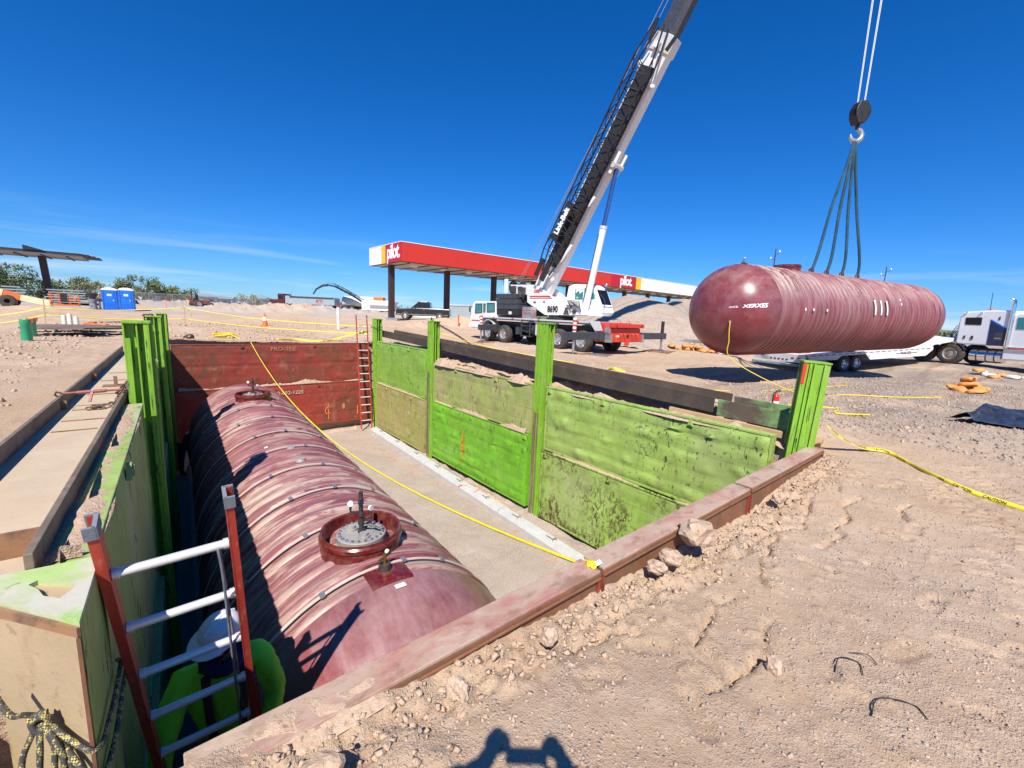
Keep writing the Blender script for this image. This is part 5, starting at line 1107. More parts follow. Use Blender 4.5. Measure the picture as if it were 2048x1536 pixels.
# lattice jib stowed along the near side of the boom
s0, s1, xo, xi = 1.0, 12.6, nearx*.95, nearx*.55; nh = .52
J = {}
def jw(s): return .5 if 2 < s < 11.3 else .3
jib = None; ch = []
for a, b in ((xo, nh), (xo, -nh), (xi, nh), (xi, -nh)):
    o = W_(G().tube([bpt(s0+.2, b*.55+.05, a), bpt(s0+1.4, b+.05, a), bpt(s1-1.2, b+.05, a), bpt(s1, b*.5+.05, a)], .038, 6), 'jib_chord', M['black'], smooth=60); ch.append(o)
n = 15
for k in range(n):
    sa, sb = s0+1.4+(s1-2.6-s0)*k/n, s0+1.4+(s1-2.6-s0)*(k+1)/n
    for (x1_, n1, x2_, n2) in ((xo,nh,xo,-nh),(xi,nh,xi,-nh),(xo,nh,xi,nh),(xo,-nh,xi,-nh)):
        f = k % 2; W_(G().tube([bpt(sa, (n1 if f else n2)+.05, x1_ if f else x2_), bpt(sb, (n2 if f else n1)+.05, x2_ if f else x1_)], .022, 5), 'jib_lacing', M['black'])
    W_(G().tube([bpt(sa,nh+.05,xo), bpt(sa,-nh+.05,xo)], .022, 5), 'jib_strut', M['black'])
    W_(G().tube([bpt(sa,nh+.05,xi), bpt(sb,-nh+.05,xi)] if k % 2 else [bpt(sa,-nh+.05,xi), bpt(sb,nh+.05,xi)], .022, 5), 'jib_lacing', M['black'])
W_(G().beam(bpt(s0-.1,-.2,xo),bpt(s0+.9,-.2,xo),.12,.3,up=bn).beam(bpt(s0-.1,.3,xo),bpt(s0+.9,.3,xo),.12,.2,up=bn), 'jib_foot', M['black'])
W_(G().beam(bpt(1.8,-.08,nearx*.58),bpt(11.2,-.08,nearx*.58),.05,.72,up=bn), 'jib_web_and_shade', M['black'])  # black jib web, made larger to stand in for shade on the boom
for s_ in (1.6,4.3,9.0,12.0): W_(G().beam(bpt(s_,0,nearx*.38),bpt(s_,0,nearx*.60),.2,.3,up=bn), 'jib_bracket', M['white'], boom)
W_(G().ell(bpt(11.3,.62,nearx*.2),(.14,.14,.14)), 'boom_lamp', M['white'], boom, smooth=60); W_(G().ell(bpt(10.6,-.6,nearx*.3),(.12,.12,.12)), 'boom_lamp', M['white'], boom, smooth=60)
W_(G().beam(bpt(12.1,.50,nearx*.5),bpt(12.9,.62,nearx*.5),.05,.16,up=bn), 'collar_bracket', M['black'], boom); W_(G().beam(bpt(11.9,-.55,nearx*.5),bpt(12.5,-.7,nearx*.5),.05,.16,up=bn), 'collar_bracket', M['black'], boom)
mtx = frame(bpt(4.0, .22, nearx*1.0)-CB, bd, bn if (bd.cross(bn)).dot(bx)*nearx > 0 else -bn)
text('Link-Belt', .40, M['white_clean'], cr, mtx, 'boom_lettering', .01, .04, 0, .95)
W_(G().beam(bpt(3.0,.22,nearx*.975),bpt(5.0,.22,nearx*.975),.02,.48,up=bn), 'sign_board', M['black'])
g1 = W_(G().beam(bpt(2.2,-.48,nearx*.5),bpt(3.2,-.66,nearx*.5),.1,.14,up=bn), 'boom_bracket', M['white'], boom); W_(G().beam(bpt(5.2,-.5,nearx*.5),bpt(5.7,-.62,nearx*.5),.1,.14,up=bn), 'boom_bracket', M['white'], boom)
# hoist lines from winch over the boom, and to the hook block
for k, x in enumerate((-.08,.12)): W_(G().tube([Vector((17.2+x,20.3,3.55)), bpt(9,1.15+.1*k,x), bpt(BL,.5,x)], .014, 5), 'hoist_line', M['zinc'], smooth=60)
HZ = 8.75
hb = thing('hook_block', 'black hook block hanging from four thin wire ropes', 'hook', (HK.x, HK.y, HZ))
vr = Vector((.80,-.60,0))
for a in (-.13,-.10,.10,.13):
    G().tube([vr*a+Vector((0,0,.25)), Vector((vr.x*a*2.4, vr.y*a*2.4, 26.0-HZ))], .011, 5).ob('wire_rope', M['alu'], hb)
def vx(g): return g.xf(Matrix.Rotation(math.atan2(vr.y, vr.x), 4, 'Z'))
vx(G().prism([(-.24,.18),(-.15,.42),(.10,.46),(.26,.25),(.24,-.08),(.10,-.26),(-.12,-.26),(-.22,-.05)], .34, 'XZ')).ob('sheave_block', M['black'], hb, bev=.03)
vx(G().lathe([(.26,-.04),(.30,-.10),(.30,.10),(.26,.04)], 20, (0.02,0,.12), 'Y')).ob('sheave', M['black'], hb, smooth=40)
vx(G().tube([(0,0,-.24),(0,0,-.40)], .06, 10)).ob('swivel', M['black'], hb, smooth=60)
hp = [(.02,0,-.38),(.13,0,-.44),(.20,0,-.56),(.17,0,-.70),(.05,0,-.79),(-.09,0,-.77),(-.18,0,-.68),(-.20,0,-.58)]
vx(G().tube(hp, [.06,.075,.085,.09,.09,.075,.055,.03], 10)).ob('hook', M['zinc'], hb, smooth=60)
HT = Vector((HK.x-.0, HK.y, HZ-.72)); tt = [(17.25,4.75),(17.9,4.62),(18.6,4.05),(19.2,3.75)]
ax = (_p1-_p0)
def toptank(u): p = _p0+ax*u; return p+Vector((0,0,TR+.05))
for k, (u, side_, lb) in enumerate(((.335,.3,'pale teal lifting sling on the dome side of the hoisted tank'),(.42,-.3,'dark teal lifting sling next to the pale one'),(.51,.25,'frayed teal sling hanging behind the middle one'),(.61,-.25,'teal sling bowing outward to the far lug'))):
    e = toptank(u); m1 = HT.lerp(e, .5)+Vector((.18*(k-1.5)*.6,0,-.12)); m2 = HT.lerp(e, .85)+Vector((.10*(k-1.2),-.05,-.06))
    P = [HT+Vector((0,0,.03)), HT.lerp(e,.25), m1, m2, e]
    o = cord(lb, P, .045, M['sling'], 'lifting_sling', 'sling', 'slings between hook and tank', 6, 8)
    G().box(e-ht.location, (.02,.02,.02))
for u in (.335,.42,.51,.61):
    e = toptank(u); g = G().tube([(0,-.12,.0),(0,-.10,.14),(0,.0,.18),(0,.10,.14),(0,.12,.0)], .028, 6); o = g.ob('lifting_lug', M['collar'], ht, smooth=60); o.location = (0, (e-_p0).dot(_d), TR-.02)
# ------------------------------------------------------------------ low trailer
A21 = R_(-21); tf = Vector((math.cos(A21), math.sin(A21), 0)); B0 = Vector((31.2, 2.6, .14))
SL = math.atan(.058); org = B0+tf*-7.06; org.z = -.28
tr = thing('low_trailer', 'white step-deck trailer standing behind the hoisted tank', 'trailer', org, (0, -SL, A21))
X0, X1, XS, XE = -2.95, 5.45, 5.75, 7.9
def wheel_y(par, c, R, w, out, name='wheel', rm='chrome'):
    t = G().lathe([(R*.56,-w/2),(R*.80,-w/2-.01),(R*.96,-w/2+.02),(R,-w/2+.05),(R,w/2-.05),(R*.96,w/2-.02),(R*.80,w/2+.01),(R*.56,w/2)], 28, c, 'Y').ob(name, M['rubber'], par, smooth=35)
    y = out*w/2; G().lathe([(R*.56,y),(R*.5,y-out*.02),(R*.46,y-out*.08),(R*.3,y-out*.09),(R*.26,y-out*.02),(R*.14,y),(.001,y+out*.01)], 24, c, 'Y').ob('rim', M[rm], t, smooth=30)
    return t
G().bb((X0,.0,.78),(X1,2.5,.90)).ob('deck', M['white'], tr, bev=.01)
G().prism([(X0,.93),(X0+.25,.66),(X0+1.9,.62),(X0+2.25,.82),(X0+3.75,.82),(X0+4.1,.52),(X1-.3,.52),(X1+.2,.80),(X1+.2,.93)], .06, 'XZ', -.03).ob('side_beam', M['white'], tr, bev=.006)
G().prism([(X0,.93),(X0+.25,.66),(X0+1.9,.62),(X0+2.25,.82),(X0+3.75,.82),(X0+4.1,.52),(X1-.3,.52),(X1+.2,.80),(X1+.2,.93)], .06, 'XZ', 2.53).ob('side_beam', M['white'], tr, bev=.006)
for k in range(20):
    x = X0+.3+k*.41; G().bb((x,-.064,.85),(x+.28,-.059,.885)).ob('stake_pocket', M['slate'], tr)
G().bb((X0-.06,-.05,.55),(X0+.0,2.55,.92)).ob('rear_sill', M['white'], tr, bev=.01)
for y in (.15,.45,2.0,2.3): G().bb((X0-.075,y,.72),(X0-.06,y+.14,.78)).ob('tail_lamp', M['taillight'], tr)
for y in (.75,.95,1.15,1.35,1.55): G().bb((X0-.072,y,.62),(X0-.06,y+.10,.68)).ob('sill_hole', M['black'], tr)
G().bb((X0-.35,.1,.42),(X0-.06,2.4,.50)).ob('under_ride_bar', M['shed'], tr)
for x in (-.42,.38): 
    for y, o in ((.17,-1),(2.33,1)): wheel_y(tr, (x,y,.40), .40, .34, o)
    G().tube([(x,.3,.40),(x,2.2,.40)], .06, 8).ob('axle', M['black'], tr, smooth=60)
G().bb((-1.2,.6,.45),(5.2,1.9,.78)).ob('main_beam', M['slate'], tr)
G().prism([(X1-.35,.60),(X1+.35,1.02),(XE,1.16),(XE,1.34),(X1+.25,1.24),(X1-.1,.93),(X1-.35,.93)], 2.5, 'XZ', 1.25).ob('gooseneck', M['white'], tr, bev=.01)
G().bb((X1+.4,.9,1.0),(XE-.2,1.6,1.14)).ob('coupling_frame', M['black'], tr)
for x in (1.0,3.4): G().bb((x,-.07,.66),(x+.06,-.06,.72)).ob('side_marker', M['amber'], tr)
text('TRAIL-EZE', .17, M['slate'], tr, frame((3.6,-.065,.72),(1,0,0),(0,0,1)), 'lettering', .002, .01)
G().prism([(2.9,.735),(4.4,.735),(4.5,.72),(4.4,.705),(3.0,.705)], .004, 'XZ', -.064).ob('pinstripe', M['slate'], tr); G().bb((4.0,1.0,.90),(5.2,1.5,1.02)).ob('wheel_chock', M['cream'], tr)

# ------------------------------------------------------------------ road tractor
A70 = R_(-112); td = thing('road_tractor', 'white and navy sleeper truck coupled to the trailer', 'truck', B0+Vector((0,0,0)), A70)
# local x forward, near side at y=0 (right hand of heading is -y): body on +y side
nearn = Vector((-math.sin(A70), math.cos(A70), 0))
sg = 1 if nearn.x > 0 else -1          # body extends away from the camera
def T_(g, name, mat, par=None, **k):
    g.v = [(x, y*sg, z) for x, y, z in g.v]; return g.ob(name, mat, par or td, **k)
for x in (-1.15,.0): 
    for y in (.17,2.2): wheel_y(td, (x,y*sg,.52), .52, .34, -sg if y < 1 else sg)
for y in (.2,2.15): wheel_y(td, (4.9,y*sg,.52), .52, .30, -sg if y < 1 else sg)
T_(G().bb((-1.8,.8,.62),(5.6,1.6,.88)), 'chassis', M['black'])
T_(G().tube([(.70,.42,.52),(1.85,.42,.52)], .31, 22), 'fuel_tank', M['chrome2'], smooth=50)
for x in (.95,1.3,1.6): T_(G().lathe([(.318,0),(.318,.05)], 22, (x,.42,.52), 'X'), 'tank_band', M['slate'], smooth=60)
T_(G().bb((1.88,.12,.42),(3.9,.7,.92)), 'side_fairing', M['truck_white'], bev=.05)
T_(G().bb((1.9,.06,.88),(3.9,.3,1.02)), 'step_plate', M['chrome2'], bev=.02)
sl_ = [(.12,1.02),(.10,2.42),(.20,2.62),(1.2,2.70),(1.86,2.70),(1.95,1.04)]
sp = T_(G().prism(sl_, 2.3, 'XZ', 1.22), 'sleeper', M['truck_white'], bev=.06)
T_(G().prism([(.36,1.99),(.34,2.34),(.95,2.36),(.97,1.99)], .02, 'XZ', .062), 'sleeper_window', M['glass_dark'], sp, bev=.02)
T_(G().prism([(1.30,1.04),(1.28,2.22),(1.93,1.78),(1.95,1.04)], .016, 'XZ', .062), 'navy_panel', M['navy_paint'], sp)
T_(G().prism([(1.28,2.22),(1.28,2.28),(1.935,1.84),(1.935,1.78)], .018, 'XZ', .062), 'blue_stripe', M['potty'], sp)
T_(G().bb((1.50,.052,1.28),(1.80,.066,1.66)), 'locker_door', M['slate'], sp, bev=.01); T_(G().bb((1.52,.045,1.36),(1.76,.053,1.41)), 'locker_handle', M['chrome2'], sp)
T_(G().bb((.40,.045,1.30),(.46,.064,1.46)), 'side_vent', M['black'], sp); T_(G().bb((.68,.045,1.28),(.76,.064,1.46)), 'side_vent', M['black'], sp)
T_(G().bb((.09,.12,1.3),(.11,2.3,2.1)), 'rear_panel', M['navy_paint'], sp)
for x in (.35,.92): T_(G().ell((x,.04,2.58),(.035,.05,.05)), 'marker_light', M['chrome2'], sp, smooth=60)
T_(G().bb((.88,.5,2.68),(1.06,.75,2.78)), 'beacon', M['amber'], sp, bev=.02); T_(G().tube([(1.02,.4,2.68),(.98,.4,3.55)], .012, 5), 'aerial', M['black'], sp)
T_(G().bb((1.55,.048,2.25),(1.60,.066,2.4)), 'grab_plate', M['slate'], sp)
cb_ = T_(G().prism([(2.0,.95),(2.0,2.50),(2.2,2.56),(3.2,2.52),(3.5,1.75),(3.6,.95)], 2.2, 'XZ', 1.22), 'cab', M['truck_white'], bev=.05)
T_(G().prism([(2.18,1.85),(2.16,2.38),(3.05,2.36),(3.3,1.85)], .02, 'XZ', .11), 'door_window', M['glass'], cb_)
T_(G().add([(3.24,.25,2.46),(3.24,2.2,2.46),(3.53,2.2,1.76),(3.53,.25,1.76)], [(0,1,2,3)]), 'windscreen', M['glass_dark'], cb_)
T_(G().prism([(3.5,.85),(3.5,1.72),(5.5,1.50),(5.75,1.2),(5.75,.65)], 1.9, 'XZ', 1.22), 'bonnet', M['truck_white'], bev=.08)
T_(G().bb((5.75,.4,.6),(5.95,2.05,.95)), 'bumper', M['chrome2'], bev=.03)
stk = T_(G().tube([(1.97,.06,.95),(1.97,.06,2.95),(1.95,.05,3.12),(1.86,.03,3.2)], .075, 12), 'exhaust_stack', M['chrome2'], smooth=60)
T_(G().tube([(1.87,.032,3.19),(1.85,.03,3.205)], .062, 12), 'stack_mouth', M['black'], stk)
T_(G().tube([(2.4,.3,2.5),(2.38,.3,3.7)], .012, 5), 'aerial', M['black']); T_(G().ell((2.35,.4,2.62),(.06,.06,.07)), 'beacon', M['amber'], smooth=60)
for k in range(3): T_(G().tube([(.1,.6+.12*k,1.7),(-.15,.5+.1*k,1.95-.1*k),(-.35,.5+.1*k,1.5),(-.4,.7,1.1)], .018, 6), 'air_line', M['black'], smooth=60)
T_(G().tube([(.4,.2,1.0),(.45,.1,.5)], .03, 6), 'mud_flap_bracket', M['chrome2'])
for i in range(2): T_(G().lathe([(.56,.0),(.585,.0),(.585,.40),(.56,.40)], 12, ((-1.15,.0)[i],0.0,.54), 'Y', .35, math.pi-.35, True), 'mudguard', M['black'], smooth=40)
# ------------------------------------------------------------------ sandbags
from mathutils import noise as mnoise
def bag_mesh(seed, mat):
    rs = random.Random(seed); g = G(); nu, nv = 16, 9; vs = []; L, Wd, Hh = .22, .16, .09
    for j in range(nv+1):
        p = math.pi*j/nv
        for i in range(nu):
            t = 2*math.pi*i/nu; cx_, cy_, cz_ = -math.cos(p), math.sin(p)*math.cos(t), math.sin(p)*math.sin(t)
            x = L*math.copysign(abs(cx_)**.75, cx_); w = Wd*(math.sin(p)**.7)*(1-.25*max(0, cx_)); y = w*math.copysign(abs(math.cos(t))**.7, math.cos(t)); z = Hh*(math.sin(p)**.6)*math.copysign(abs(math.sin(t))**.8, math.sin(t))
            if z < 0: z *= .6
            k = math.sin(x*17+seed)*math.sin(y*23+seed*2)*.014; nv_ = mnoise.noise(Vector((x*9+seed*3, y*9, z*12)))*.03+mnoise.noise(Vector((x*24+seed, y*24, z*24)))*.012; vs.append((x*(1+nv_*2), y*(1+nv_*4), z+k+nv_*.7))
    fs = [(j*nu+i, (j+1)*nu+i, (j+1)*nu+(i+1)%nu, j*nu+(i+1)%nu) for j in range(nv) for i in range(nu)]
    g.add(vs, fs); g.tube([(L*.93,0,0),(L*1.12,.01,.02),(L*1.3,.02,.05)], [.03,.018,.045], 7); return g.mesh('sandbag', mat, 50)
bagm = [bag_mesh(k, M['bag_o']) for k in (1,2,3)]+[bag_mesh(k, M['bag_w']) for k in (4,5)]
def bag(p, rz, label, group, white=False, s=1.0, tilt=(0,0)):
    o = bpy.data.objects.new('sandbag', bagm[random.choice((3,4)) if white else random.choice((0,1,2))]); C.objects.link(o); o.location = p; o.rotation_euler = (tilt[0], tilt[1], rz); o.scale = (s,s,s); return tag(o, label, 'sandbag', group)
rs = random.Random(5)
for k, (dx, dy, dz, wt) in enumerate(((-.55,.2,0,0),(-.1,.35,0,0),(.35,.3,0,0),(.75,.05,0,0),(-.25,-.15,0,0),(.2,-.2,0,0),(.05,.1,.13,0),(.4,.02,.13,0),(.15,.12,.26,0),(-.75,-.1,0,0))):
    x, y = 19.3+dx*.9, .95+dy*1.1; bag((x, y, gh(x,y)+.05+dz), rs.uniform(0,6), 'orange sandbag in the heap on the grey gravel', 'orange sandbag heap on the gravel', False, 1.0, (rs.uniform(-.3,.3), rs.uniform(-.3,.3)))
for k, (dx, dy, dz, wt) in enumerate(((-.6,0,0,0),(0,.1,0,1),(.5,.3,0,1),(.1,.3,.13,0),(.55,-.1,0,0),(-.2,-.3,0,1))):
    x, y = 26.5+dx*1.3, .75+dy*1.6; bag((x, y, gh(x,y)+.05+dz), rs.uniform(0,6), ('white' if wt else 'orange')+' sandbag in the mixed heap near the road tractor', ('white' if wt else 'orange')+' sandbags of the mixed heap', bool(wt), 1.1)
for k in range(26):
    u = k/25; x, y = 23.9+1.5*u+rs.uniform(-.2,.2), 13.2-2.3*u+rs.uniform(-.3,.5); wt = k in (19,23,25)
    bag((x, y, gh(x,y)+.06+(.16 if k % 3 == 0 else 0)), rs.uniform(0,6), ('white' if wt else 'orange')+' sandbag in the row at the foot of the gravel pile', ('white' if wt else 'orange')+' sandbags at the gravel pile', wt, 1.3)
mw = tr.matrix_basis.copy(); mw = Matrix.Translation(org) @ Matrix.Rotation(A21, 4, 'Z') @ Matrix.Rotation(-SL, 4, 'Y')
for k in range(30):
    x = X0+.6+k*.26+rs.uniform(-.1,.1); y = rs.choice((.45,.8,1.2,1.7))+rs.uniform(-.1,.1); wt = k in (12,13)
    p = mw @ Vector((x, y, .955 if x < X1-.3 else 1.30)); bag(p, rs.uniform(0,6), ('white' if wt else 'orange')+' sandbag lying on the trailer deck under the tank', ('white' if wt else 'orange')+' sandbags on the trailer deck', wt, 1.1)
# ------------------------------------------------------------------ tarp, extinguisher, tape
n, m = 60, 40; a, b = np.meshgrid(np.linspace(0,1,n), np.linspace(0,1,m))
px = 12.2+3.6*a+.35*fbm(a*3, b*3, 2); py = -1.3+2.15*b-.25*a+.35*fbm(a*3+4, b*3, 2)
hh = .05+.22*np.abs(fbm(a*5+b*3, b*6, 4))*np.clip(np.minimum(np.minimum(a,1-a)*8, np.minimum(b,1-b)*8), .15, 1)+.16*np.exp(-((b-.88)/.07)**2)*np.clip(1-a*.9, 0, 1)
pz = hz(px, py)+hh; g = G(); g.add([(px[j,i],py[j,i],pz[j,i]) for j in range(m) for i in range(n)], [(j*n+i,j*n+i+1,(j+1)*n+i+1,(j+1)*n+i) for j in range(m-1) for i in range(n-1)])
o = g.ob('plastic_tarp', M['tarp'], smooth=40); so_ = o.modifiers.new('s', 'SOLIDIFY'); so_.thickness = .006; tag(o, 'crumpled black plastic tarp lying on the gravel', 'tarp')
ex = thing('fire_extinguisher', 'red fire extinguisher standing on the dirt just behind the steel beam', 'extinguisher', (8.35,2.72,gh(8.35,2.72)-.01))
G().lathe([(.001,0),(.052,0),(.055,.01),(.055,.235),(.045,.265),(.02,.285),(.016,.30)], 24).ob('cylinder', M['ext'], ex, smooth=40)
G().lathe([(.0556,.07),(.0556,.17)], 20, (0,0,0), 'Z', math.pi*.75, math.pi*1.75).ob('label', M['paper'], ex, smooth=60)
vh = G().lathe([(.018,.30),(.022,.31),(.022,.33),(.001,.335)], 12).ob('valve', M['zinc'], ex, smooth=40)
G().beam((-.02,.0,.335),(.085,-.03,.33),.018,.012).ob('handle', M['black'], vh); G().beam((-.02,.0,.35),(.075,-.025,.365),.018,.010).ob('lever', M['black'], vh)
G().tube([(-.02,0,.32),(-.06,.015,.32),(-.082,.02,.27),(-.08,.02,.15),(-.078,.02,.05)], .011, 7).ob('hose', M['black'], ex, smooth=60)
def ribbon(label, pts, w=.038, group='caution tape', normal=None, twist=0, sub=8, letters=False, name='caution_tape', sag=0):
    P = [Vector(p) for p in pts]; out = []
    for i in range(len(P)-1):
        p0, p1, p2, p3 = P[max(i-1,0)], P[i], P[i+1], P[min(i+2,len(P)-1)]
        for k in range(sub): u = k/sub; out.append(.5*((2*p1)+(p2-p0)*u+(2*p0-5*p1+4*p2-p3)*u*u+(3*p1-p0-3*p2+p3)*u**3))
    out.append(P[-1]); vs = []; fr = []; acc = 0; L = [0]
    for i, p in enumerate(out):
        d = (out[min(i+1,len(out)-1)]-out[max(i-1,0)]).normalized(); wv = Vector(normal) if normal else Vector((0,0,1)); wv = (wv-d*wv.dot(d)).normalized()
        if twist: wv = Quaternion(d, math.sin(i*.35)*twist) @ wv
        vs += [p+wv*w/2, p-wv*w/2]; fr.append((p, d, wv))
        if i: acc += (p-out[i-1]).length; L.append(acc)
    o = G().add(vs, [(2*i, 2*i+1, 2*i+3, 2*i+2) for i in range(len(out)-1)]).ob(name, M['tape'], smooth=60); s_ = o.modifiers.new('s', 'SOLIDIFY'); s_.thickness = .002; s_.offset = 0
    tag(o, label, 'tape', group)
    if letters:
        def wrap(co):
            s_ = co.x; i = 0
            while i < len(L)-2 and L[i+1] < s_: i += 1
            u = (s_-L[i])/max(1e-6, L[i+1]-L[i]); p = fr[i][0].lerp(fr[i+1][0], u); wv = fr[i][2].lerp(fr[i+1][2], u); nn = fr[i][1].cross(wv).normalized()
            if nn.z < 0: nn = -nn
            return p+wv*co.y+nn*(.003+abs(co.z))
        k = .1
        while k < acc-.5:
            text('CAUTION', w*.75, M['black'], o, None, 'lettering', .0005, .02, 0, 1.0, (lambda c0: (lambda co: wrap(Vector((co.x+c0, co.y, co.z)))))(k), 'LEFT'); k += w*5.2
    return o
gz_ = lambda x, y, h=.01: (x, y, gh(x, y)+h)
ribbon('yellow caution tape trailing from the red-tipped post over the dirt', [(7.02,1.62,.34),(7.35,1.50,.14),(7.75,1.34,-.02),gz_(8.0,1.12,.03),gz_(7.75,.86,.02),gz_(7.42,.60,.02),gz_(7.05,.2,.02),gz_(6.78,-.22,.02),gz_(6.6,-.6,.02)], .062, normal=(.75,.65,.5), letters=True, twist=.25)
def stake(label, x, y, h, mat='wood', r=.018):
    z = gh(x, y); return tag(G().beam((x,y,z-.1),(x+.02,y,z+h),r*2,r*1.2).ob('wooden_stake', M[mat]), label, 'stake', 'stakes carrying caution tape')
zs = lambda x, y, h: (x, y, gh(x, y)+h)
stake('thin stake between the porta-potties and the green pipes', -3.2, 24.8, .95); stake('thin stake behind the red wall carrying two tapes', 1.2, 25.2, 1.0)
ribbon('upper tape strung past the green pipes', [(-5.6,25.1,.70),(-4.4,25.0,.82),zs(-3.2,24.8,.62)], twist=.3); ribbon('lower tape strung past the green pipes', [(-5.6,25.1,.44),(-4.4,25.0,.53),zs(-3.2,24.8,.35)], twist=.3)
ribbon('upper tape in front of the blue toilets', [zs(-3.2,24.8,.62),(-1.2,25.0,1.14),zs(1.2,25.2,.80)], twist=.2); ribbon('lower tape in front of the blue toilets', [zs(-3.2,24.8,.35),(-1.0,25.0,.77),zs(1.2,25.2,.30)], twist=.2)
ribbon('upper tape from stake to the far green post', [zs(1.2,25.2,.80),(3.6,21.5,1.02),(6.6,16.7,.96)], twist=.2); ribbon('lower tape sagging from stake to the far green post', [zs(1.2,25.2,.30),(3.6,21.5,.66),(6.6,16.7,.68)], twist=.2)
ribbon('loose end of tape hanging from the stake', [zs(1.2,25.2,.92),zs(1.35,25.1,.7),zs(1.45,25.1,.45)], twist=.5)
ribbon('crumpled tape lying behind the red panels', [gz_(3.6,18.2,.03),gz_(4.3,18.3,.04),gz_(5.0,18.0,.03),gz_(5.6,18.1,.05),(6.0,17.6,.55),(6.55,16.75,.80)], .09, twist=.9)
ribbon('short piece of yellow tape on the dirt near the crane mat', [gz_(9.0,6.0,.02),gz_(9.5,5.9,.04),gz_(9.8,5.6,.02),gz_(9.6,5.3,.03)], .09, twist=.8); ribbon('knotted piece of yellow tape beyond the beam', [gz_(9.4,7.2,.02),gz_(9.8,7.3,.04),gz_(9.9,7.0,.02)], .09, twist=.8)
ribbon('tape running from the middle post along the beam to the crane', [(6.9,12.0,1.0),(7.6,10.4,.70),(8.2,9.2,.55),gz_(9.2,8.2,.04)], .025, twist=.4)
cord('yellow cord lying on the dirt behind the red-tipped post', [gz_(9.6,2.9,.02),gz_(10.2,2.7,.02),gz_(10.5,2.3,.02),gz_(10.0,2.2,.02),gz_(10.6,1.8,.02)], .014, M['y_rope'], 'yellow_line', 'rope')
cord('thin yellow line lying across the yard', [gz_(9.2,6.6,.015),gz_(10.5,4.9,.015),gz_(12.5,3.9,.015),gz_(15.8,3.3,.015)], .010, M['y_rope'], 'yellow_line', 'rope')
for k, (p, lb) in enumerate((([(2.68,.41),(2.80,.42),(2.88,.35),(2.78,.31)], 'bent black wire on the bare dirt'), ([(2.48,.22),(2.62,.22),(2.74,.11),(2.68,.05)], 'curled black wire lying in the foreground dirt'), ([(2.92,.40),(2.97,.33),(2.94,.28)], 'short black wire next to the bent one'))):
    cord(lb, [gz_(x, y, .008+.015*(i == 1)) for i, (x, y) in enumerate(p)], .0028, M['black'], 'wire_scrap', 'wire', None, 5)
cord('black wire wrapped round the far green post', [(6.64,16.275,.98),(6.61,16.5,.94),(6.64,16.62,.99),(6.94,16.62,.95),(6.94,16.275,.97),(6.63,16.27,.93)], .010, M['black'], 'wire_wrap', 'wire')
# ------------------------------------------------------------------ rocks, clods and gravel
def rock(seed, r, mat, flat=.65, n=2):
    bm = bmesh.new(); bmesh.ops.create_icosphere(bm, subdivisions=n, radius=1); rr = random.Random(seed); o1 = Vector((rr.random()*9, rr.random()*9, rr.random()*9))
    from mathutils import noise as mn
    for v in bm.verts:
        k = 1+.38*mn.noise(v.co*1.3+o1)+.16*mn.noise(v.co*3.1+o1); v.co = Vector((v.co.x*r*k, v.co.y*r*k*.85, v.co.z*r*k*flat))
    me = bpy.data.meshes.new('clod'); bm.to_mesh(me); bm.free(); me.materials.append(mat); return me
big = [((3.22,1.475,.02),.155,'large pale dirt boulder resting against the near wall'),((2.82,1.46,-.06),.09,'fist-sized clod left of the large boulder'),((2.66,1.47,-.08),.07,'small clod beside the rust-red wall'),((.33,1.34,.05),.085,'flat clod on the dirt heap at the ladder foot'),((2.42,.62,-.13),.05,'grey angular stone lying on bare dirt'),((.95,1.42,-.03),.055,'clod touching the half buried wall'),((4.95,1.45,-.12),.07,'clod by the second wall joint'),((1.55,1.44,-.06),.06,'rounded clod leaning on the dusty wall top')]
for k, (p, r, lb) in enumerate(big):
    o = bpy.data.objects.new('dirt_clod', rock(40+k, r, M['clod'], .7, 3)); C.objects.link(o); o.location = (p[0], p[1], max(p[2], gh(p[0], p[1])+r*.2)); o.rotation_euler = (.3*k, .2, k); tag(o, lb, 'clod', 'loose clods along the near wall')
def scatter(name, N, fpos, fsize, mat, seed, lvl=1, zf=None):
    rs = np.random.RandomState(seed); bv = np.array([(i, j, k) for k in (-1,1) for j in (-1,1) for i in (-1,1)])*.62; bf = np.array([(0,2,3),(0,3,1),(4,5,7),(4,7,6),(0,1,5),(0,5,4),(2,6,7),(2,7,3),(0,4,6),(0,6,2),(1,3,7),(1,7,5)])
    x, y = fpos(rs, N); ok = ~((y > 1.58) & (y < 17.15) & (x > -1.2) & (x < 7.75)); x, y = x[ok], y[ok]; N = len(x); s = fsize(rs, N, x, y); z = hz(x, y)+s*.1
    A_ = rs.randn(N, 3, 3); Q_, _ = np.linalg.qr(A_)
    v = bv[None]*(1+.55*(rs.rand(N, 8, 3)-.5))*np.stack([.9+.6*rs.rand(N), .7+.5*rs.rand(N), .5+.4*rs.rand(N)], -1)[:,None,:]*s[:,None,None]
    v = np.einsum('nij,nkj->nki', Q_, v); v[...,2] *= .8
    V = (v+np.stack([x, y, z], -1)[:,None,:]).reshape(-1, 3)
    Fc = (bf[None]+(np.arange(N)*len(bv))[:,None,None]).reshape(-1, 3)
    me = bpy.data.meshes.new(name); me.vertices.add(len(V)); me.vertices.foreach_set('co', V.astype(np.float32).ravel()); me.loops.add(Fc.size); me.polygons.add(len(Fc)); me.loops.foreach_set('vertex_index', Fc.astype(np.int32).ravel()); me.polygons.foreach_set('loop_start', np.arange(0, Fc.size, 3, dtype=np.int32)); me.update(calc_edges=True); me.materials.append(mat)
    o = bpy.data.objects.new(name, me); C.objects.link(o); return tag(o, kind='stuff')
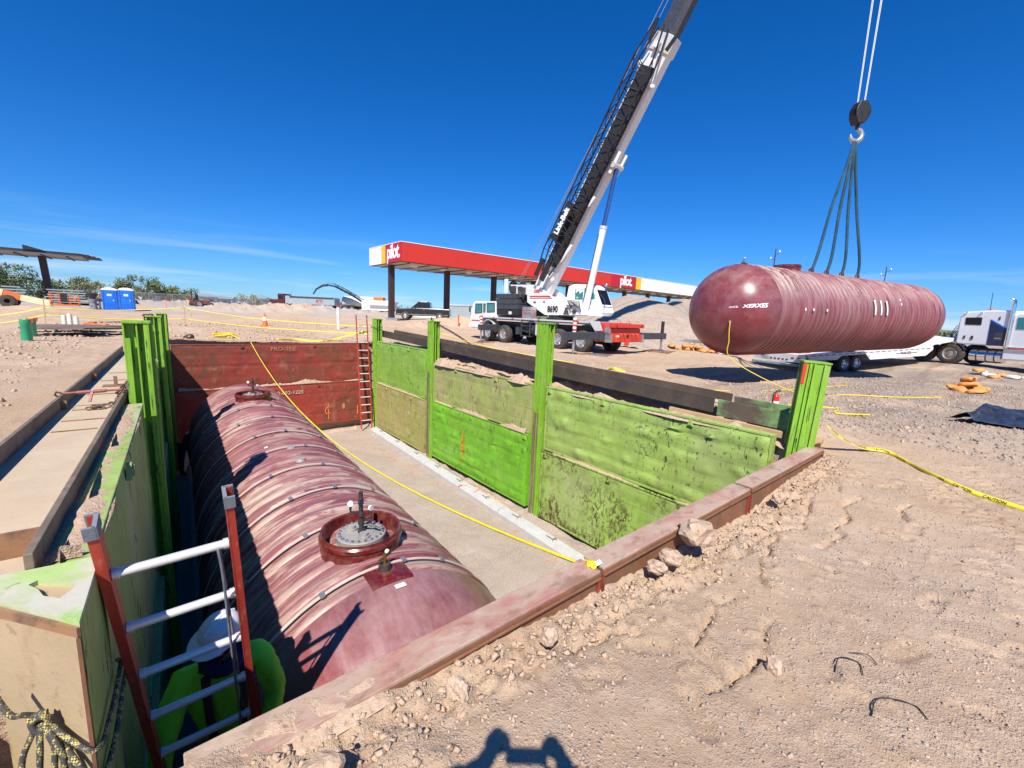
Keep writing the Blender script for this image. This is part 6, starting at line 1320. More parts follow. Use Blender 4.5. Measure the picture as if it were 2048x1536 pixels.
scatter('pebbles', 22000, lambda r, n: (r.uniform(-.2,9,n), -.8+2.4*r.rand(n)), lambda r, n, x, y: .002+.010*r.rand(n)**3.5, M['pebble'], 1)
scatter('pebbles', 4000, lambda r, n: (r.uniform(-.2,9,n), -.9+2.4*r.rand(n)), lambda r, n, x, y: .002+.012*r.rand(n)**4, M['stones'], 11)
scatter('soil_crumbs', 4200, lambda r, n: (r.uniform(-.1,7.2,n), 1.58-np.abs(r.normal(0,.17,n))), lambda r, n, x, y: .003+.024*r.rand(n)**5, M['clod'], 2)
scatter('gravel', 12000, lambda r, n: (9+14*r.rand(n)**1.3, r.uniform(-3,4.5,n)), lambda r, n, x, y: .010+.028*r.rand(n)**3, M['stones'], 3)
scatter('soil_crumbs', 4500, lambda r, n: (r.uniform(-5,-.9,n), 2.5+16*r.rand(n)**1.3), lambda r, n, x, y: .008+.04*r.rand(n)**4, M['clod'], 4)
scatter('soil_crumbs', 4000, lambda r, n: (r.uniform(-3,16,n), 17.2+13*r.rand(n)), lambda r, n, x, y: .015+.06*r.rand(n)**4, M['clod'], 5)
scatter('soil_crumbs', 3500, lambda r, n: (7.8+9*r.rand(n), r.uniform(1,14,n)), lambda r, n, x, y: .010+.04*r.rand(n)**4, M['clod'], 6)
# ------------------------------------------------------------------ fuel canopy
cx0, cx1, cy0, cy1, cz0, cz1 = 18.3, 80, 38.5, 46.1, 6.2, 7.93
cp = thing('fuel_canopy', 'long red fuel canopy with white end and dark columns', 'canopy', (cx0, cy0, .55)); O = Vector((cx0, cy0, .55))
def K_(g, name, mat, par=None, **k): g.xf(Matrix.Translation(-O)); return g.ob(name, mat, par or cp, **k)
K_(G().bb((cx0+.06,cy0+.06,cz0+.25),(cx1-.06,cy1-.06,cz1-.1)), 'roof', M['soffit'])
fr_ = K_(G().bb((cx0,cy0,cz0),(55.4,cy0+.06,cz1)), 'front_fascia', M['crimson']); K_(G().bb((49.5,cy0-.01,cz0+.01),(55.4,cy0-.002,cz1-.01)), 'sign_panel', M['crimson_dark'], fr_)
K_(G().bb((55.4,cy0-.004,cz0),(56.7,cy0+.06,cz1)), 'yellow_band', M['yellow']); K_(G().bb((56.7,cy0,cz0),(cx1,cy0+.06,cz1)), 'white_fascia', M['fascia_white'])
en = K_(G().bb((cx0-.06,cy0,cz0),(cx0,42.0,cz1)), 'end_fascia', M['crimson_dark']); K_(G().bb((cx0-.064,42.0,cz0),(cx0,42.95,cz1)), 'yellow_band', M['yellow']); K_(G().bb((cx0-.06,42.95,cz0),(cx0,cy1,cz1)), 'white_fascia', M['fascia_white'])
K_(G().bb((cx0-.08,cy0-.03,cz1),(cx1,cy1,cz1+.06)), 'roof_trim', M['fascia_white']); K_(G().bb((cx0-.04,cy0+.061,cz0-.03),(cx1,cy1,cz0+.02)), 'soffit_edge', M['brown_col'])
K_(G().bb((cx0+.2,cy0+.5,cz0-.05),(cx1,cy1-.4,cz0-.03)), 'soffit', M['soffit'])
for k in range(28): K_(G().bb((cx0+1+k*2.15,cy0+.55,cz0-.12),(cx0+1.12+k*2.15,cy1-.45,cz0-.05)), 'purlin', M['brown_col'])
for k in range(18): K_(G().bb((cx0+2.1+k*3.3,cy0+2.0,cz0-.2),(cx0+2.7+k*3.3,cy0+2.6,cz0-.06)), 'soffit_light', M['fascia_white'])
for k in range(10):
    x = 19+6.5*k; cl = K_(G().bb((x-.26,42.05,.3),(x+.26,42.55,cz0-.04)), 'column', M['brown_col'], bev=.02)
    K_(G().bb((x-.42,41.9,.3),(x+.42,42.7,.62+.25)), 'column_base', M['shed'], cl)
text('pilot.', 1.85, M['white_clean'], cp, frame(Vector((cx0-.075, 40.15, 7.15))-O, (0,-1,0), (0,0,1)), 'sign_lettering', .01, .028, .05, .92, sx=.86)
text('pilot.', 1.85, M['white_clean'], cp, frame(Vector((53.0, cy0-.02, 7.15))-O, (1,0,0), (0,0,1)), 'sign_lettering', .01, .028, .05, .92, sx=.86)
for x in (27.5,46.0,60): K_(G().bb((x,40,cz1),(x+.06,40.06,cz1+.45)), 'roof_vent', M['brown_col'])
# stripped canopy by the fence
sc = thing('steel_canopy', 'bare steel canopy on a single dark column', 'canopy', (-9.3, 75.0, .9)); O2 = Vector((-9.3, 75.0, .9))
def L_(g, name, mat, par=None, **k): g.xf(Matrix.Translation(-O2)); return g.ob(name, mat, par or sc, **k)
L_(G().beam((-9.0,75,.9),(-9.3,75,6.2),.62,.55,up=(0,1,0)), 'column', M['brown_col'])
L_(G().bb((-24,71.5,6.15),(-5.6,78.5,6.3)), 'deck', M['soffit']); L_(G().bb((-24,71.4,6.3),(-5.6,71.55,6.55)), 'edge_beam', M['brown_col']); L_(G().bb((-24,78.4,6.3),(-5.6,78.55,6.55)), 'edge_beam', M['brown_col'])
for k, (x, z) in enumerate(((-5.6,6.5),(-5.1,6.4),(-4.7,6.3))): L_(G().bb((x,71.5+.3*k,6.2),(x+.5,76,z)), 'torn_decking', M['brown_col'])
L_(G().prism([(-10.2,6.5),(-10.2,7.0),(-8.6,6.55)], .12, 'XZ', 71.3), 'gusset_plate', M['black'])
for k in range(9): L_(G().bb((-23+k*2,71.6,6.05),(-22.85+k*2,78.4,6.15)), 'purlin', M['brown_col'])
# ------------------------------------------------------------------ gravel pile
n = 110; a, b = np.meshgrid(np.linspace(21.5,46,n), np.linspace(8.5,30,n)); zz = np.full(a.shape, -1.)
for px_, py_, h_, sl_ in ((30.0,20.8,4.0,.40),(34.2,18.8,3.9,.40),(38,16.3,3.6,.40),(27.2,22.2,2.5,.42),(33,22.5,3.6,.42),(37,20,3.5,.42)):
    zz = np.maximum(zz, h_-sl_*np.hypot(a-px_, b-py_)*(1+.12*fbm(a*.5, b*.5, 3))-.0)
zz = np.where(zz > -.5, zz-.45*np.exp(-np.maximum(4.0-zz,0)/.5), zz); gz0 = hz(a, b, False); zz = np.where(zz > -.1, zz, -.6)+fbm(a*1.2, b*1.2, 4)*.10; zz = np.where(zz < -.2, gz0-.3, zz+gz0)
o = G().add([(a[j,i], b[j,i], zz[j,i]) for j in range(n) for i in range(n)], [(j*n+i, j*n+i+1, (j+1)*n+i+1, (j+1)*n+i) for j in range(n-1) for i in range(n-1)]).ob('gravel_pile', M['pile'], smooth=60); tag(o, 'huge pile of grey-tan pea gravel behind the crane', 'gravel pile')
t = thing('aluminium_ladder', 'grey ladder lying at the foot of the gravel pile', 'ladder', (25.6,13.4,gh(25.6,13.4)+.55), (.15,0,-1.0), 'ladders')
for s in (-.2,.2): G().beam((-1.5,s,0),(1.8,s,0),.03,.08).ob('rail', M['zinc'], t)
for k in range(10): G().tube([(-1.4+k*.33,-.2,0),(-1.4+k*.33,.2,0)], .018, 6).ob('rung', M['zinc'], t)
# ------------------------------------------------------------------ portable toilets and wash stand
def potty(label, loc, rz):
    t = thing('portable_toilet', label, 'toilet', loc, rz, 'blue portable toilets')
    G().bb((-.58,-.56,.08),(.58,.56,2.05)).ob('cabin', M['potty'], t, bev=.03); G().bb((-.6,-.62,0),(.6,.6,.10)).ob('skid_base', M['potty'], t)
    G().prism([(-.61,2.04),(.61,2.04),(.59,2.12),(.42,2.24),(.18,2.31),(-.18,2.31),(-.42,2.24),(-.59,2.12)], 1.2, 'XZ', 0).ob('roof', M['potty_roof'], t, bev=.02)
    d = G().bb((-.40,-.59,.16),(.40,-.565,1.95)).ob('door', M['potty'], t, bev=.01)
    G().bb((-.17,-.602,1.48),(.17,-.59,1.68)).ob('sign', M['potty_roof'], d); G().bb((-.10,-.606,1.56),(.10,-.602,1.62)).ob('sign_print', M['shed'], d)
    for z in (.35,.5,.65): G().bb((-.3,-.605,z),(.3,-.59,z+.05)).ob('door_rib', M['potty'], d)
    for s in (-1, 1):
        for z in (.3,1.0,1.7): G().bb((s*.58-.02,-.4,z),(s*.58+.02,.4,z+.05)).ob('side_rib', M['potty'], t)
        G().bb((s*.50-.04,-.60,.12),(s*.50+.04,-.56,2.0)).ob('door_jamb', M['potty'], t)
    G().bb((.26,-.615,1.0),(.32,-.59,1.1)).ob('latch', M['potty_roof'], d); return t
potty('blue portable toilet next to the orange delineator post', (-3.05,60.4,.38), -.05); potty('blue portable toilet at the outer end of the pair', (-1.75,59.5,.42), -.08)
t = thing('hand_wash_stand', 'grey plastic hand wash stand beside the blue toilets', 'wash stand', (-4.45,61.8,.42))
G().lathe([(.36,0),(.38,.05),(.26,.5),(.27,.7),(.42,.98),(.42,1.05),(.30,1.06),(.001,1.0)], 18).ob('stand', M['grey_plastic'], t, smooth=50); G().lathe([(.001,1.72),(.3,1.70),(.5,1.60),(.42,1.5),(.2,1.05)], 18).ob('hood', M['pipe_dark'], t, smooth=50); G().bb((-.3,-.43,.5),(-.2,-.40,.7)).ob('towel_box', M['grey_plastic'], t)
t = thing('delineator_post', 'orange and white delineator post between wash stand and toilets', 'delineator', (-4.0,62.5,.4))
G().lathe([(.001,1.75),(.06,1.72),(.09,1.2),(.10,.1),(.10,0)], 12).ob('post', M['white_clean'], t, smooth=40); G().lathe([(.28,0),(.28,.08),(.12,.1)], 12).ob('base', M['navy_paint'], t)
for z in (.85,1.35): G().lathe([(.105,z),(.098,z+.25)], 12).ob('band', M['orange'], t, smooth=40)
t = thing('traffic_cone', 'small orange traffic cone with white collar on the dirt', 'cone', (4.9,27.6,gh(4.9,27.6)+.0)); G().lathe([(.15,.03),(.03,.72),(.001,.73)], 18).ob('cone', M['orange'], t, smooth=40); G().lathe([(.115,.30),(.07,.52)], 18).ob('collar', M['white_clean'], t, smooth=60); G().bb((-.2,-.2,0),(.2,.2,.035)).ob('base', M['orange'], t)
# ------------------------------------------------------------------ pipes sticking out of the ground
for (x, y, r, h), lb in (((-2.33,15.4,.10,.50),'taller green sewer pipe standing in the dirt'), ((-2.50,17.2,.095,.48),'shorter green sewer pipe behind the taller one')):
    t = thing('green_pipe', lb, 'pipe', (x, y, gh(x,y)), (.0,.03,0), 'green standing pipes'); G().lathe([(r,-.2),(r,h-.12),(r*1.07,h-.11),(r*1.07,h),(r*.93,h),(r*.93,h-.3)], 20).ob('pipe', M['green_pipe'], t, smooth=40); G().bb((r*.6,-.05,h-.06),(r*1.25,.07,h+.03)).ob('red_cap', M['red'], t)
for k, (x, y, h) in enumerate(((-2.62,24.2,.36),(-2.38,23.4,.46),(-2.16,22.9,.36))):
    t = thing('white_pipe', ('cream plastic pipe with red tape, left of its trio' if 0 else ('short cream pipe topped with red tape','tallest cream pipe in the middle of the trio','cream pipe beside the red rag')[k]), 'pipe', (x, y, gh(x,y)), 0, 'cream standing pipes'); G().lathe([(.07,-.2),(.07,h-.05),(.055,h),(.001,h+.01)], 14).ob('pipe', M['pvc'], t, smooth=40)
t = thing('white_marker_pipe', 'white pipe with red top standing on the dirt mound', 'pipe', (7.4,22.9,.85)); G().lathe([(.075,-.5),(.075,.86)], 12).ob('pipe', M['white_clean'], t, smooth=40); G().lathe([(.078,.82),(.078,.9),(.001,.9)], 12).ob('red_cap', M['red'], t)
for k, (dx, dy, r) in enumerate(((0,0,.9),(.5,-1.4,.8),(-.1,-2.4,.7))):
    x, y = -1.9+dx*.5, 20.4+dy; tag(G().prism([(x+r*1.3*math.cos(q_), y+r*math.sin(q_)*.8) for q_ in (0,.8,1.7,2.5,3.3,4.2,5.2)], .05, 'XY', gh(x,y)+.17+.03*k).ob('plywood_sheet', M['steel_edge']), ('warped board lying by the green pipes','curled board nearest the green pipes','bent board beside the cream pipes')[k], 'board', 'boards lying by the pipes')
for k, (x, y) in enumerate(((-1.5,22.6),(-.95,21.9),(-1.9,24.2))):
    o = bpy.data.objects.new('red_rag', rock(80+k, .22, M['orange'], .3, 2)); C.objects.link(o); o.location = (x, y, gh(x,y)+.04); tag(o, ('orange rag by the cream pipes','orange rag out on bare dirt','orange rag behind the cream pipes')[k], 'rag')
cord('black hose lying behind the cream pipes', [gz_(-2.2,27.5,.05),gz_(-1.2,27.2,.07),gz_(-.2,28.2,.1),gz_(.4,28.6,.12)], .035, M['black'], 'black_hose', 'hose')
o = bpy.data.objects.new('dark_rock', rock(91, .16, M['pipe_dark'], .7, 2)); C.objects.link(o); o.location = (.95,18.3,gh(.95,18.3)+.06); tag(o, 'small dark rock on the dirt behind the red panels', 'rock')
t = thing('survey_lath', 'leaning red survey lath far behind the tape', 'stake', (1.4,62,.45)); G().beam((0,0,0),(0,0,1.6),.05,.05).ob('lath', M['orange'], t); G().beam((.0,0,1.5),(.8,0,.6),.05,.03).ob('ribbon', M['red'], t)
tag(G().beam((20.2,31.5,gh(20.2,31.5)-.1),(20.2,31.5,gh(20.2,31.5)+1.0),.10,.06).ob('orange_lath', M['orange']), 'orange marker lath beside the crane cab', 'stake')
# ------------------------------------------------------------------ boom lift
bl_ = thing('boom_lift', 'orange boom lift with cream arm and empty basket lowered', 'lift', (-10.3,60.5,.55))
def B_(g, name, mat, par=None, **k): g.xf(Matrix.Translation((10.3,-60.5,-.55))); return g.ob(name, mat, par or bl_, **k)
arm = B_(G().beam((-14.5,61.5,3.0),(-10.2,60.6,1.75),.5,.6), 'arm_base', M['cream']); B_(G().beam((-10.2,60.6,1.75),(-9.1,60.3,1.35),.42,.5), 'arm_sleeve', M['orange'], arm); B_(G().beam((-9.1,60.3,1.35),(-7.1,59.4,.90),.40,.50), 'arm_tip', M['cream'], arm); B_(G().beam((-13,61.3,3.1),(-10.4,60.6,2.25),.3,.2), 'arm_rail', M['black'], arm)
B_(G().bb((-13.5,59.8,.85),(-10.2,61.6,1.55)), 'chassis', M['orange'], bev=.08); B_(G().bb((-10.3,60.1,.7),(-9.5,61.2,1.2)), 'engine_hood', M['orange'], bev=.08)
for x in (-12.6,-9.9): 
    for y in (59.7,61.5): B_(G().lathe([(.2,-.18),(.5,-.18),(.55,-.1),(.55,.1),(.5,.18),(.2,.18),(.001,.15)], 20, (x,y,1.02), 'Y'), 'wheel', M['rubber'], smooth=40)
bk = B_(G().bb((-7.1,58.5,.75),(-5.2,59.4,.90)), 'basket_floor', M['orange'])
for x in (-7.1,-6.5,-5.85,-5.2):
    for y in (58.5,59.4): B_(G().tube([(x,y,.9),(x,y,2.0 if x < -5.9 else 1.75)], .03, 6), 'basket_post', M['orange'], bk)
for y in (58.5,59.4):
    for z in (1.25,1.6,1.75): B_(G().tube([(-7.1,y,z),(-5.2,y,z)], .03, 6), 'basket_rail', M['orange'], bk)
for x in (-7.1,-5.2):
    for z in (1.25,1.75): B_(G().tube([(x,58.5,z),(x,59.4,z)], .03, 6), 'basket_rail', M['orange'], bk)
B_(G().bb((-6.4,58.35,1.1),(-5.95,58.6,1.9)), 'control_box', M['black'], bk, bev=.03); B_(G().bb((-5.55,58.4,1.2),(-5.35,58.5,1.5)), 'tool_tray', M['orange'], bk)
st = thing('steel_stack', 'stack of grey steel sheets behind the boom lift', 'stack', (-12.6,70,.9))
for k in range(6): G().box((.2*math.sin(k*2),0,.1+.28*k),(5.2-.3*(k % 3),2.2,.12)).ob('sheet', M['shed'], st)
st = thing('steel_stack', 'second stack of grey steel behind the lift basket', 'stack', (-7.0,70,.9))
for k in range(6): G().box((.2*math.sin(k*2),0,.1+.26*k),(3.2-.3*(k % 2),2.0,.11)).ob('sheet', M['shed'], st)
# ------------------------------------------------------------------ vehicles behind
def small_wheel(par, x, y, r=.40, w=.27, o=1): return wheel_y(par, (x, y, r), r, w, o)
pk = thing('pickup_truck', 'black crew-cab pickup parked under the canopy', 'pickup', (22.0,41.0,.78), math.atan2(.60,-.80))
PKH = 1.0
def side(poly, y, t_=.02): return G().prism(poly, t_, 'XZ', y)
bodyp = [(-2.75,.50),(-2.75,1.18),(-.75,1.20),(1.0,1.20),(1.15,1.14),(2.55,1.05),(2.72,.90),(2.72,.45),(2.2,.42),(-2.2,.42)]
pb = G().prism(bodyp, 1.9, 'XZ', 0).ob('body', M['blackcar'], pk, bev=.06)
cbn = G().prism([(-.80,1.15),(-.70,1.78),(-.45,1.88),(.35,1.88),(1.15,1.16)], 1.66, 'XZ', 0).ob('cabin', M['blackcar'], pk, bev=.06)
for s in (-1, 1):
    G().prism([(-.62,1.25),(-.55,1.72),(-.02,1.76),(-.02,1.25)], .02, 'XZ', s*.835).ob('rear_door_window', M['glass_dark'], cbn); G().prism([(.06,1.25),(.06,1.76),(.32,1.76),(.92,1.25)], .02, 'XZ', s*.835).ob('front_door_window', M['glass_dark'], cbn)
    for x in (-1.75,1.75): small_wheel(pk, x, s*.85, .40, .28, s); 
    for x in (-1.75,1.75): G().lathe([(.46,-.02),(.50,-.02),(.50,.02),(.46,.02)], 14, (x,s*.955,.42), 'Y', .1, math.pi-.1, True).ob('wheel_arch', M['black'], pb, smooth=40)
    G().bb((2.66,s*.72-.16,.80),(2.74,s*.72+.16,.98)).ob('headlight', M['chrome2'], pb); G().bb((.72,s*.98-.1,1.2),(.82,s*.98+.1,1.38)).ob('mirror', M['black'], cbn); G().bb((-2.6,s*.955-.01,.50),(2.6,s*.955+.01,.56)).ob('chrome_strip', M['chrome2'], pb)
    G().bb((-.2,s*.96-.01,1.02),(-.05,s*.96+.01,1.06)).ob('door_handle', M['chrome2'], pb)
G().add([(.37,-.76,1.85),(.37,.76,1.85),(1.13,.80,1.18),(1.13,-.80,1.18)], [(0,1,2,3)]).xf(Matrix.Translation((.03,0,.02))).ob('windscreen', M['glass'], cbn)
G().bb((2.70,-.5,.62),(2.76,.5,.98)).ob('grille', M['chrome2'], pb); G().bb((2.7,-.95,.38),(2.85,.95,.58)).ob('bumper', M['chrome2'], pb, bev=.02); G().bb((-2.6,-.8,1.0),(-.9,.8,1.19)).ob('bed_liner', M['black'], pb)
cn = thing('storage_container', 'grey-blue steel storage shed beyond the canopy', 'container', (42.5,63.4,.65), math.atan2(-4.3,5.2))
G().bb((-3.3,0,0),(3.3,2.6,2.2)).ob('wall', M['shed'], cn)
G().prism([(-.1,2.2),(1.3,2.5),(2.7,2.2)], 6.7, 'YZ', 0).ob('roof', M['soffit'], cn)
for k in range(14): G().bb((-3.25+k*.48,-.03,.05),(-3.13+k*.48,0,2.15)).ob('wall_rib', M['shed'], cn)
# dump truck, white tanker, milling machine with conveyor
dt = thing('dump_truck', 'dark tractor with long grey end-dump trailer far behind', 'truck', (21.6,81.0,1.05), math.atan2(-.64,.76)+math.pi)
G().bb((-4.6,-1.2,.9),(3.2,1.2,2.2)).ob('tub', M['shed'], dt, bev=.1); G().bb((-4.5,-1.22,1.95),(3.1,1.22,2.25)).ob('tub_rail', M['slate'], dt); G().bb((4.0,-1.15,.8),(5.2,1.15,2.6)).ob('cab', M['maroon_web'], dt, bev=.12); G().bb((5.2,-.9,.8),(6.8,.9,1.6)).ob('bonnet', M['maroon_web'], dt, bev=.12); G().bb((3.0,-1.1,.9),(3.9,1.1,2.3)).ob('headboard', M['shed'], dt)
G().bb((4.3,-1.17,1.7),(5.0,1.17,2.3)).ob('cab_window', M['glass_dark'], dt); G().tube([(3.8,-1.0,1.0),(3.8,-1.0,3.1)], .08, 8).ob('exhaust', M['chrome2'], dt)
for x in (-3.8,-2.6,2.6,3.6,6.2):
    for s in (-1, 1): wheel_y(dt, (x, s*1.0, .5), .5, .4, s)
text('RTI', .8, M['taillight'], dt, frame((-2.0,1.225,1.5),(-1,0,0),(0,0,1)), 'lettering', .005, .02)
wt = thing('water_tanker', 'white tanker truck parked beside the conveyor', 'tanker', (30.2,80.6,1.05), math.atan2(-.64,.76))
G().lathe([(.001,-3.3),(.8,-3.25),(1.0,-3.0),(1.0,3.0),(.8,3.25),(.001,3.3)], 24, (0,0,1.85), 'X').ob('tank', M['white'], wt, smooth=40); G().bb((-3.4,-.6,.6),(5.2,.6,.95)).ob('chassis', M['black'], wt); G().prism([(3.5,.7),(3.5,2.3),(4.6,2.3),(5.2,1.5),(5.3,.7)], 2.1, 'XZ', 0).ob('cab', M['white'], wt, bev=.1); G().bb((4.0,-1.07,1.5),(4.7,1.07,2.1)).ob('cab_window', M['glass_dark'], wt)
G().lathe([(.3,0),(.3,.02)], 16, (-.4,-1.0,2.0), 'Y').ob('logo_ring', M['slate'], wt); G().bb((.1,-1.01,1.95),(1.3,-.99,2.1)).ob('logo_bar', M['slate'], wt)
for x in (-2.5,-1.3,4.2):
    for s in (-1, 1): wheel_y(wt, (x, s*.95, .5), .5, .4, s)
ml = thing('milling_machine', 'road milling machine with long black discharge conveyor', 'milling machine', (31.6,76.2,.9), math.atan2(-.64,.76))
G().bb((-2.5,-1.2,.5),(3.2,1.2,2.3)).ob('engine_body', M['white'], ml, bev=.1); G().bb((-1,-1.25,.9),(2.5,1.25,1.5)).ob('drum_housing', M['grey_plastic'], ml); G().bb((-.5,-.9,2.3),(1.2,.9,2.9)).ob('operator_station', M['orange'], ml, bev=.05)
for x in (-2.2,2.6):
    for s in (-1, 1): G().bb((x-.7,s*1.0-.2,0),(x+.7,s*1.0+.2,.7)).ob('track', M['rubber'], ml, bev=.15)
cv = [(-2.0,0,1.6),(-5.2,0,3.4),(-7.6,0,4.5),(-8.9,0,4.7)]
for a_, b_ in zip(cv[:-1], cv[1:]): G().beam(a_, b_, .8, .25).ob('conveyor_belt', M['black'], ml); G().beam(Vector(a_)+Vector((0,0,.45)), Vector(b_)+Vector((0,0,.35)), .9, .06).ob('conveyor_truss', M['slate'], ml)
for k in range(8):
    p = Vector(cv[0]).lerp(Vector(cv[2]), k/7.5); G().tube([p+Vector((0,-.45,-.1)), p+Vector((.5,-.45,.5))], .05, 5).ob('truss_bar', M['slate'], ml)
G().tube([(-8.9,0,4.7),(-9.9,0,4.55),(-11.0,0,3.9),(-11.6,0,3.0)], [.22,.2,.16,.12], 8).ob('falling_millings', M['pipe_dark'], ml, smooth=60)
tr_ = thing('garden_tractor', 'small dark trencher tractor standing on the far lot', 'tractor', (5.5,73.5,.82), .4)
G().bb((-.6,-.4,.5),(.9,.4,1.1)).ob('bonnet', M['binder'], tr_, bev=.06); G().bb((-.9,-.25,.9),(-.5,.25,1.35)).ob('seat', M['black'], tr_, bev=.04); G().tube([(-.95,-.5,.6),(-.95,-.5,2.3),(-.95,.5,2.3),(-.95,.5,.6)], .05, 6).ob('roll_bar', M['black'], tr_, smooth=60); G().beam((-1.0,0,.6),(-1.8,0,1.6),.2,.3).ob('digging_arm', M['binder'], tr_); G().ell((-.6,0,1.6),(.2,.2,.3)).ob('operator_canopy', M['black'], tr_, smooth=60)
for x, r in ((-.7,.55),(.8,.40)):
    for s in (-1, 1): wheel_y(tr_, (x, s*.6, r), r, .3, s)
for k, (x, y, s) in enumerate(((37,72,1),(33.5,69,1.2))):
    t = thing('pipe_bundle', ('bundle of white pipes near the pickup','longer bundle of white pipes beyond the first column')[k], 'pipes', (x-6, y-16+k*3, gh(x-6,y-16+k*3)), math.atan2(-.64,.76), 'white pipe bundles')
    for i in range(5): G().tube([(-2.2,.25*i,.15),(2.2,.25*i,.15)], .12, 8).ob('pipe', M['white'], t, smooth=60)
    for i in range(4): G().tube([(-2.0,.12+.25*i,.36),(2.3,.12+.25*i,.36)], .12, 8).ob('pipe', M['white'], t, smooth=60)
# ------------------------------------------------------------------ utility poles
for (x, y, h, s), lb in (((128,46.6,21.5,1),'utility pole with two cross-arms behind the manway of the hoisted tank'), ((186,33.8,22.0,1),'utility pole with two cross-arms beyond the far end of the hoisted tank')):
    t = thing('utility_pole', lb, 'pole', (x, y, .3), .9, 'utility poles on the horizon'); G().tube([(0,0,0),(0,0,h)], [.22,.13], 8).ob('pole', M['slate'], t, smooth=60)
    for z, sgn in ((h-2.6,1),(h-1.4,-1)):
        a_ = G().tube([(0,0,z),(sgn*1.6,0,z),(sgn*1.75,0,z+.25)], .10, 6).ob('cross_arm', M['zinc'], t, smooth=60); G().ell((sgn*1.75,0,z+.5),(.2,.2,.3)).ob('insulator', M['white_clean'], a_, smooth=60)
    G().tube([(0,0,h-1.4),(-1.3,0,h-1.5)], .08, 6).ob('cross_arm', M['zinc'], t)
# ------------------------------------------------------------------ chain link fence, trees, scrub
def wire_mat():
    m, nt, b = newmat('chain_link'); setc(nt, b, (.45,.46,.46), .5, .6); v = vec(nt, (1,1,1), True)
    tb = nd(nt, 'ShaderNodeBsdfTransparent'); mx_ = nd(nt, 'ShaderNodeMixShader'); s = nd(nt, 'ShaderNodeSeparateXYZ', None, {0: v})
    d1 = mth(nt, 'FRACT', mth(nt, 'MULTIPLY', mth(nt, 'ADD', s.outputs['X'], s.outputs['Z']), 8.0), 0); d2 = mth(nt, 'FRACT', mth(nt, 'MULTIPLY', mth(nt, 'SUBTRACT', s.outputs['X'], s.outputs['Z']), 8.0), 0)
    k = mth(nt, 'MAXIMUM', mth(nt, 'LESS_THAN', d1, .14), mth(nt, 'LESS_THAN', d2, .14))
    out = nt.nodes['Material Output']; nt.links.new(k, mx_.inputs[0]); nt.links.new(tb.outputs[0], mx_.inputs[1]); nt.links.new(b.outputs[0], mx_.inputs[2]); nt.links.new(mx_.outputs[0], out.inputs['Surface']); return m
MW = wire_mat()
fn = thing('chain_link_fence', 'long galvanised chain-link fence at the edge of the lot', 'fence', (-24,92,.9))
for k in range(20): G().tube([(k*3.0,0,-.4),(k*3.0,0,1.85)], .045, 6).ob('fence_post', M['zinc'], fn)
for k in range(19): G().tube([(k*3.0,0,1.8),(k*3.0+3,0,1.8)], .03, 6).ob('top_rail', M['zinc'], fn); G().add([(k*3.0,.03,0),(k*3.0+3,.03,0),(k*3.0+3,.03,1.8),(k*3.0,.03,1.8)], [(0,1,2,3)]).ob('wire_mesh', MW, fn)
def tree(label, x, y, h, w, mi, seed, n=1500):
    rs = random.Random(seed); z = gh(x, y); t = thing('mesquite_tree', label, 'tree', (x, y, z), 0, 'desert trees beyond the fence'); tr = G(); ends = []; h *= .88
    for k in range(4):
        a = rs.uniform(0, 6.28); p0 = Vector((rs.uniform(-.1,.1), rs.uniform(-.1,.1), 0)); p1 = p0+Vector((math.cos(a)*w*.12, math.sin(a)*w*.12, h*.3)); p2 = p1+Vector((math.cos(a)*w*.22, math.sin(a)*w*.22, h*.3))
        tr.tube([p0, p1, p2], [.14,.09,.04], 6); ends += [p1, p2]
        for q_ in range(3):
            b_ = a+rs.uniform(-1.2,1.2); e = p1.lerp(p2, rs.random())+Vector((math.cos(b_)*w*.22, math.sin(b_)*w*.22, h*rs.uniform(.08,.32))); tr.tube([p1.lerp(p2, rs.random()*.5), e], [.05,.02], 5); ends.append(e)
    tr.ob('trunk', M['bark'], t, smooth=60)
    cl = [(Vector((rs.gauss(0,.24)*w, rs.gauss(0,.24)*w, h*(.42+.5*rs.random()**.8)*(1))), rs.uniform(.10,.2)*w) for _ in range(16)]+[(e, .13*w) for e in ends]
    cl = [(c, r) for c, r in cl if (c.x/(w*.55))**2+(c.y/(w*.55))**2+((c.z-h*.55)/(h*.5))**2 < 1.15]
    vs = []; fs = []
    for i in range(n):
        c, r = rs.choice(cl); d = Vector((rs.gauss(0,1), rs.gauss(0,1), rs.gauss(0,.8))).normalized()*r*rs.random()**.4; p = c+d
        if p.z > h: p.z = h-rs.random()*.3
        if p.z < .25*h: p.z += .2*h
        u = Vector((rs.gauss(0,1), rs.gauss(0,1), rs.gauss(0,1))).normalized(); v_ = u.orthogonal().normalized(); s_ = rs.uniform(.06,.17)
        b0 = len(vs); vs += [p-u*s_*1.6, p+v_*s_*.6, p+u*s_*1.6, p-v_*s_*.6]; fs.append((b0, b0+1, b0+2, b0+3))
    G().add(vs, fs).ob('crown', M['leaf'][mi], t); return t
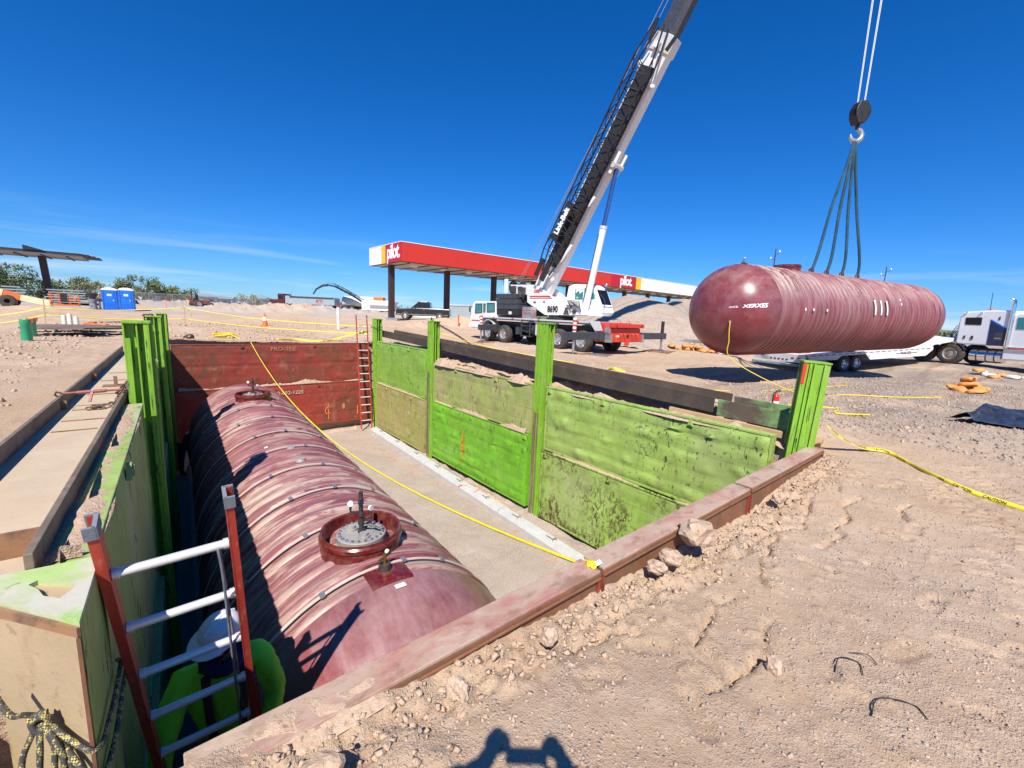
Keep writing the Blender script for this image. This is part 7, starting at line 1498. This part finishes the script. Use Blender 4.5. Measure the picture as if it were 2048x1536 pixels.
for args in ((('dense dark mesquite behind the boom lift arm',-15.5,88,5.4,7.0,0,1,2600)),('low spreading mesquite left of the steel canopy column',-12.2,90,3.6,6.0,0,2),('pale feathery tree right of the steel canopy column',-7.6,92,4.3,5.4,1,3),('open pale shrub tree behind the wash stand',-3.6,96,4.0,4.6,1,4),('tall dark mesquite rising behind the blue toilets',-1.2,97,5.9,5.4,0,5,2400),('olive tree right of the blue toilets',2.5,100,3.9,4.6,1,6),('green shrub tree behind the far fence bend',4.9,101,3.6,4.8,0,7),('lone dusty grey tree on the open horizon',17.5,112,3.4,5.0,2,8,900),('small dusty tree beyond the storage shed',72,104,4,4,2,9)):
    tree(*args)
rs = random.Random(3); vs = []; fs = []
for k in range(900):
    an = rs.uniform(-.35, 1.75); d_ = rs.uniform(130, 420); cx_, cy_ = d_*math.sin(an), d_*math.cos(an); sz = rs.uniform(.6, 1.9); zb = gh(cx_, cy_)
    for i in range(22):
        p = Vector((cx_+rs.gauss(0,sz*.8), cy_+rs.gauss(0,sz*.8), zb+abs(rs.gauss(.5,.4))*sz)); u = Vector((rs.gauss(0,1), rs.gauss(0,1), rs.gauss(0,1))).normalized(); v_ = u.orthogonal(); s_ = rs.uniform(.2,.5)*sz
        b0 = len(vs); vs += [p-u*s_, p+v_*s_*.7, p+u*s_, p-v_*s_*.7]; fs.append((b0, b0+1, b0+2, b0+3))
tag(G().add(vs, fs).ob('desert_scrub', M['leaf'][0]), kind='stuff')
rs = random.Random(8)
for k in range(10):
    x, y = rs.uniform(-20,60), rs.uniform(150,210); t = thing('distant_house', 'pale low house far across the desert', 'house', (x, y, gh(x,y)), rs.uniform(0,3), 'far pale houses'); w_, d_ = rs.uniform(6,11), rs.uniform(5,8)
    G().bb((-w_/2,-d_/2,-.5),(w_/2,d_/2,2.6)).ob('wall', M['soffit'], t); G().prism([(-d_/2-.3,2.6),(0,3.6),(d_/2+.3,2.6)], w_+.5, 'YZ', 0).ob('roof', M['shed'], t)
    for q_ in (-.25,.25): G().bb((w_*q_-.6,-d_/2-.03,1.0),(w_*q_+.6,-d_/2,1.9)).ob('window', M['glass_dark'], t)
